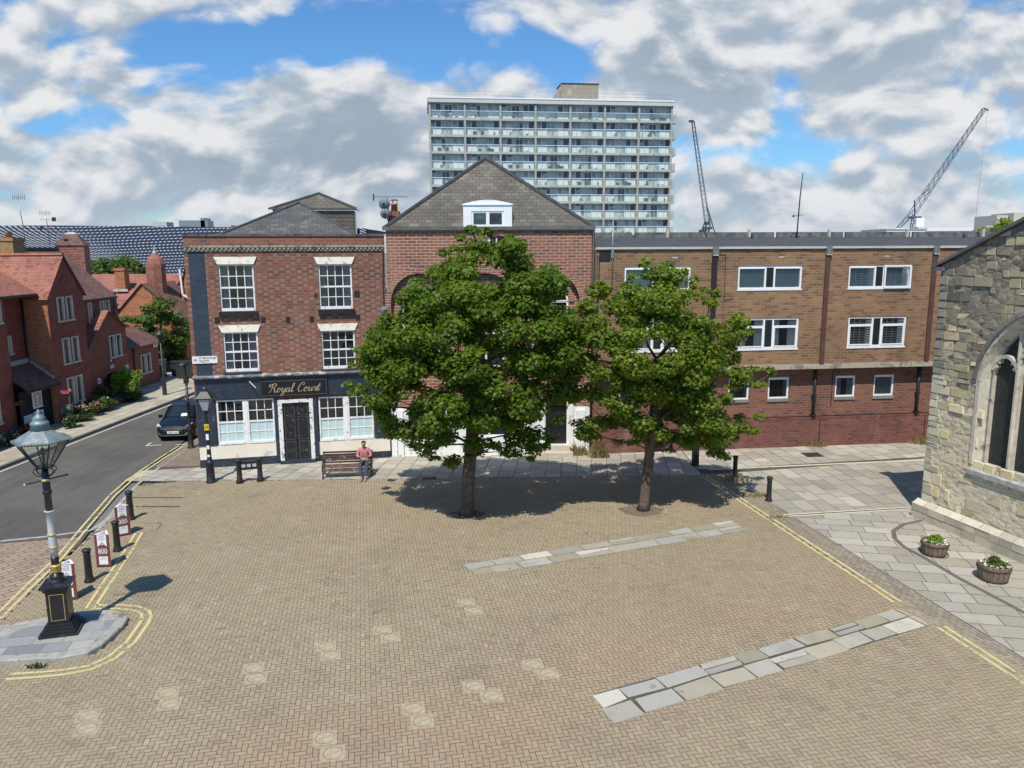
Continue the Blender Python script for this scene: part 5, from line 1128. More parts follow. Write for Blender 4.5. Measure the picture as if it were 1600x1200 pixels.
for i in range(N_):
    t0, t1 = i/N_, (i+1)/N_; mb.face([(-25+t0*95, ys(t0), 0), (-25+t1*95, ys(t1), 0), (-25+t1*95, ys(t1), topz(t1)), (-25+t0*95, ys(t0), topz(t0))])
mb.build('cladding', wavy(), wb)
mb = MB()
for i in range(N_): t0, t1 = i/N_, (i+1)/N_; mb.face([(-25+t0*95, ys(t0)+.2, topz(t0)-.1), (-25+t1*95, ys(t1)+.2, topz(t1)-.1), (-25+t1*95, 40, topz(t1)-.1), (-25+t0*95, 40, topz(t0)-.1)])
n = 14; mb.prism([(-12+24*i/n, 13.3+.75*math.sin(PI*i/n)) for i in range(n+1)][::-1], lambda p, q: (p+22, 14, q), lambda p, q: (p+22, 34, q)); mb.build('roof', plain('grey_green_roof', (.16, .20, .20), .7, var=.1), wb)
for (x, w_, h, mt) in ((27.5, 2.6, 1.0, 'leadpale'), (32.4, 5.4, 1.25, 'steel'), (40, 2.2, .7, 'leadpale'), (45.5, 3.2, .55, 'upvc'), (36.5, .8, 1.7, 'steel')):
    mb = MB(); mb.box(x, x+w_, 8, 11, 12.8, 13.5+h-.35*(x > 39)); mb.build('roof_plant', M[mt], wb)
# ------------------------------------------------------------------ the red brick terrace across the road
tr_ = thing('brick_terrace', 'dark red brick terrace with steep tiled gables and cream window frames across the road', 'terrace', (-24, 38, 0))
tr_.rotation_euler = (0, 0, 0)
def wx(mb, x, y0, y1, z0, z1, holes=(), m=0, depth=.10):
    """wall in the plane X=x facing +X, from y0 to y1; holes (ya,yb,za,zb)"""
    t = MB(); wall(t, y0, y1, z0, z1, 0, list(holes), depth, m)
    for f, q in zip(t.f, t.mi): mb.face([(x-t.v[i][1], t.v[i][0], t.v[i][2]) for i in f], q)
M['creamframe'] = plain('cream_stone_frame', (.58, .52, .40), .75, var=.1, scale=4)
def twin(x, ya, yb, za, zb, par, bars=1, curtain=.35):
    mb = MB(); f = .07
    mb.box(x-.08, x+.03, ya-.05, ya+f, za, zb); mb.box(x-.08, x+.03, yb-f, yb+.05, za, zb); mb.box(x-.08, x+.03, ya-.05, yb+.05, zb, zb+.07); mb.box(x-.08, x+.08, ya-.08, yb+.08, za-.09, za)
    wd = mb.build('window', M['creamframe'], par, world=True)
    p = MB(); p.face([(x-.06, ya+f, za), (x-.06, yb-f, za), (x-.06, yb-f, zb), (x-.06, ya+f, zb)]); p.build('pane', M['glass'], wd)
    wd.children[0].location = -wd.location if False else (-tr_.location.x, -tr_.location.y, -tr_.location.z) if par is tr_ else (-par.location.x, -par.location.y, -par.location.z)
    b = MB(); b.face([(x-.45, ya-.1, za), (x-.45, yb+.1, za), (x-.45, yb+.1, zb), (x-.45, ya-.1, zb)], 1); w3 = (yb-ya)*curtain
    for k in range(4): b.face([(x-.14-.02*(k % 2), ya+w3*k/4, za), (x-.14-.02*((k+1) % 2), ya+w3*(k+1)/4, za), (x-.14-.02*((k+1) % 2), ya+w3*(k+1)/4, zb), (x-.14-.02*(k % 2), ya+w3*k/4, zb)])
    o = b.build('curtain', [M['curtain'], M['dark']], wd); o.location = wd.children[0].location
    if bars:
        g = MB(); ym = (ya+yb)/2; g.box(x-.065, x-.045, ym-.012, ym+.012, za, zb)
        for k in (1, 2): zz = za+(zb-za)*k/3; g.box(x-.065, x-.045, ya+f, yb-f, zz-.01, zz+.01)
        o = g.build('glazing_bar', M['creamframe'], wd); o.location = wd.children[0].location
    return wd
XA, XB, XC, XD = -23.95, -24.7, -23.4, -24.2
wA = [(34.55, 35.2, 5.62, 6.68), (35.5, 36.1, 5.62, 6.68), (34.3, 35.25, 3.2, 4.4), (34.45, 35.25, .98, 2.2), (33.3, 34.1, .98, 2.2), (32.2, 33.0, 5.6, 6.7), (31.6, 32.5, 3.2, 4.4)]
wB = [(37.35, 37.75, 3.95, 4.75)]
wC = [(39.75, 40.3, 5.35, 6.5), (40.55, 41.1, 5.35, 6.5), (39.85, 40.45, 3.1, 4.35), (40.7, 41.3, 3.1, 4.35), (39.9, 40.5, .95, 2.25), (40.7, 41.3, .95, 2.25)]
wD = [(44.05, 44.4, 4.9, 5.95), (45.35, 45.75, 4.9, 5.95), (45.95, 46.4, 4.9, 5.95)]
wD2 = [(44.9, 45.45, 2.75, 3.95), (45.65, 46.2, 2.75, 3.95)]
mb = MB(); wx(mb, XA, 26, 36.4, 0, 6.85, wA); mb.face([(XA, 36.4, 0), (XB, 36.4, 0), (XB, 36.4, 6.85), (XA, 36.4, 6.85)]); wx(mb, XB, 36.4, 38.9, 0, 6.85, wB)
mb.face([(XB-4, 26, 0), (XA, 26, 0), (XA, 26, 6.85), (XB-4, 26, 6.85)])
mb.build('main_wall', M['brickT'], tr_, world=True)
mb = MB(); wx(mb, XC, 38.9, 42.2, 0, 6.6, wC); mb.face([(XC, 38.9, 6.6), (XC, 42.2, 6.6), (XC, 40.55, 8.62)]); mb.face([(XC-1.4, 38.9, 0), (XC, 38.9, 0), (XC, 38.9, 6.6), (XC-1.4, 38.9, 6.6)], 1); mb.face([(XC, 42.2, 0), (XC-1.4, 42.2, 0), (XC-1.4, 42.2, 6.6), (XC, 42.2, 6.6)])
mb.box(XC, XC+.03, 38.88, 42.22, 4.62, 4.72); mb.box(XC, XC+.03, 38.88, 42.22, 2.42, 2.50)
mb.obox((XC+.012, 40.55, 7.35), (.012, 0, 0), (0, .2, .2), (0, -.2, .2)); mb.box(XC, XC+.02, 40.5, 40.56, 7.95, 8.15)
bay = mb.build('bay_wall', [M['brickT'], M['brickTo']], tr_, world=True)  # bay side wall gets the sunlit brick tone, its front the plain red
mb = MB(); wx(mb, XD, 42.2, 46.9, 3.6, 6.25, wD); XE = XD+.6; wx(mb, XE, 42.2, 44.6, 0, 3.45, [(43.75, 44.6, 0, 1.9)]); wx(mb, XE, 44.6, 46.9, 0, 4.3, wD2+[(44.6, 46.2, 0, 1.9)]); mb.face([(XD, 46.9, 0), (XD-6, 46.9, 0), (XD-6, 46.9, 6.25), (XD, 46.9, 6.25)]); mb.face([(XE, 42.2, 3.45), (XE, 44.6, 3.45), (XE, 44.6, 5.24)]); mb.face([(XE, 44.6, 4.3), (XE, 46.9, 4.3), (XE, 44.9, 5.45), (XE, 44.6, 5.24)]); mb.face([(XE, 46.9, 0), (XD, 46.9, 0), (XD, 46.9, 4.6), (XE, 46.9, 4.3)])
mb.build('end_wall', M['brickT'], tr_, world=True)
mb = MB(); n = 12     # arch over the passage
for i in range(n):
    a0 = PI-PI*i/n; a1 = PI-PI*(i+1)/n; P = lambda a: (44.975+1.225*math.cos(a), 1.25+.62*math.sin(a)); (p0, q0), (p1, q1) = P(a0), P(a1); mb.face([(XE+.002, p0, q0), (XE+.002, p1, q1), (XE+.002, p1, 1.92), (XE+.002, p0, 1.92)])
mb.build('passage_arch', M['brickT'], tr_, world=True)
mb = MB(); mb.box(XD-3, XD-.2, 43.7, 46.25, 0, 2.2); mb.build('dark_passage', M['dark'], tr_, world=True)
for x, lst in ((XA, wA), (XB, wB), (XC, wC), (XD, wD), (XD+.6, wD2)):
    for i, (a, b, c, d) in enumerate(lst): twin(x, a, b, c, d, tr_, bars=1 if (i % 2 == 0) else 0, curtain=.3+.15*(i % 3))
# roofs
mb = MB(); RX_, RZ = -27.3, 9.02
mb.face([(XA+.15, 26, 6.78), (XA+.15, 38.9, 6.78), (RX_, 38.9, RZ), (RX_, 26, RZ)]); mb.face([(RX_, 26, RZ), (RX_, 47, RZ), (-31, 47, 6.6), (-31, 26, 6.6)])
mb.face([(-24.6, 30, 8.0), (-24.6, 35.6, 6.95), (-28.5, 35.6, 9.7), (-28.5, 30, 9.7)]); mb.face([(-26.2, 37.55, 8.3), (-28.5, 35.6, 9.7), (-24.6, 35.6, 6.95)])
mb.face([(XC+.12, 38.72, 6.5), (XC+.12, 40.55, 8.72), (-28.5, 40.55, 8.72), (-25.4, 38.72, 6.5)])
rf = mb.build('roof', M['tile'], tr_, world=True)
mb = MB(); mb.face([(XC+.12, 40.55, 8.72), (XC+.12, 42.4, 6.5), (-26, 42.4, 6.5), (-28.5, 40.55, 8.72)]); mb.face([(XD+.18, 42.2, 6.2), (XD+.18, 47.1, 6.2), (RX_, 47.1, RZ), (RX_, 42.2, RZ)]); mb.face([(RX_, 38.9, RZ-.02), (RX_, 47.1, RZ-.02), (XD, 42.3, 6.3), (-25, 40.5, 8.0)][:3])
mb.build('shaded_roof', M['tiledark'], tr_, world=True)  # slopes turned from the sun: shade put into the colour, a darker tile
mb = MB(); mb.face([(XE+.12, 42.22, 3.40), (XE+.12, 44.9, 5.50), (XD-.6, 44.9, 5.50), (XD-.6, 42.22, 3.40)]); mb.face([(XE+.12, 42.22, 3.32), (XE+.12, 44.9, 5.42), (XE+.12, 44.9, 5.50), (XE+.12, 42.22, 3.40)]); mb.face([(XE+.12, 44.9, 5.50), (XE+.12, 47.0, 4.30), (XD-.2, 47.0, 4.30), (XD-.2, 44.9, 5.50)]); mb.build('catslide_roof', M['tile'], tr_, world=True)
mb = MB(); mb.beam((XC+.1, 40.55, 8.76), (-27, 40.55, 8.76), .22, .12); mb.build('ridge_tile', plain('orange_ridge', (.44, .20, .12), .8, var=.2), rf); rf.children[0].location = (0, 0, 0)
mb = MB(); mb.beam((RX_, 38.5, RZ+.04), (RX_, 47, RZ+.04), .2, .14)
o = mb.build('ridge_tile', M['ridge'], rf)
for c in rf.children: c.location = (24, -38, 0)
mb = MB(); mb.tube([(XB+.09, 38.8, 6.7), (XB+.09, 38.8, 0.1)], .05, 7); mb.box(XA, XA+.22, 26, 36.4, 6.7, 6.82); mb.box(XA, XA+.2, 36.4, 38.75, 6.7, 6.82); mb.build('gutter', M['iron'], tr_, world=True)
mb = MB(); mb.tube([(XD+.08, 46.85, 6.2), (XD+.08, 46.85, 2)], .045, 7); mb.box(XD, XD+.2, 42.3, 47.1, 6.1, 6.2); mb.build('gutter', M['iron'], tr_, world=True)
# porch
mb = MB(); mb.face([(XB, 36.35, 3.35), (XC+.25, 36.25, 2.28), (XC+.25, 39.1, 2.24), (XB, 38.9, 3.35)]); mb.face([(XB, 36.35, 3.25), (XC+.25, 36.25, 2.18), (XC+.25, 39.1, 2.14), (XB, 38.9, 3.25)][::-1]); pr = mb.build('porch_roof', M['tiledark'], tr_, world=True)
mb = MB(); mb.box(XB, XB+.12, 36.3, 38.9, 3.32, 3.55)
for k in range(9): t = k/9; mb.box(XB+(XC-XB)*t, XB+(XC-XB)*t+.12, 38.86, 39.0, 3.36-1.0*t, 3.52-1.0*t)
mb.build('porch_flashing', M['leadpale'], tr_, world=True)
mb = MB(); mb.box(XC-.35, XC-.29, 36.35, 38.9, 0, 2.2, 0); mb.box(XC-.29, XC-.25, 37.3, 38.05, 1.2, 2.18, 1); mb.box(XC-.29, XC-.25, 37.3, 38.05, .15, 1.05, 1); mb.box(XC-.29, XC-.25, 36.5, 37.2, .1, 1.0, 2)
for z0, z1 in ((1.2, 2.18), (.15, 1.05)):
    for e in (.12, .24): 
        for q in ((37.3+e, 38.05-e, z0+e, z0+e+.03), (37.3+e, 38.05-e, z1-e-.03, z1-e), (37.3+e, 37.33+e, z0+e, z1-e), (38.02-e, 38.05-e, z0+e, z1-e)): mb.box(XC-.25, XC-.24, *q, 0)
mb.build('porch_door', [M['dark'], M['white'], plain('pale_blue_panel', (.55, .62, .68), .5)], tr_, world=True)
for y, z, s, w_ in ((43.35, 1.6, .3, .16), (44.9, 2.2, .2, .2), (46.6, 1.9, .3, .18), (44.85, 2.55, .12, .05)):
    sg_ = thing('wall_sign', {43.35: 'tall white notice on the terrace wall left of the passage arch', 44.9: 'small white notice centred over the terrace passage arch', 46.6: 'white notice at the right end of the terrace passage wall', 44.85: 'tiny white plaque above the notice over the passage arch'}[y], 'sign', (XD+.61, y, z))
    mb = MB(); mb.box(0, .03, -w_, w_, -s/2, s/2); mb.build('plate', M['white'], sg_)
    if s > .15: mb = MB(); [mb.box(.0305, .033, -w_*.7, w_*.6, -s*.3+k*s*.2, -s*.3+k*s*.2+.02) for k in range(3)]; mb.build('print', M['iron'], sg_)
vt = thing('roof_ventilator', 'red tile-hung roof turret with low cap behind the nearest terrace gable', 'turret', (-28, 49.9, 7.2))
mb = MB(); mb.lathe([(1.12, 0), (1.12, 2.1)], 4, rot=PI/4+.3, smooth=False); mb.build('shaft', M['tile'], vt)
mb = MB(); mb.lathe([(1.2, 2.08), (.5, 2.78)], 4, rot=PI/4+.3, smooth=False); mb.lathe([(.5, 2.78), (.2, 2.92)], 4, rot=PI/4+.3, smooth=False, m=1); mb.build('cap', [M['tiledark'], M['leadpale']], vt)
cm = thing('terrace_chimney', 'yellow brick chimney stack on the nearest terrace ridge', 'chimney', (-26.9, 42.0, 8.2))
mb = MB(); mb.box(-.45, .45, -.5, .5, 0, 1.25); mb.box(-.5, .5, -.55, .55, 1.25, 1.42); mb.build('stack', plain('yellow_brick', (.34, .20, .09), .85, var=.25, scale=7, bumpy=.2), cm)
mb = MB(); mb.lathe([(.14, 1.42), (.12, 1.72), (.15, 1.74)], 10, c=(-.1, .2, 0)); mb.build('chimney_pot', M['terracotta'], cm); mb = MB(); mb.lathe([(.13, 1.42), (.11, 1.6), (.14, 1.62)], 10, c=(.1, -.25, 0), m=0); mb.build('chimney_pot', M['terracotta'], cm)
def yagi(loc, h, label, seed):
    a = thing('tv_aerial', label, 'aerial', loc); mb = MB(); mb.tube([(0, 0, 0), (-.05*h/3, 0, h*.6), (-.18*h/3, 0, h)], .025, 5); mb.build('pole', M['steel'], a)
    mb = MB(); mb.tube([(-.45, 0, h-.05), (.25, 0, h-.08)], .012, 4)
    for k in range(7): x = -.45+k*.11; mb.tube([(x, -.02, h-.2), (x, .02, h+.1)], .008, 4)
    if seed: mb.tube([(-.5, 0, h*.5), (.5, 0, h*.5)], .012, 4); mb.tube([(-.45, 0, h*.78), (.45, 0, h*.78)], .012, 4); mb.box(.3, .5, -.05, .05, h*.72, h*.84); mb.box(-.5, -.4, -.05, .05, h*.45, h*.55)
    mb.build('antenna_boom', M['iron'], a); return a
yagi((-27.05, 43.6, 8.3), 3.6, 'tall leaning tv aerial pole behind the terrace chimney', 0); yagi((-28.6, 48.5, 9.3), 2.0, 'small branched tv aerial behind the red roof turret', 1)
# low annex
an = thing('brick_annex', 'single-storey red brick annex with a sloping tiled roof at the terrace end', 'annex', (-24.2, 47, 0))
mb = MB(); wx(mb, -24.2, 46.95, 52.3, 0, 3.0, [(49.75, 50.3, 1.0, 2.15), (50.5, 51.05, 1.0, 2.15), (47.15, 47.55, .05, 2.0)]); mb.face([(-24.2, 52.3, 0), (-28, 52.3, 0), (-28, 52.3, 3.2), (-24.2, 52.3, 3.0)]); mb.build('wall', M['brickT'], an, world=True)
mb = MB(); mb.face([(-23.9, 46.95, 2.85), (-23.9, 52.6, 2.85), (-25.6, 51.2, 4.1), (-26.9, 46.95, 5.2)]); mb.face([(-23.9, 52.6, 2.85), (-28, 52.6, 2.85), (-25.6, 51.2, 4.1)]); mb.face([(-25.6, 51.2, 4.1), (-28, 52, 3.4), (-28, 46.95, 5.2), (-26.9, 46.95, 5.2)]); mb.build('roof', M['tiledark'], an, world=True)
for a, b in ((49.75, 50.3), (50.5, 51.05)): twin(-24.2, a, b, 1.0, 2.15, an, bars=0)
mb = MB(); mb.box(-24.3, -24.25, 47.15, 47.55, .05, 2.0); mb.build('door', M['white'], an, world=True)
mb = MB(); mb.tube([(-24.12, 48.7, 2.8), (-24.12, 48.7, .1)], .045, 6); mb.build('downpipe', M['iron'], an, world=True)
s2 = thing('street_nameplate', 'small white street nameplate high at the right corner of the brick annex', 'street sign', (-24.17, 51.85, 2.62)); mb = MB(); mb.box(0, .02, -.32, .32, -.12, .12); mb.build('plate', M['white'], s2); mb = MB(); mb.box(.0205, .023, -.22, .22, .02, .06); mb.box(.0205, .023, -.15, .1, -.06, -.02); mb.build('print', M['iron'], s2)
fl = thing('flue_pipe', 'thick black flue pipe standing behind the annex roof', 'flue', (-25.6, 50.3, 3.2)); mb = MB(); mb.tube([(0, 0, 0), (-.25, 0, 1.0), (-.3, 0, 3.1)], .17, 8); mb.box(-.5, -.1, -.2, .2, 2.2, 2.3); mb.build('pipe', M['iron'], fl)
# houses farther up the street
fh = thing('far_brick_house', 'far orange brick gabled house with pinkish tiled roof beyond the annex', 'house', (-30, 60, 0))
def gable_house(par, x0, x1, y0, y1, ze, zr, xr, roofm, wallm, wins=()):
    mb = MB(); mb.face([(x0, y0, 0), (x1, y0, 0), (x1, y0, ze), (xr, y0, zr), (x0, y0, ze)]); mb.face([(x1, y0, 0), (x1, y1, 0), (x1, y1, ze), (x1, y0, ze)]); mb.face([(x0, y1, 0), (x0, y0, 0), (x0, y0, ze), (x0, y1, ze)]); mb.build('wall', M[wallm], par, world=True)
    mb = MB(); mb.face([(xr, y0-.15, zr+.06), (x1+.2, y0-.15, ze-.1), (x1+.2, y1, ze-.1), (xr, y1, zr+.06)][::-1][::-1]); mb.face([(x0-.2, y0-.15, ze-.1), (xr, y0-.15, zr+.06), (xr, y1, zr+.06), (x0-.2, y1, ze-.1)]); mb.build('roof', M[roofm], par, world=True)
    for a, b, c, d in wins:
        mb = MB(); mb.box(a-.06, b+.06, y0-.05, y0-.001, c-.06, d+.06); o = mb.build('window', M['creamframe'], par, world=True); mb = MB(); mb.face([(a, y0-.06, c), (b, y0-.06, c), (b, y0-.06, d), (a, y0-.06, d)]); p = mb.build('pane', plain('dark_pane', (.02, .024, .028), .1), o); p.location = (-par.location.x, -par.location.y, 0)
gable_house(fh, -31.2, -25.6, 60, 70, 3.6, 6.4, -28.6, 'tiledark', 'brickTo', [(-28.8, -27.9, 2.2, 3.3)])
mb = MB(); mb.face([(-40, 62, 4.4), (-28.2, 62, 4.4), (-28.2, 67, 7.0), (-40, 67, 7.0)]); mb.face([(-40, 67, 7.0), (-28.2, 67, 7.0), (-28.2, 72, 4.4), (-40, 72, 4.4)]); mb.build('long_roof', M['tile'], fh, world=True)
mb = MB(); mb.face([(-40, 62.2, 0), (-31, 62.2, 0), (-31, 62.2, 4.5), (-40, 62.2, 4.5)]); mb.build('long_wall', M['brickTo'], fh, world=True)
c2_ = thing('house_chimney', 'small orange brick chimney on the far pinkish roof', 'chimney', (-32.3, 64.4, 5.6)); mb = MB(); mb.box(-.4, .4, -.4, .4, 0, 1.75); mb.box(-.46, .46, -.46, .46, 1.75, 1.95); mb.build('stack', M['brickTo'], c2_); mb = MB(); mb.box(-.6, .6, -.45, -.401, .05, .25); mb.build('flashing', M['leadpale'], c2_)
v2_ = thing('roof_ventilator', 'tall octagonal red turret with pale finial standing before the far roof', 'turret', (-28.35, 62, 4.6))
mb = MB(); mb.lathe([(.74, 0), (.74, 3.35)], 8, rot=.2, smooth=False); mb.build('shaft', M['tile'], v2_); mb = MB(); mb.lathe([(.74, 3.35), (.55, 3.75), (.16, 4.15)], 8, rot=.2, smooth=False); mb.build('cap', M['tile'], v2_); mb = MB(); mb.lathe([(.2, 4.1), (.14, 4.26), (.03, 4.32), (.02, 4.8)], 8); mb.build('finial', M['leadpale'], v2_)
fh2 = thing('far_brick_house', 'far house with dark brown roof and white verge right of the tall turret', 'house', (-25, 63, 0))
gable_house(fh2, -27.2, -19.5, 63.5, 74, 4.6, 7.6, -26.6, 'tiledark', 'brickTo')
mb = MB(); mb.beam((-27.0, 63.3, 7.5), (-26.9, 63.3, 5.4), .14); mb.beam((-26.9, 63.3, 5.4), (-24.4, 63.3, 3.9), .14); mb.build('white_verge', M['white'], fh2, world=True)
c3_ = thing('house_chimney', 'brick chimney at the right of the far brown roof, close to the pub corner', 'chimney', (-24.4, 66.5, 6.8)); mb = MB(); mb.box(-.55, .55, -.4, .4, 0, 1.5); mb.box(-.62, .62, -.46, .46, 1.5, 1.65); mb.build('stack', M['brickTo'], c3_); mb = MB(); mb.lathe([(.14, 1.65), (.12, 1.95)], 8); mb.build('chimney_pot', M['terracotta'], c3_)
d4 = thing('satellite_dish', 'pale satellite dish on the far house among the street tree leaves', 'satellite dish', (-23.6, 60.5, 3.9)); mb = MB(); mb.lathe([(.02, 0), (.25, .05), (.42, .16)], 14, cap=False); o = mb.build('reflector', M['leadpale'], d4); o.rotation_euler = (1.3, 0, .3); mb = MB(); mb.tube([(0, 0, 0), (0, .4, -.3), (0, 3.2, -.6)], .04, 5); mb.build('bracket', M['iron'], d4)
# ------------------------------------------------------------------ foliage
import numpy as np
def leafmat(name, a, b, c, trans=.32):
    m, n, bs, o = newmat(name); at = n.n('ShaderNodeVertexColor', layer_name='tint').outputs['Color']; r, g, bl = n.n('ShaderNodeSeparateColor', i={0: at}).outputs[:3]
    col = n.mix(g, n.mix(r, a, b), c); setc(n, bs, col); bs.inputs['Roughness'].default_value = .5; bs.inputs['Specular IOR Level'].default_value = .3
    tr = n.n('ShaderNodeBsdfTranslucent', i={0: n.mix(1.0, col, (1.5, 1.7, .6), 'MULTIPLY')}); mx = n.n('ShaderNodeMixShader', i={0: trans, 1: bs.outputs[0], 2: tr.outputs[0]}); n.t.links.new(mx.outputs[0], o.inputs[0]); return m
M['leaf1'] = leafmat('maple_leaf', (.058, .108, .010), (.145, .215, .020), (.24, .28, .035), .42)
M['leaf2'] = leafmat('light_maple_leaf', (.070, .122, .012), (.18, .245, .024), (.29, .30, .05), .42)
M['leaf3'] = leafmat('street_tree_leaf', (.05, .095, .018), (.11, .165, .035), (.17, .20, .05))
M['bushlime'] = leafmat('lime_bush_leaf', (.10, .19, .022), (.20, .30, .04), (.30, .38, .06))
M['bushdark'] = leafmat('dark_bush_leaf', (.02, .05, .014), (.05, .10, .025), (.09, .14, .04))
M['dry'] = leafmat('dry_weed', (.22, .15, .07), (.33, .25, .12), (.16, .17, .06), .2)
M['bark'] = plain('tree_bark', (.115, .078, .055), .95, var=.4, scale=8, bumpy=.9)
LEAF = np.array([(0, 0, 0), (-.30, .18, 0), (-.52, .52, .05), (-.18, .55, 0), (0, 1.0, -.06), (.18, .55, 0), (.52, .52, .05), (.30, .18, 0)])
def leafcloud(name, clumps, size, mat, parent, seed=1, up=.75, shape=LEAF, loc=None):
    """clumps: (centre, rx, rz, count, (light, warm)) of loose leaves"""
    rg = np.random.default_rng(seed); V = []; T = []
    for c, rx, rz, cnt, (lt, wm_) in clumps:
        d = rg.normal(size=(cnt, 3)); d /= np.linalg.norm(d, axis=1)[:, None]; r = rg.random(cnt)**.45
        p = np.array(c)+d*r[:, None]*np.array([rx, rx, rz])
        nrm = d*np.array([.6, .6, .5])+np.array([0, 0, up])+rg.normal(size=(cnt, 3))*.38; nrm /= np.linalg.norm(nrm, axis=1)[:, None]
        a = rg.normal(size=(cnt, 3)); a -= nrm*(a*nrm).sum(1)[:, None]; a /= np.linalg.norm(a, axis=1)[:, None]; b = np.cross(nrm, a)
        s = size*rg.uniform(.65, 1.25, cnt)
        L = shape[None]; q = p[:, None, :]+(a[:, None, :]*L[:, :, 0:1]+b[:, None, :]*(L[:, :, 1:2]-.5)+nrm[:, None, :]*L[:, :, 2:3])*s[:, None, None]
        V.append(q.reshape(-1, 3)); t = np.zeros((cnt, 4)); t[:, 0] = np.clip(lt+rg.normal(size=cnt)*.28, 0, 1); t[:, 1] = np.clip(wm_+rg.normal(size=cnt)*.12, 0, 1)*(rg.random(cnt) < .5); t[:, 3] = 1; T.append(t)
    V = np.concatenate(V); T = np.concatenate(T); k = len(shape); nf = len(V)//k
    if loc is not None: V = V-np.array(loc)
    me = bpy.data.meshes.new(name); me.vertices.add(len(V)); me.vertices.foreach_set('co', V.ravel()); me.loops.add(len(V)); me.loops.foreach_set('vertex_index', np.arange(len(V), dtype=np.int32))
    me.polygons.add(nf); me.polygons.foreach_set('loop_start', np.arange(0, len(V), k, dtype=np.int32)); me.polygons.foreach_set('loop_total', np.full(nf, k, dtype=np.int32))
    me.materials.append(mat); ca = me.color_attributes.new('tint', 'FLOAT_COLOR', 'CORNER'); ca.data.foreach_set('color', np.repeat(T, k, axis=0).ravel()); me.update(calc_edges=True)
    o = bpy.data.objects.new(name, me); COL.objects.link(o); o.parent = parent; return o
def grow(trunk, tips, r_tip, rnd, cap=1.0):
    """branch skeleton: join every tip to the nearest node lower down; returns list of (points, radii)"""
    nodes = [Vector(p) for p in trunk]; par = [max(i-1, 0) for i in range(len(nodes))]; w_ = [0.0]*len(nodes); start = len(nodes)//2
    for t in sorted(tips, key=lambda t: (t-nodes[-1]).length):
        best = min(range(start, len(nodes)), key=lambda i: (nodes[i]-t).length+(2.0*max(0, nodes[i].z-t.z+.25)))
        a = nodes[best]; L = (t-a).length; n = max(1, int(L/.55)); prev = best
        for k in range(1, n+1):
            s = k/n; p = a.lerp(t, s)+Vector((rnd.uniform(-.07, .07), rnd.uniform(-.07, .07), .16*L*math.sin(s*PI)*.35+rnd.uniform(-.04, .04)))*(1 if k < n else 0)
            nodes.append(p); par.append(prev); w_.append(0.0); prev = len(nodes)-1
        w_[prev] += 1
    for i in range(len(nodes)-1, 0, -1): w_[par[i]] += w_[i]
    return nodes, par, w_
def make_tree(root, trunk, tips, clumps, leafm, size, seed, r0, rtip=.012, pw=.5, name_crown='crown'):
    rnd = random.Random(seed); nodes, par, w_ = grow(trunk, tips, rtip, rnd); tot = max(w_[0], 1); nt = len(trunk)
    rad = lambda i: max(rtip, r0*(w_[i]/tot)**pw)
    off = root.location; mb = MB(); rr = [max(rad(i), r0*(1-.35*i/nt)) for i in range(nt)]; rr[0] *= 1.45; rr[1] *= 1.08
    mb.tube([Vector(p)-off for p in trunk], rr, 12)
    for i in range(nt, len(nodes)):
        a, b = nodes[par[i]], nodes[i]; ra = min(rad(par[i]), rad(i)*1.35); mb.tube([a-off, b-off], [ra, rad(i)], 6, cap=False)
    mb.build('trunk', M['bark'], root)
    return leafcloud(name_crown, clumps, size, leafm, root, seed, up=.55, loc=off)
def px_at(x, y, Y):
    d = _f+_R*((x-800)/FPX)+_U*(-(y-600)/FPX); t = Y/d.y; return Vector((d.x*t, d.y*t, CAM_H+d.z*t))
def edge_dist(p, poly):
    best = 1e9
    for i in range(len(poly)):
        a = Vector(poly[i]); b = Vector(poly[(i+1) % len(poly)]); q = Vector(p); ab = b-a; t = max(0, min(1, (q-a).dot(ab)/ab.length_squared)); best = min(best, (q-(a+ab*t)).length)
    return best
def crown_from_outline(poly, Y, depth, n, rad, seed, gaps=(), per=230, warm=.1):
    """clumps filling a solid crown whose side view is the outline at distance Y: full depth in the middle, thin at the rim"""
    rnd = random.Random(seed); xs = [p[0] for p in poly]; ys = [p[1] for p in poly]; out = []; pts = []; tries = 0
    while len(out) < n and tries < n*60:
        tries += 1; x = rnd.uniform(min(xs), max(xs)); y = rnd.uniform(min(ys), max(ys))
        if not inside((x, y), poly): continue
        e = edge_dist((x, y), poly)
        if e < 9: continue
        if any(((x-gx)/(gr*1.45))**2+((y-gy)/(gq*1.45))**2 < 1 for gx, gy, gr, gq in gaps): continue
        t = min(1, e/130); D = depth*math.sqrt(t*(2-t)); s = rnd.choice([-1, -1, 1]); dd = s*D*rnd.uniform(.35, 1.0) if D > .8 else rnd.uniform(-D, D)
        p = px_at(x, y, Y+dd)
        if any((p-q).length < rad*.72 for q in pts): continue
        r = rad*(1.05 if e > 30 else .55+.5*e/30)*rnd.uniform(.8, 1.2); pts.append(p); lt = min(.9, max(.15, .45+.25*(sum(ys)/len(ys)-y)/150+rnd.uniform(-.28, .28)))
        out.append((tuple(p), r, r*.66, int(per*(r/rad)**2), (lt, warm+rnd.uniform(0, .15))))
    return out, pts
T1 = [(724, 350), (745, 347), (760, 354), (775, 366), (800, 362), (818, 370), (822, 395), (845, 406), (875, 418), (887, 440), (895, 470), (903, 490), (908, 520), (918, 560), (908, 600), (888, 640), (872, 660), (857, 700), (842, 720), (815, 722), (790, 714), (775, 700), (755, 717), (735, 715), (715, 732), (700, 727), (670, 727), (650, 704), (630, 694), (605, 682), (590, 662), (575, 634), (545, 612), (532, 592), (550, 560), (562, 540), (578, 508), (610, 480), (636, 442), (650, 428), (680, 418), (690, 392), (715, 388), (718, 370)]
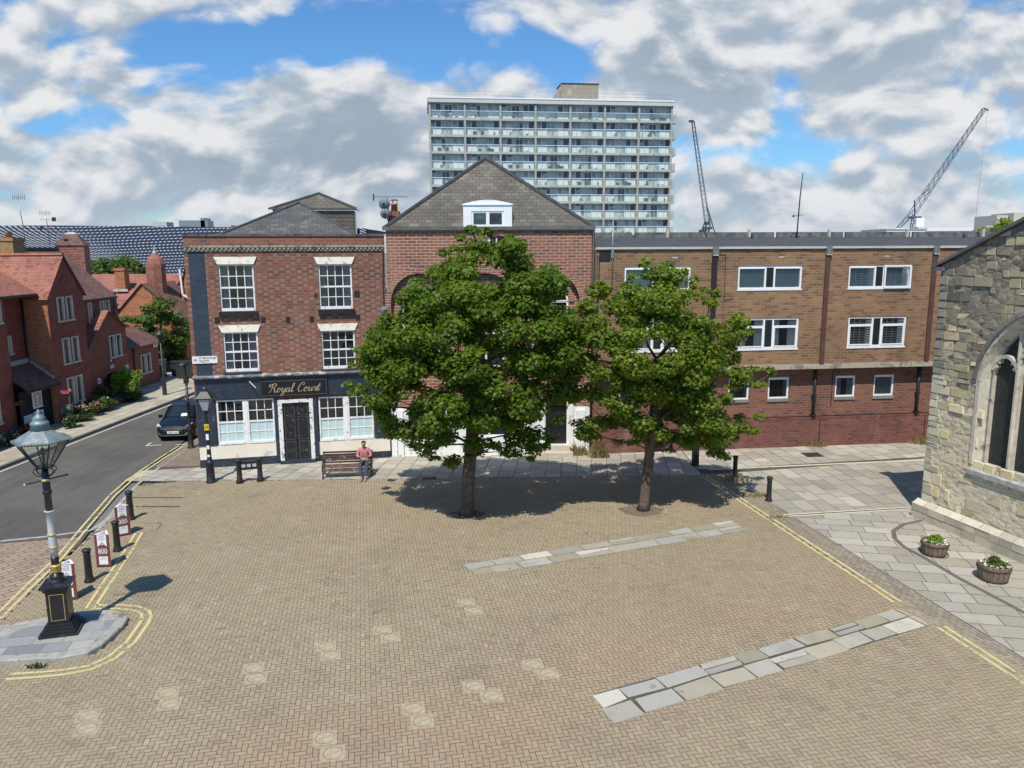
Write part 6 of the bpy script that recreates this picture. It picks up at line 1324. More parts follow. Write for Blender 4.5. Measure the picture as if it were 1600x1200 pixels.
T2 = [(917, 446), (935, 437), (945, 448), (953, 462), (975, 454), (980, 430), (990, 408), (1007, 402), (1020, 412), (1036, 404), (1054, 416), (1080, 422), (1086, 436), (1080, 450), (1095, 460), (1117, 433), (1123, 452), (1117, 478), (1131, 511), (1153, 493), (1174, 488), (1168, 515), (1160, 540), (1153, 559), (1172, 577), (1214, 578), (1203, 600), (1165, 604), (1139, 608), (1139, 628), (1153, 654), (1192, 655), (1184, 672), (1153, 690), (1150, 718), (1124, 720), (1095, 710), (1065, 703), (1036, 710), (1018, 696), (996, 696), (963, 699), (948, 678), (919, 695), (899, 681), (892, 647), (886, 610), (878, 570), (882, 530), (898, 490), (908, 470)]
t1 = thing('street_tree', 'largest maple tree of the square, dense dark crown before the gabled warehouse', 'tree', G(730, 803), 0, 'maple trees in the square')
def rim(poly, Y, step, rad, seed, per, warm):
    """small sprays poking out along the crown's edge"""
    rnd = random.Random(seed); out = []; pts = []; cx_ = sum(p[0] for p in poly)/len(poly); cy_ = sum(p[1] for p in poly)/len(poly)
    for i in range(len(poly)):
        a = Vector(poly[i]); b = Vector(poly[(i+1) % len(poly)]); n = max(1, int((b-a).length/step))
        for k in range(n):
            q = a.lerp(b, (k+rnd.random())/n); q = q.lerp(Vector((cx_, cy_)), rnd.uniform(.01, .07)); p = px_at(q.x, q.y, Y+rnd.uniform(-1.0, .8)); pts.append(p)
            out.append((tuple(p), rad*rnd.uniform(.6, 1.25), rad*.6*rnd.uniform(.6, 1.1), int(per*rnd.uniform(.6, 1.2)), (rnd.uniform(.3, .9), warm+rnd.uniform(0, .2))))
    return out, pts
cl, tips = crown_from_outline(T1, 25.2, 2.9, 185, .52, 3, gaps=[(628, 637, 14, 14), (642, 562, 15, 9), (718, 642, 9, 8), (722, 560, 9, 10), (640, 700, 12, 9), (770, 562, 6, 10), (775, 690, 22, 10), (846, 610, 10, 12), (868, 668, 16, 30), (700, 700, 12, 10), (820, 668, 14, 8), (668, 590, 12, 8), (800, 600, 10, 8)], per=360, warm=.06)
c2_l, tp2 = rim(T1, 25.2, 19, .27, 33, 75, .08); cl += c2_l; tips += tp2[::2]
b = G(730, 803); trunk1 = [b, b+Vector((.02, 0, .25)), b+Vector((.04, 0, .9)), b+Vector((.10, .0, 1.7)), b+Vector((.17, .05, 2.4)), b+Vector((.22, .1, 3.2)), b+Vector((.18, .1, 4.2)), b+Vector((.2, .1, 5.4)), b+Vector((.2, .1, 6.6))]
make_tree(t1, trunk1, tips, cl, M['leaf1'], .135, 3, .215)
t2 = thing('street_tree', 'smaller maple tree with a lighter crown and a forked trunk before the brown flats', 'tree', G(1005, 797), 0, 'maple trees in the square')
cl, tips = crown_from_outline(T2, 25.8, 2.5, 150, .48, 8, gaps=[(925, 640, 18, 14), (935, 600, 16, 10), (970, 505, 10, 14), (1030, 505, 12, 8), (955, 560, 10, 10), (1060, 665, 10, 8), (900, 575, 10, 7), (985, 610, 8, 12), (1118, 600, 12, 10), (1020, 640, 8, 14), (1070, 560, 9, 7)], per=320, warm=.16)
c2_l, tp2 = rim(T2, 25.8, 18, .26, 34, 70, .2); cl += c2_l; tips += tp2[::2]
b = G(1005, 797); trunk2 = [b, b+Vector((.03, 0, .25)), b+Vector((.07, 0, .9)), b+Vector((.13, .0, 1.55)), b+Vector((.18, .03, 2.1)), b+Vector((.28, .1, 3.0)), b+Vector((.30, .1, 4.0)), b+Vector((.35, .1, 5.2))]
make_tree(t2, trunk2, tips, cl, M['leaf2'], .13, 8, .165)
def blob_tree(root, c, r, n, rad, leafm, size, seed, squash=.85, per=160, warm=.1, trunk_r=.12):
    rnd = random.Random(seed); cl = []; tips = []; c = Vector(c)
    while len(cl) < n:
        d = Vector((rnd.gauss(0, 1), rnd.gauss(0, 1), rnd.gauss(0, 1))).normalized(); k = rnd.uniform(.45, 1.0); p = c+Vector((d.x*r[0]*k, d.y*r[1]*k, d.z*r[2]*k))*rnd.uniform(.85, 1.08)
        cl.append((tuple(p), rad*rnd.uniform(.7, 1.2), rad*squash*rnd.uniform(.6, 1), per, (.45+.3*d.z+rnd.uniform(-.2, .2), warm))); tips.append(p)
    if trunk_r: b = root.location; make_tree(root, [b, b.lerp(c, .3), b.lerp(c, .6), c], tips[:max(8, n//3)], cl, leafm, size, seed, trunk_r)
    else: leafcloud('foliage', cl, size, leafm, root, seed, loc=root.location)
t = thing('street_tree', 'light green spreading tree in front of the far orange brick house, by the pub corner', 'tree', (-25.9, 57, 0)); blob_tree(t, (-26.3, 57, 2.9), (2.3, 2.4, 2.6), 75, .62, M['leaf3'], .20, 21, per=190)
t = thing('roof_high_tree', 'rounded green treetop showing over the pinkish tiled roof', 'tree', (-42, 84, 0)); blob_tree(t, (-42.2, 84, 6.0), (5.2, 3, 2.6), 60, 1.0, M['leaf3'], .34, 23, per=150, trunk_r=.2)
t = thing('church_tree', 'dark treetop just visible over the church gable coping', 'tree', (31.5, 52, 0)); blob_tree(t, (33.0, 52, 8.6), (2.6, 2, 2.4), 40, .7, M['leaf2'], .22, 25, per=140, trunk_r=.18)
# bushes and flowers along the terrace
def bush(label, c, r, leafm, seed, n=10, per=130, size=.12, flowers=None, cat='bush', name='bush', warm=.1, group=None):
    t = thing(name, label, cat, (c[0], c[1], .12), 0, group); rnd = random.Random(seed); cl = []
    for _ in range(n):
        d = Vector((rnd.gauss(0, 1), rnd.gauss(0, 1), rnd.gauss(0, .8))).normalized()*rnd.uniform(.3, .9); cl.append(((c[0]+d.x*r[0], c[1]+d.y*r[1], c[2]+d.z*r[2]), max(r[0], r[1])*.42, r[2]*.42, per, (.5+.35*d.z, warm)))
    leafcloud('foliage', cl, size, leafm, t, seed, up=.5, loc=t.location)
    if flowers:
        fm, k, fs = flowers; fl_ = [((q[0][0], q[0][1], q[0][2]+.06), q[1], q[2], k, (.5, .3)) for q in cl]; leafcloud('flowers', fl_, fs, fm, t, seed+1, up=.6, loc=t.location)
    return t
FL = lambda nm, c: plain(nm, c, .7, var=.25, scale=20)
pink, white, purple, red, salmon = FL('pink_petals', (.62, .10, .24)), FL('white_petals', (.78, .76, .68)), FL('purple_petals', (.16, .06, .26)), FL('red_petals', (.40, .05, .07)), FL('salmon_petals', (.55, .30, .24))
bush('clipped rounded dark green bush beside the passage railings', (-23.0, 42.75, .95), (.55, .5, .55), M['bushdark'], 31, 12, 170, .09)
bush('bright lime green shrub in front of the terrace passage arch', (-22.75, 44.6, 1.35), (.85, .9, .95), M['bushlime'], 32, 22, 170, .12, (white, 1, .06))
bush('dark spreading shrub under the lime green shrub', (-22.6, 44.9, .5), (.7, .9, .5), M['bushdark'], 33, 12, 150, .10)
bush('leafy green plant with pale flowers at the right end of the bay planting', (-22.7, 41.9, .62), (.5, .75, .5), M['leaf3'], 34, 14, 130, .11, (white, 3, .07))
bush('pink and white flowering pot plant below the bay windows', (-22.5, 40.75, .62), (.4, .4, .45), M['leaf3'], 35, 10, 110, .09, (pink, 16, .08), 'flowers', 'flowering_plant')
bush('salmon flowering plant against the bay wall', (-22.85, 39.9, .75), (.45, .5, .4), M['leaf3'], 36, 10, 90, .10, (salmon, 22, .09), 'flowers', 'flowering_plant')
bush('low dark green hedge plant in front of the porch corner', (-22.45, 39.5, .4), (.45, .7, .32), M['bushdark'], 37, 10, 150, .09)
bush('silvery leafed plant beside the porch door', (-22.9, 38.85, .85), (.35, .3, .45), leafmat('silver_leaf', (.16, .21, .19), (.28, .34, .31), (.4, .45, .4)), 38, 8, 90, .09)
bush('dark leafy tub plant with tiny white flowers by the porch', (-22.3, 37.9, .5), (.5, .5, .42), M['bushdark'], 39, 10, 150, .09, (white, 5, .05), 'flowers', 'flowering_plant')
bush('red leafed low plants along the near terrace wall', (-23.2, 36.1, .42), (.4, .9, .38), leafmat('red_leaf', (.16, .03, .03), (.26, .06, .04), (.12, .14, .03)), 40, 12, 130, .09, (red, 4, .06))
bush('purple and pink flower bed at the near end of the terrace', (-23.1, 34.7, .45), (.5, .85, .42), M['bushdark'], 41, 14, 110, .08, (purple, 22, .08), 'flowers', 'flowering_plant')
bush('white and pink flowering plants at the edge of the view by the terrace', (-23.3, 33.7, .5), (.45, .6, .4), M['bushdark'], 42, 10, 110, .08, (white, 12, .08), 'flowers', 'flowering_plant')
hb = bush('hanging basket of bright pink flowers under the porch roof', (-22.9, 38.75, 1.75), (.32, .32, .22), M['leaf3'], 43, 7, 70, .07, (pink, 40, .09), 'hanging basket', 'hanging_basket')
bush('small hanging basket of trailing green on the near terrace wall', (-23.45, 35.9, 1.75), (.3, .35, .2), leafmat('rust_leaf', (.14, .09, .03), (.20, .13, .04), (.1, .12, .03)), 44, 6, 60, .09, None, 'hanging basket', 'hanging_basket')
# dry weeds at the feet of walls and bollards
BL = np.array([(-.04, 0, 0), (.04, 0, 0), (.02, .6, .06), (0, 1, .2)])
def weed(label, p, r, h, seed, n=90, mat='dry'):
    t = thing('weed', label, 'weeds', (p[0], p[1], 0)); rg = random.Random(seed); mb = MB()
    for _ in range(n):
        a = rg.uniform(0, 2*PI); q = r*rg.random()**.6; x, y = q*math.cos(a), q*math.sin(a)*.5; hh = h*rg.uniform(.4, 1)*(1-.5*q/r); lx, ly = rg.uniform(-.5, .5)*hh, rg.uniform(-.5, .5)*hh; w_ = .012+.008*rg.random()
        mb.face([(x-w_, y, 0), (x+w_, y, 0), (x+lx*.5+w_*.6, y+ly*.4, hh*.7), (x+lx, y+ly, hh)], 0, (rg.random(), rg.random()*.5, 0))
    mb.build('stems', M[mat], t)
weed('tall dry rust coloured weeds right of the black front door', G(900, 711), .55, .75, 1, 160); weed('bushy dry brown weeds at the left foot of the brown flats', G(936, 715), .45, .95, 2, 170)
weed('low dry weeds at the foot of the wall below the downpipe', G(1277, 698), .45, .5, 3); weed('dry weeds along the wall base close to the church', G(1437, 693), .6, .45, 4, 190)
weed('dry weeds round the bollard under the smaller tree', G(1150, 752), .6, .35, 5); weed('dry weed tuft at the kerb by the standing right bollard', G(1184, 777), .4, .3, 6, 70); weed('small weed patch at the corner stone of the pale lane line', G(1218, 810), .35, .18, 7, 60)
weed('small green tuft growing out of the island kerb', G(58, 1043), .22, .18, 8, 60, 'bushdark')
mb = MB()
for (x, y), r in (((730, 804), .6), ((1002, 798), .75)):
    c = G(x, y); mb.face([(c.x+r*math.cos(a)*(1+.12*math.sin(5*a)), c.y+r*.75*math.sin(a)*(1+.1*math.cos(4*a)), .0135) for a in [2*PI*i/24 for i in range(24)]])
struct('tree_pit', mb, plain('tree_pit_earth', (.15, .12, .085), .95, var=.4, scale=6, dirt=((.16, .13, .09), .4, 8)))
# ------------------------------------------------------------------ street furniture
def make_bollard():
    t = thing('bollard', 'x', 'bollard', (0, 0, 0), 0, 'black iron bollards round the square')
    mb = MB(); mb.lathe([(.135, 0), (.135, .05), (.115, .09), (.10, .15), (.095, .18), (.088, .80), (.098, .815), (.098, .84), (.085, .85)], 14); mb.build('shaft', M['iron'], t)
    mb = MB(); mb.lathe([(.085, .85), (.115, .885), (.118, .92), (.09, .945), (.03, .96)], 14); mb.build('cap', M['iron'], t)
    return t
bp = make_bollard()
for i, (p, k, lab) in enumerate((((205, 812), 1.06, 'black bollard at the far end of the row by the road, beyond all three signs'), ((184, 861), 1.0, 'black bollard between the middle and far maroon signs by the road'), ((140, 909), 1.0, 'nearest black bollard by the road, between the lamp plinth and the middle sign'),
                             ((1201, 783), .95, 'black bollard standing clear on the pale slabs right of the trees'), ((1148, 747), .95, 'black bollard with dry weeds at its foot under the smaller tree'))):
    o = put(bp, i == 0, G(*p), .3*i, lab); o.scale = (k, k, k)
t = thing('stone_post', 'short thick dark square post half hidden under the smaller tree branches', 'post', G(1086, 729), .1); mb = MB(); mb.lathe([(.2, 0), (.17, .12), (.16, .95), (.19, 1.0), (.15, 1.12)], 4, rot=PI/4, smooth=False); mb.build('shaft', M['iron'], t); mb = MB(); mb.box(-.22, .22, -.22, .22, .005, .03); mb.build('footing', M['stonetrim'], t)
# three-sided signs
M['maroon'] = plain('maroon_board', (.17, .045, .042), .5, var=.06); M['boardwhite'] = plain('board_white', (.76, .76, .75), .5, var=.03); M['print'] = plain('grey_print', (.22, .22, .24), .6); M['pwhite'] = plain('white_print', (.8, .8, .78), .6)
def make_sign():
    t = thing('triangular_sign', 'x', 'sign', (0, 0, 0), 0, 'three-sided 800 signs along the bollards'); R_ = .235; Hh = .98
    mb = MB(); P = [(R_*math.cos(-PI/2+PI/3+2*PI*k/3), R_*math.sin(-PI/2+PI/3+2*PI*k/3)) for k in range(3)]      # one face towards -y
    mb.prism(P, lambda p, q: (p, q, .04), lambda p, q: (p, q, Hh)); body = mb.build('body', M['maroon'], t)
    mb = MB(); mb.prism([(a*1.02, b*1.02) for a, b in P], lambda p, q: (p, q, 0), lambda p, q: (p, q, .04)); mb.build('base', M['iron'], t)
    mb = MB(); mb.face([(a, b, Hh+.002) for a, b in P]); mb.prism([(a*.5, b*.5) for a, b in P], lambda p, q: (p, q, Hh+.003), lambda p, q: (p, q, Hh+.006), 1); mb.build('top', [M['boardwhite'], M['print']], t)
    ap = R_*.5; hw = R_*math.cos(PI/6)
    for k in range(3):
        rot = Matrix.Rotation(2*PI*k/3, 4, 'Z'); mb = MB(); y = -ap-.002
        mb.face([(-hw*.62, y, .62), (0, y, .74), (hw*.62, y, .62), (hw*.62, y, .965), (-hw*.62, y, .965)])
        m9 = MB(); m9.face([(-hw*.60, y, .09), (hw*.60, y, .09), (hw*.60, y, .33), (-hw*.60, y, .33)]); o9 = m9.build('lower_panel', M['boardwhite'], body); o9.matrix_local = rot
        o = mb.build('face_panel', M['boardwhite'], body); o.matrix_local = rot
        mb = MB(); y -= .002; mb.face([(-.075, y, .665), (.075, y, .665), (0, y, .765)]); mb.face([(-.035, y-.001, .675), (.035, y-.001, .675), (0, y-.001, .73)], 1); mb.box(-.008, .008, y-.003, y-.001, .675, .70)
        o2 = mb.build('arrow_emblem', [M['print'], M['boardwhite']], o)
        for tx, z, s, m_, w_ in (('TUDOR', .925, .05, 'print', .15), ('HOUSE &', .875, .05, 'print', .17), ('GARDEN', .825, .05, 'print', .16), ('DISCOVER OVER', .56, .04, 'pwhite', .23), ('800', .475, .13, 'pwhite', .25), ('YEARS OF HISTORY', .405, .04, 'pwhite', .23), ('CAFE &', .29, .04, 'print', .11), ('GARDEN OPEN', .25, .04, 'print', .17)):
            l = text_mesh('lettering', tx, s, M[m_], o, (0, y-.001 if m_ == 'print' else -ap-.003, z), ext=.0006, width=w_, off=.0004 if tx == '800' else 0)
    return t
sg3 = make_sign()
for i, (p, rz, lab) in enumerate((((111, 935), .20, 'nearest maroon and white three-sided sign, half hidden behind the lamp plinth'), ((166, 884), .06, 'middle maroon and white three-sided sign showing 800 flat to the view'), ((193, 836), .62, 'farthest maroon and white three-sided sign, edge turned forward by the road'))):
    put(sg3, i == 0, G(*p), rz, lab)
# ornate gas-style lamp on the island
ip = G(98, 984, .12); lp = thing('ornate_lamp', 'ornate old lamp with black panelled plinth, silver column and six-sided lantern on the kerbed island', 'street lamp', ip, .28)
mb = MB()
for w_, z0, z1 in ((.40, 0, .07), (.35, .07, .14), (.31, .14, .21), (.27, .21, .27)): mb.box(-w_, w_, -w_, w_, z0, z1)
mb.box(-.215, .215, -.215, .215, .27, 1.02); mb.lathe([(.31, 1.02), (.36, 1.06), (.36, 1.09), (.44, 1.15), (.44, 1.18), (.26, 1.23)], 4, rot=PI/4, smooth=False); pl_ = mb.build('plinth', M['black'], lp)
mb = MB()
for k in range(4):
    R4 = Matrix.Rotation(k*PI/2, 3, 'Z')
    for q in ((-.15, .15, .96, .972), (-.15, .15, .335, .347), (-.15, -.138, .347, .96), (.138, .15, .347, .96)):
        pts = [(q[0], -.218, q[2]), (q[1], -.218, q[2]), (q[1], -.218, q[3]), (q[0], -.218, q[3])]; mb.face([R4 @ Vector(p) for p in pts])
mb.build('gold_beading', M['gold'], pl_)
mb = MB(); mb.lathe([(.20, 1.22), (.20, 1.25), (.13, 1.28), (.15, 1.33), (.15, 1.37), (.10, 1.39), (.10, 1.43)], 18); mb.lathe([(.085, 1.62), (.085, 1.82)], 14); mb.lathe([(.08, 2.92), (.075, 3.30), (.10, 3.32), (.10, 3.38), (.07, 3.40), (.085, 3.44), (.065, 3.95)], 14); mb.build('black_column', M['black'], lp)
for pr_ in ([(.10, 1.43), (.12, 1.46), (.11, 1.58), (.13, 1.60), (.10, 1.63)], [(.09, 2.33), (.105, 2.34), (.105, 2.36), (.09, 2.37)], [(.09, 2.03), (.105, 2.04), (.105, 2.06), (.09, 2.07)], [(.07, 3.60), (.095, 3.62), (.095, 3.65), (.07, 3.67)]): mb = MB(); mb.lathe(pr_, 16); mb.build('gold_collar', M['gold'], lp)
mb = MB(); mb.lathe([(.085, 1.82), (.088, 2.1), (.08, 2.5), (.078, 2.88), (.105, 2.895), (.105, 2.92)], 16); mb.build('silver_column', M['lampwhite'], lp)
mb = MB(); mb.tube([(-.42, 0, 3.56), (.42, 0, 3.72)], .018, 6); mb.lathe([(.0, -.03), (.035, 0), (0, .03)], 8, c=(-.43, 0, 3.56), m=1); mb.lathe([(0, -.03), (.035, 0), (0, .03)], 8, c=(.43, 0, 3.72), m=0); mb.build('ladder_bar', [M['iron'], M['lampwhite']], lp)
mb = MB()
for k in range(6):
    a = k*PI/3+PI/6; d = Vector((math.cos(a), math.sin(a), 0)); n = d.cross(Vector((0, 0, 1)))
    mb.tube([d*.06+Vector((0, 0, 3.72)), d*.17+Vector((0, 0, 3.76)), d*.24+Vector((0, 0, 3.86)), d*.20+Vector((0, 0, 3.93)), d*.13+Vector((0, 0, 3.90))], .012, 5)
mb.build('scroll_bracket', M['iron'], lp)
def hexp(r, z, off=0): return [Vector((r*math.cos(k*PI/3+off), r*math.sin(k*PI/3+off), z)) for k in range(6)]
b0, b1 = hexp(.17, 3.95), hexp(.56, 4.55); mb = MB()
for k in range(6): mb.beam(b0[k], b1[k], .026); mb.beam(b1[k], b1[(k+1) % 6], .035); mb.beam(b0[k], b0[(k+1) % 6], .03)
mb.tube([(0, 0, 3.9), (0, 0, 4.2)], .03, 8); mb.lathe([(.03, 4.2), (.07, 4.24), (.06, 4.34), (.02, 4.38)], 8); mb.tube([(0, 0, 4.38), (0, 0, 4.6)], .012, 5)
lt = mb.build('lantern_frame', M['iron'], lp)
for k in range(6): mb = MB(); j = (k+1) % 6; mb.face([b0[k], b0[j], b1[j], b1[k]]); mb.build('pane', M['pane'], lt)
mb = MB(); r0_, r1_ = hexp(.60, 4.56), hexp(.20, 4.80)
for k in range(6): j = (k+1) % 6; mb.face([r0_[k], r0_[j], r1_[j], r1_[k]]); mb.face([r0_[k], r0_[j], b1[j], b1[k]][::-1])
for k in range(6):
    j = (k+1) % 6
    for q in range(9): p = r0_[k].lerp(r0_[j], (q+.5)/9); mb.obox(p+Vector((0, 0, .012)), (.018, 0, 0), (0, .018, 0), (0, 0, .02))
rf_ = mb.build('lantern_roof', M['galv'], lt)
mb = MB(); mb.lathe([(.20, 4.79), (.18, 4.92), (.20, 4.94), (.17, 4.98), (.12, 5.03), (.14, 5.06), (.08, 5.12), (.03, 5.16), (.045, 5.20), (.01, 5.26)], 16); mb.build('vent_cap', plain('blue_grey_lead', (.20, .26, .28), .5, var=.15, metal=.2), lt)
# lantern post by the pub
hp = thing('lantern_post', 'black lantern post with a yellow H plate in front of the pub shopfront', 'street lamp', G(330, 754), .15)
mb = MB(); mb.lathe([(.19, 0), (.19, .06), (.16, .10), (.15, .75), (.18, .80), (.14, .86), (.10, .92), (.085, 1.0), (.07, 2.0), (.085, 2.02), (.06, 2.06), (.05, 2.72), (.075, 2.76), (.04, 2.82)], 14); mb.build('column', M['iron'], hp)
sqp = lambda r, z: [Vector((r*math.cos(k*PI/2+PI/4), r*math.sin(k*PI/2+PI/4), z)) for k in range(4)]
b0, b1 = sqp(.16, 2.86), sqp(.33, 3.34); mb = MB()
for k in range(4): j = (k+1) % 4; mb.beam(b0[k], b1[k], .03); mb.beam(b1[k], b1[j], .04); mb.beam(b0[k], b0[j], .035)
lf = mb.build('lantern_frame', M['iron'], hp)
for k in range(4): mb = MB(); j = (k+1) % 4; mb.face([b0[k], b0[j], b1[j], b1[k]]); mb.build('pane', plain('opal_pane', (.34, .37, .40), .3), lf)
mb = MB(); mb.lathe([(.40, 3.36), (.17, 3.60), (.12, 3.62), (.10, 3.72), (.05, 3.76), (.02, 3.92)], 4, rot=PI/4, smooth=False); mb.build('lantern_roof', M['iron'], lf)
mb = MB(); mb.box(-.085, .085, -.10, -.085, 2.1, 2.34); y_ = mb.build('hydrant_plate', plain('hydrant_yellow', (.72, .48, .03), .5), hp); text_mesh('lettering', 'H', .2, bk, y_, (0, -.1015, 2.22), ext=.001)
mb = MB(); mb.box(-.05, .05, -.092, -.08, 1.72, 1.95); mb.box(-.05, .05, -.096, -.085, 1.35, 1.5); mb.box(-.045, .045, -.1, -.088, 1.05, 1.13); mb.build('white_sticker', M['white'], hp)
# slim lamp on the street corner and one farther up
sp = thing('street_lamp', 'slim black street lamp with flat disc head beside the parked car', 'street lamp', G(299, 700), .1)
mb = MB(); mb.lathe([(.17, 0), (.17, .05), (.12, .1), (.11, .85), (.13, .88), (.075, .95), (.06, 2.1), (.085, 2.12), (.06, 2.15), (.05, 3.0)], 12); mb.box(-.09, .09, -.09, .09, 3.0, 3.32); mb.tube([(0, 0, 3.3), (0, 0, 3.82)], .03, 8); mb.tube([(-.0, 0, 3.7), (-.12, 0, 3.82)], .02, 6); mb.build('column', M['iron'], sp)
mb = MB(); mb.lathe([(.02, 3.98), (.10, 3.94), (.24, 3.86), (.25, 3.82), (.05, 3.80)], 16, c=(-.1, 0, 0)); mb.build('disc_head', M['iron'], sp)
s3 = thing('street_lamp', 'plain black lamp post on the left pavement before the annex tree', 'street lamp', G(258, 620), 0)
mb = MB(); mb.lathe([(.17, 0), (.17, .06), (.13, .12), (.12, .9), (.08, 1.0), (.065, 3.4)], 12); mb.build('column', M['iron'], s3); mb = MB(); mb.lathe([(.1, 3.4), (.2, 3.85), (.24, 3.87), (.1, 4.05), (.02, 4.2)], 6, smooth=False); mb.build('lantern', M['iron'], s3)
# bins and cabinet under the street tree
def boxbin(label, p, w_, h, mt, cat, name):
    t = thing(name, label, cat, p, .1); mb = MB(); mb.prism([(-w_/2, -.3), (w_/2, -.3), (w_/2, .3), (-w_/2, .3)], lambda a, b: (a*.86, b*.86, .05), lambda a, b: (a, b, h)); mb.build('body', M[mt], t)
    mb = MB(); mb.box(-w_/2-.03, w_/2+.03, -.34, .34, h, h+.07); mb.build('lid', M[mt], t); mb = MB(); mb.tube([(-w_/2, .22, .1), (w_/2, .22, .1)], .1, 8); mb.build('wheel_axle', M['iron'], t)
M['teal'] = plain('teal_cabinet', (.05, .13, .13), .5); M['bingrey'] = plain('dark_grey_bin', (.03, .035, .037), .5)
boxbin('green blue cabinet on the pavement under the street tree', (-24.9, 54.0, .12), .55, 1.15, 'teal', 'cabinet', 'street_cabinet'); boxbin('large dark grey bin under the street tree, nearer the pub corner', (-22.9, 53.2, .12), 1.1, 1.15, 'bingrey', 'bin', 'wheeled_bin'); boxbin('dark bin under the street tree beside the green blue cabinet', (-23.9, 54.2, .12), .6, 1.0, 'bingrey', 'bin', 'wheeled_bin')
rl = thing('handrail', 'pale metal handrail at the annex door', 'handrail', (-23.5, 47.6, .12), 0); mb = MB(); mb.tube([(0, 0, 0), (0, 0, .95), (-.75, -.1, .95)], .025, 6); mb.build('rail', M['lampwhite'], rl)
f_ = thing('iron_railing', 'low black iron railing and brick step beside the terrace passage', 'railing', (-22.75, 43.6, .12), 0); mb = MB(); mb.tube([(0, -.5, .8), (0, 1.6, .8)], .02, 5)
for k in range(10): mb.tube([(0, -.5+k*.23, 0), (0, -.5+k*.23, .85)], .013, 5)
mb.build('rail', M['iron'], f_); mb = MB(); mb.box(-.6, -.1, -.5, .3, 0, .32); mb.build('step', M['brickT'], f_)
# board between two posts
a, b = G(375, 755), G(407, 752); d = b-a; br_ = thing('post_board', 'dark low board with three pale plaques slung between two posts before the pub', 'barrier', (a+b)/2, math.atan2(d.y, d.x)); hw = d.length/2
for s in (-1, 1):
    mb = MB(); mb.lathe([(.14, 0), (.13, .14), (.10, .18), (.09, .86), (.11, .88), (.10, .95), (.05, .98)], 12, c=(s*hw, 0, 0)); mb.build('post', M['iron'], br_)
mb = MB(); mb.box(-hw+.08, hw-.08, -.03, .03, .52, .86); bd_ = mb.build('board', M['black'], br_)
for k in (-1, 0, 1): mb = MB(); mb.box(k*.20-.08, k*.20+.06, -.034, -.0305, .62, .74); mb.build('plaque', M['leadpale'], bd_)
# barrels with flowers
M['oak'] = plain('weathered_oak', (.20, .15, .10), .8, var=.35, scale=9, bumpy=.5); M['rust'] = plain('rusty_hoop', (.10, .06, .045), .6, metal=.4, var=.3)
for p, k, lab, sd_ in (((1459, 866), .95, 'half barrel flower tub nearer the church corner, with a fallen hoop', 3), ((1551, 906), 1.05, 'larger half barrel flower tub nearer the church window, on the right', 4)):
    t = thing('barrel_planter', lab, 'planter', G(*p), .3, 'half barrel planters by the church'); mb = MB(); n = 18
    for i in range(n):
        a0, a1 = 2*PI*i/n+.012, 2*PI*(i+1)/n-.012; P = lambda r, a, z: (r*math.cos(a)*k, r*math.sin(a)*k, z*k)
        pr_ = [(.32, 0), (.355, .15), (.385, .32), (.385, .44)]
        for q in range(3): mb.face([P(pr_[q][0], a0, pr_[q][1]), P(pr_[q][0], a1, pr_[q][1]), P(pr_[q+1][0], a1, pr_[q+1][1]), P(pr_[q+1][0], a0, pr_[q+1][1])])
        mb.face([P(.385, a0, .44), P(.385, a1, .44), P(.35, a1, .44), P(.35, a0, .44)]); mb.face([P(.35, a0, .44), P(.35, a1, .44), P(.34, a1, .36), P(.34, a0, .36)])
    mb.build('staves', M['oak'], t)
    for z, r in ((.06, .340), (.35, .392)): mb = MB(); mb.lathe([(r*k, (z-.022)*k), ((r+.006)*k, (z-.02)*k), ((r+.008)*k, (z+.02)*k), (r*k, (z+.022)*k)], 24, cap=False); mb.build('hoop', M['rust'], t)
    mb = MB(); mb.lathe([(.30*k, .0), (.345*k, .37*k), (.02, .40*k)], 16); mb.build('soil', M['bark'], t)
    b_ = t.location; rg = random.Random(sd_); cl = [((b_.x+rg.uniform(-.2, .2)*k, b_.y+rg.uniform(-.2, .2)*k, b_.z+.44*k+rg.uniform(0, .06)), .14, .08, 110, (.6, .2)) for _ in range(12)]
    cl += [((b_.x+rg.uniform(-.08, .08), b_.y+rg.uniform(-.05, .1), b_.z+.55*k), .12, .10, 120, (.7, .1)) for _ in range(3)]
    leafcloud('plants', cl, .045, M['bushlime'] if sd_ == 3 else M['leaf3'], t, sd_, loc=b_)
    fl_ = [((b_.x+.30*k*math.cos(a)+rg.uniform(-.05, .05), b_.y+.30*k*math.sin(a)+rg.uniform(-.05, .05), b_.z+.46*k), .075, .045, 16, (.5, .5)) for a in [2*PI*i/14 for i in range(14)]]
    leafcloud('flowers', fl_, .042, white, t, sd_+9, loc=b_)
    if sd_ == 3: mb = MB(); mb.tube([(.38*math.cos(a)*k+.02, .38*math.sin(a)*k, .03+.03*math.sin(a+1)) for a in [2*PI*i/28 for i in range(29)]], .014, 5); mb.build('fallen_hoop', M['rust'], t)
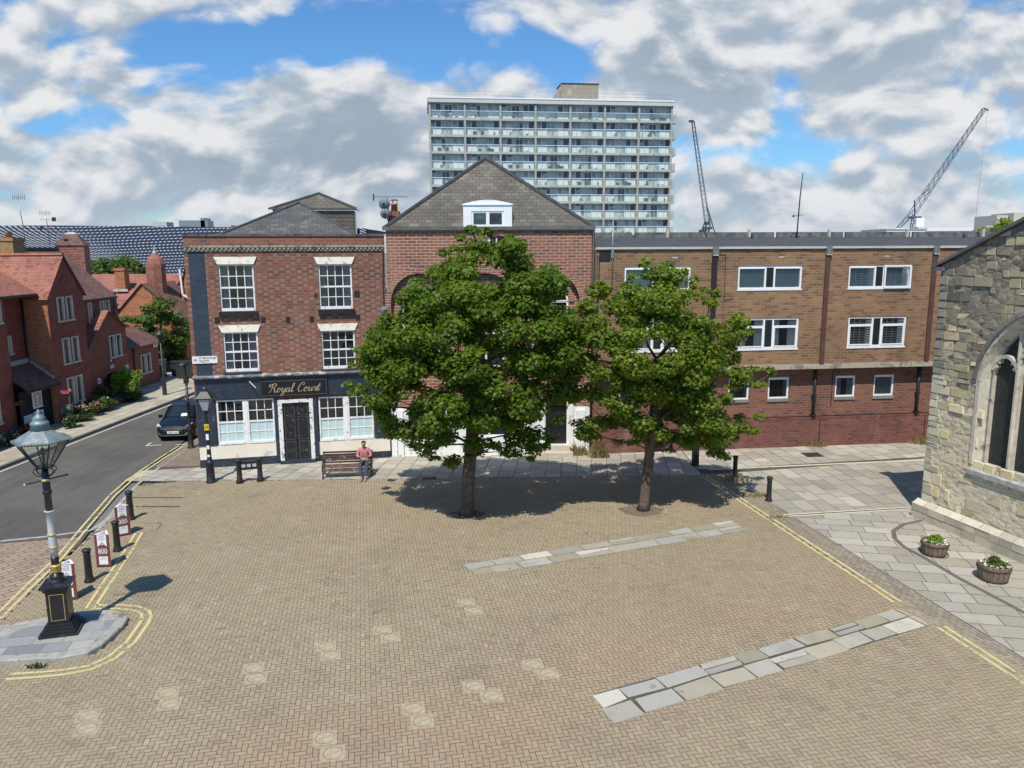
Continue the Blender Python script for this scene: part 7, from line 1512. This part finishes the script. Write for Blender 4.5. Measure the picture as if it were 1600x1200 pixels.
# bench
bx = (G(503, 748)+G(582, 745))/2; bn = thing('park_bench', 'weathered brown slatted park bench against the pub wall, a person on its right end', 'bench', bx+Vector((-.02, .22, 0)), .12)
M['benchwood'] = plain('weathered_bench_wood', (.13, .075, .060), .75, var=.35, scale=6, bumpy=.4, dirt=((.33, .27, .23), .35, 3.0))
BL_ = .98; mb = MB()
for k in range(4): y = -.24+k*.125; mb.obox((0, y, .435+.012*abs(k-2)), (BL_, 0, 0), (0, .052, 0), (0, 0, .016))
mb.build('seat', M['benchwood'], bn)
mb = MB()
for k in range(5): z = .53+k*.095; y = .26+.10*k/4; mb.obox((0, y, z), (BL_, 0, 0), (0, .012, .004), (0, -.012, .036))
mb.build('backrest', M['benchwood'], bn)
mb = MB(); mb.obox((0, -.285, .36), (BL_, 0, 0), (0, .015, 0), (0, 0, .055)); mb.build('front_rail', M['benchwood'], bn)
for s in (-1, 1):
    mb = MB(); x = s*(BL_-.05); mb.tube([(x, -.31, 0), (x, -.27, .22), (x, -.28, .43)], [.035, .028, .03], 8); mb.tube([(x, .32, 0), (x, .26, .42), (x, .38, .95)], [.035, .03, .026], 8); mb.tube([(x, -.28, .41), (x, .27, .41)], .028, 8); mb.tube([(x, -.30, .43), (x, -.30, .62), (x, -.22, .67), (x, .32, .64)], .024, 8); mb.build('end_frame', M['iron'], bn)
# ------------------------------------------------------------------ the person on the bench
def skin(name, chains, mat, parent, levels=2):
    """chains: lists of (x,y,z,r) joined where points coincide; grown as ONE surface by the Skin modifier"""
    V, E, Rd, idx = [], [], [], {}
    for chn in chains:
        prev = None
        for x, y, z, r in chn:
            key = (round(x, 4), round(y, 4), round(z, 4))
            if key not in idx: idx[key] = len(V); V.append((x, y, z)); Rd.append(r)
            i = idx[key]
            if prev is not None and prev != i: E.append((prev, i))
            prev = i
    me = bpy.data.meshes.new(name); me.from_pydata(V, E, []); o = bpy.data.objects.new(name, me); COL.objects.link(o)
    md = o.modifiers.new('skin', 'SKIN'); md.use_smooth_shade = True; sv = me.skin_vertices[0].data
    for i, r in enumerate(Rd):
        rr = r if isinstance(r, tuple) else (r, r); sv[i].radius = rr; sv[i].use_root = (i == 0)
    sb = o.modifiers.new('sub', 'SUBSURF'); sb.levels = levels; sb.render_levels = levels
    bpy.context.view_layer.update(); m2 = bpy.data.meshes.new_from_object(o.evaluated_get(bpy.context.evaluated_depsgraph_get())); bpy.data.objects.remove(o)
    m2.materials.clear(); m2.materials.append(mat)
    for p in m2.polygons: p.use_smooth = True
    q = bpy.data.objects.new(name, m2); COL.objects.link(q); q.parent = parent; return q
pe = thing('person', 'person in pink shirt and dark jeans sitting on the bench with a phone', 'person', bn.matrix_basis @ Vector((.66, -.02, 0)), .10)
skm = plain('skin', (.36, .20, .14), .55, var=.05); shirt = plain('pink_check_shirt', (.52, .19, .22), .85, var=.12, scale=25); jeans = plain('dark_jeans', (.035, .055, .085), .9, var=.2, scale=9); hairm = plain('dark_hair', (.018, .015, .013), .7, var=.3, scale=20); shoem = plain('grey_shoes', (.22, .21, .20), .7, var=.3, scale=15)
PV = (0, .08, .56, .13)
chains = [[PV, (0, .12, .74, (.155, .11)), (0, .13, .92, (.165, .115)), (0, .12, 1.05, (.14, .09)), (0, .085, 1.145, .055), (0, .04, 1.205, .058), (0, .005, 1.265, (.078, .092)), (0, .005, 1.335, (.074, .088)), (0, .02, 1.385, .045)]]
for s in (-1, 1):
    chains.append([PV, (s*.10, .0, .54, .095), (s*.13, -.36, .555, .068), (s*.105, -.50, .33, .058), (s*.07, -.66, .10, .042), (s*.075, -.70, .06, .042), (s*.085, -.85, .045, .035)])
    chains.append([(0, .12, 1.05, (.14, .09)), (s*.165, .12, 1.06, .062), (s*.245, .07, .90, .05), (s*.262, .01, .80, .046), (s*.16, -.16, .82, .036), (s*.075, -.245, .865, .026), (s*.050, -.275, .885, .026)])
    hx, hy, hz = s*.050, -.275, .885
    for f in range(4):
        x0 = s*(.052-.0*f)+s*(.012-.004*f); z0 = hz+.022-.012*f; chains.append([(hx, hy, hz, .026), (hx-s*.004, hy-.028, z0, .011), (hx-s*.022, hy-.052+.003*f, z0+.004, .0095), (hx-s*.040, hy-.048, z0+.004, .0085)])
    chains.append([(hx, hy, hz, .026), (hx-s*.012, hy-.012, hz+.030, .0115), (hx-s*.022, hy-.024, hz+.045, .0095)])
body = skin('body', chains, skm, pe)
bm2 = bmesh.new(); bm2.from_mesh(body.data)      # nose, ears, brow joined into the one body mesh
def blob(c, r):
    g_ = bmesh.ops.create_uvsphere(bm2, u_segments=10, v_segments=8, radius=1.0)
    for v in g_['verts']: v.co = Vector((v.co.x*r[0]+c[0], v.co.y*r[1]+c[1], v.co.z*r[2]+c[2]))
blob((0, -.088, 1.285), (.012, .018, .022)); blob((.078, .015, 1.29), (.010, .02, .03)); blob((-.078, .015, 1.29), (.010, .02, .03)); blob((0, -.066, 1.232), (.026, .012, .008))
bm2.to_mesh(body.data); bm2.free()
for p in body.data.polygons: p.use_smooth = True
mb = MB(); [mb.lathe([(0, -.008), (.009, 0), (0, .008)], 8, c=(s*.028, -.083, 1.30)) for s in (-1,)]; mb.build('eye', M['iron'], pe); mb = MB(); mb.lathe([(0, -.008), (.009, 0), (0, .008)], 8, c=(.028, -.083, 1.30)); mb.build('eye', M['iron'], pe)
skin('shirt', [[(0, .09, .60, (.155, .125)), (0, .12, .74, (.178, .13)), (0, .13, .92, (.188, .135)), (0, .12, 1.05, (.155, .105)), (0, .09, 1.115, .066)]]+[[(0, .12, 1.05, (.155, .105)), (s*.170, .12, 1.06, .075), (s*.248, .07, .90, .064), (s*.266, .01, .805, .058), (s*.20, -.10, .815, .05)] for s in (-1, 1)], shirt, pe)
skin('jeans', [[(0, .08, .56, .145), (0, .10, .63, (.145, .115))]]+[[(0, .08, .56, .145), (s*.105, .0, .545, .108), (s*.132, -.36, .56, .082), (s*.107, -.50, .33, .072), (s*.072, -.645, .12, .062)] for s in (-1, 1)], jeans, pe)
for s in (-1, 1): skin('shoe', [[(s*.070, -.645, .07, .062), (s*.078, -.72, .06, .064), (s*.086, -.84, .052, (.058, .05)), (s*.089, -.91, .045, (.05, .04))]], shoem, pe)
skin('hair', [[(0, .06, 1.26, (.080, .055)), (0, .055, 1.335, (.098, .075)), (0, .005, 1.395, (.098, .062)), (0, -.055, 1.385, (.085, .045))]], hairm, pe)
ph = thing('mobile_phone', 'dark phone held in both hands by the person on the bench', 'phone', pe.matrix_basis @ Vector((0, -.315, .925)), .10); mb = MB(); mb.obox((0, 0, 0), (.036, 0, 0), (0, .055, .05), (0, -.003, .0035)); mb.build('case', M['black'], ph); mb = MB(); mb.obox((0, .003, .0042), (.032, 0, 0), (0, .05, .0455), (0, -.0004, .0005)); mb.build('screen', plain('phone_screen', (.02, .025, .03), .1), ph)
# ------------------------------------------------------------------ parked car
cr = thing('parked_car', 'dark navy small hatchback parked nose out beside the pub wall', 'car', Vector((-15.98, 35.35, 0)), .11)
carp = plain('dark_navy_car_paint', (.006, .008, .013), .3, var=.05, coat=.5, spec=.35); carg = plain('car_glass', (.02, .028, .03), .06); chrome = plain('chrome', (.65, .65, .65), .15, metal=1.0); lens = plain('headlight_lens', (.62, .65, .66), .1, coat=.6)
def loft(mb, secs, m=0):
    for i in range(len(secs)-1):
        a, b = secs[i], secs[i+1]
        for k in range(len(a)-1): mb.face([a[k], a[k+1], b[k+1], b[k]], m, smooth=True)
    mb.face(secs[0][::-1], m); mb.face(secs[-1], m)
def sec(y, w_, z0, z1, z2, in_=.9):
    h = [(-w_*.93, z0), (-w_, z0+.14), (-w_, (z0+z1)/2), (-w_*.985, z1-.06), (-w_*in_, z1), (-w_*.5, z2), (0, z2+.015)]; p = h+[(-x, z) for x, z in h[:-1]][::-1]
    return [(x, y, z) for x, z in p]
mb = MB(); loft(mb, [sec(.0, .60, .30, .58, .60), sec(.06, .72, .22, .68, .71), sec(.22, .80, .19, .76, .82), sec(.55, .83, .18, .85, .92), sec(.95, .83, .18, .92, 1.00), sec(2.0, .83, .18, .96, 1.0), sec(3.1, .83, .18, .98, 1.0), sec(3.55, .80, .24, .96, .98), sec(3.72, .70, .34, .90, .92)])
bd2 = mb.build('body', carp, cr)
def cab(y, w0, w1, z0, z1): return [(-w0, y, z0), (-w1, y, z1-.05), (-w1*.85, y, z1), (0, y, z1+.02), (w1*.85, y, z1), (w1, y, z1-.05), (w0, y, z0)]
C_ = [cab(.92, .74, .72, .95, .99), cab(1.62, .76, .61, .95, 1.42), cab(2.2, .77, .62, .95, 1.50), cab(3.05, .76, .60, .96, 1.46), cab(3.6, .70, .58, .96, 1.02)]
mb = MB()
for i in range(4):
    for k in range(6): mb.face([C_[i][k], C_[i][k+1], C_[i+1][k+1], C_[i+1][k]], 0, smooth=True)
mb.build('cabin', carp, cr)
mb = MB(); P = lambda u, v: Vector(C_[0][1]).lerp(Vector(C_[0][5]), u).lerp(Vector(C_[1][1]).lerp(Vector(C_[1][5]), u), v)+Vector((0, -.012, .018)); n = 8
for i in range(n): u0, u1 = .06+.88*i/n, .06+.88*(i+1)/n; bow = lambda u: Vector((0, -.03*math.sin(PI*u), .04*math.sin(PI*u))); mb.face([P(u0, .10)+bow(u0), P(u1, .10)+bow(u1), P(u1, .93)+bow(u1), P(u0, .93)+bow(u0)], smooth=True)
mb.build('windscreen', carg, cr)
for s in (-1, 1):
    mb = MB(); q = lambda x: x*s
    for (ya, yb) in ((1.35, 2.15), (2.25, 3.0)): mb.face([(q(.775), ya-.15, .99), (q(.778), yb, .99), (q(.638), yb, 1.40), (q(.645), ya+.25 if ya < 2 else ya, 1.38)])
    mb.build('side_window', carg, cr)
    mb = MB(); mb.obox((q(.88), 1.12, 1.02), (.10, .02, 0), (-.02, .07, 0), (0, 0, .07)); mb.build('wing_mirror', carp, cr)
    mb = MB(); mb.face([(q(.47), .085, .60), (q(.76), .21, .66), (q(.80), .42, .82), (q(.70), .30, .80), (q(.52), .12, .69)][::s]); mb.prism([(q(.47), .60), (q(.76), .66), (q(.79), .80), (q(.70), .80), (q(.52), .70)][::s], lambda p, r: (p, .03+.42*max(0, abs(p)-.42), r), lambda p, r: (p, .40, r)); hl = mb.build('headlight', lens, cr)
    mb = MB(); mb.lathe([(.0, 0), (.055, .0), (.06, .03)], 14, c=(0, 0, 0)); o = mb.build('fog_light', chrome, cr); o.location = (q(.58), .03, .38); o.rotation_euler = (PI/2, 0, 0)
    for y in (.72, 3.0):
        mb = MB(); mb.lathe([(.20, -.10), (.285, -.10), (.30, -.06), (.30, .06), (.285, .10), (.20, .10)], 22); wh = mb.build('wheel', M['iron'], cr); wh.location = (q(.74), y, .30); wh.rotation_euler = (0, PI/2, 0)
        mb = MB(); mb.lathe([(.0, .085*s), (.06, .095*s), (.19, .09*s), (.205, .105*s)], 16); mb.build('rim', M['steel'], wh)
mb = MB(); mb.box(-.42, .42, -.012, .05, .56, .605); mb.box(-.03, .03, -.03, -.01, .545, .60); mb.box(-.40, .40, -.006, .05, .50, .52); mb.build('grille', chrome, cr)
mb = MB(); mb.box(-.45, .45, -.008, .05, .26, .36); mb.build('air_intake', M['dark'], cr)
mb = MB(); mb.beam((-.70, .03, .42), (-.5, -.015, .30), .03); mb.beam((.70, .03, .42), (.5, -.015, .30), .03); mb.beam((-.5, -.015, .30), (.5, -.015, .30), .03); mb.build('bumper_trim', chrome, cr)
mb = MB(); mb.box(-.26, .26, -.035, -.012, .395, .505); pl2 = mb.build('number_plate', M['white'], cr); text_mesh('lettering', 'YK63 LHP', .085, bk, pl2, (0, -.037, .45), ext=.001, width=.44, off=.001)
mb = MB(); mb.face([(.12, .92, 1.035), (.40, .95, 1.035), (.36, 1.10, 1.14), (.12, 1.06, 1.14)]); mb.build('dashboard_card', M['white'], cr)
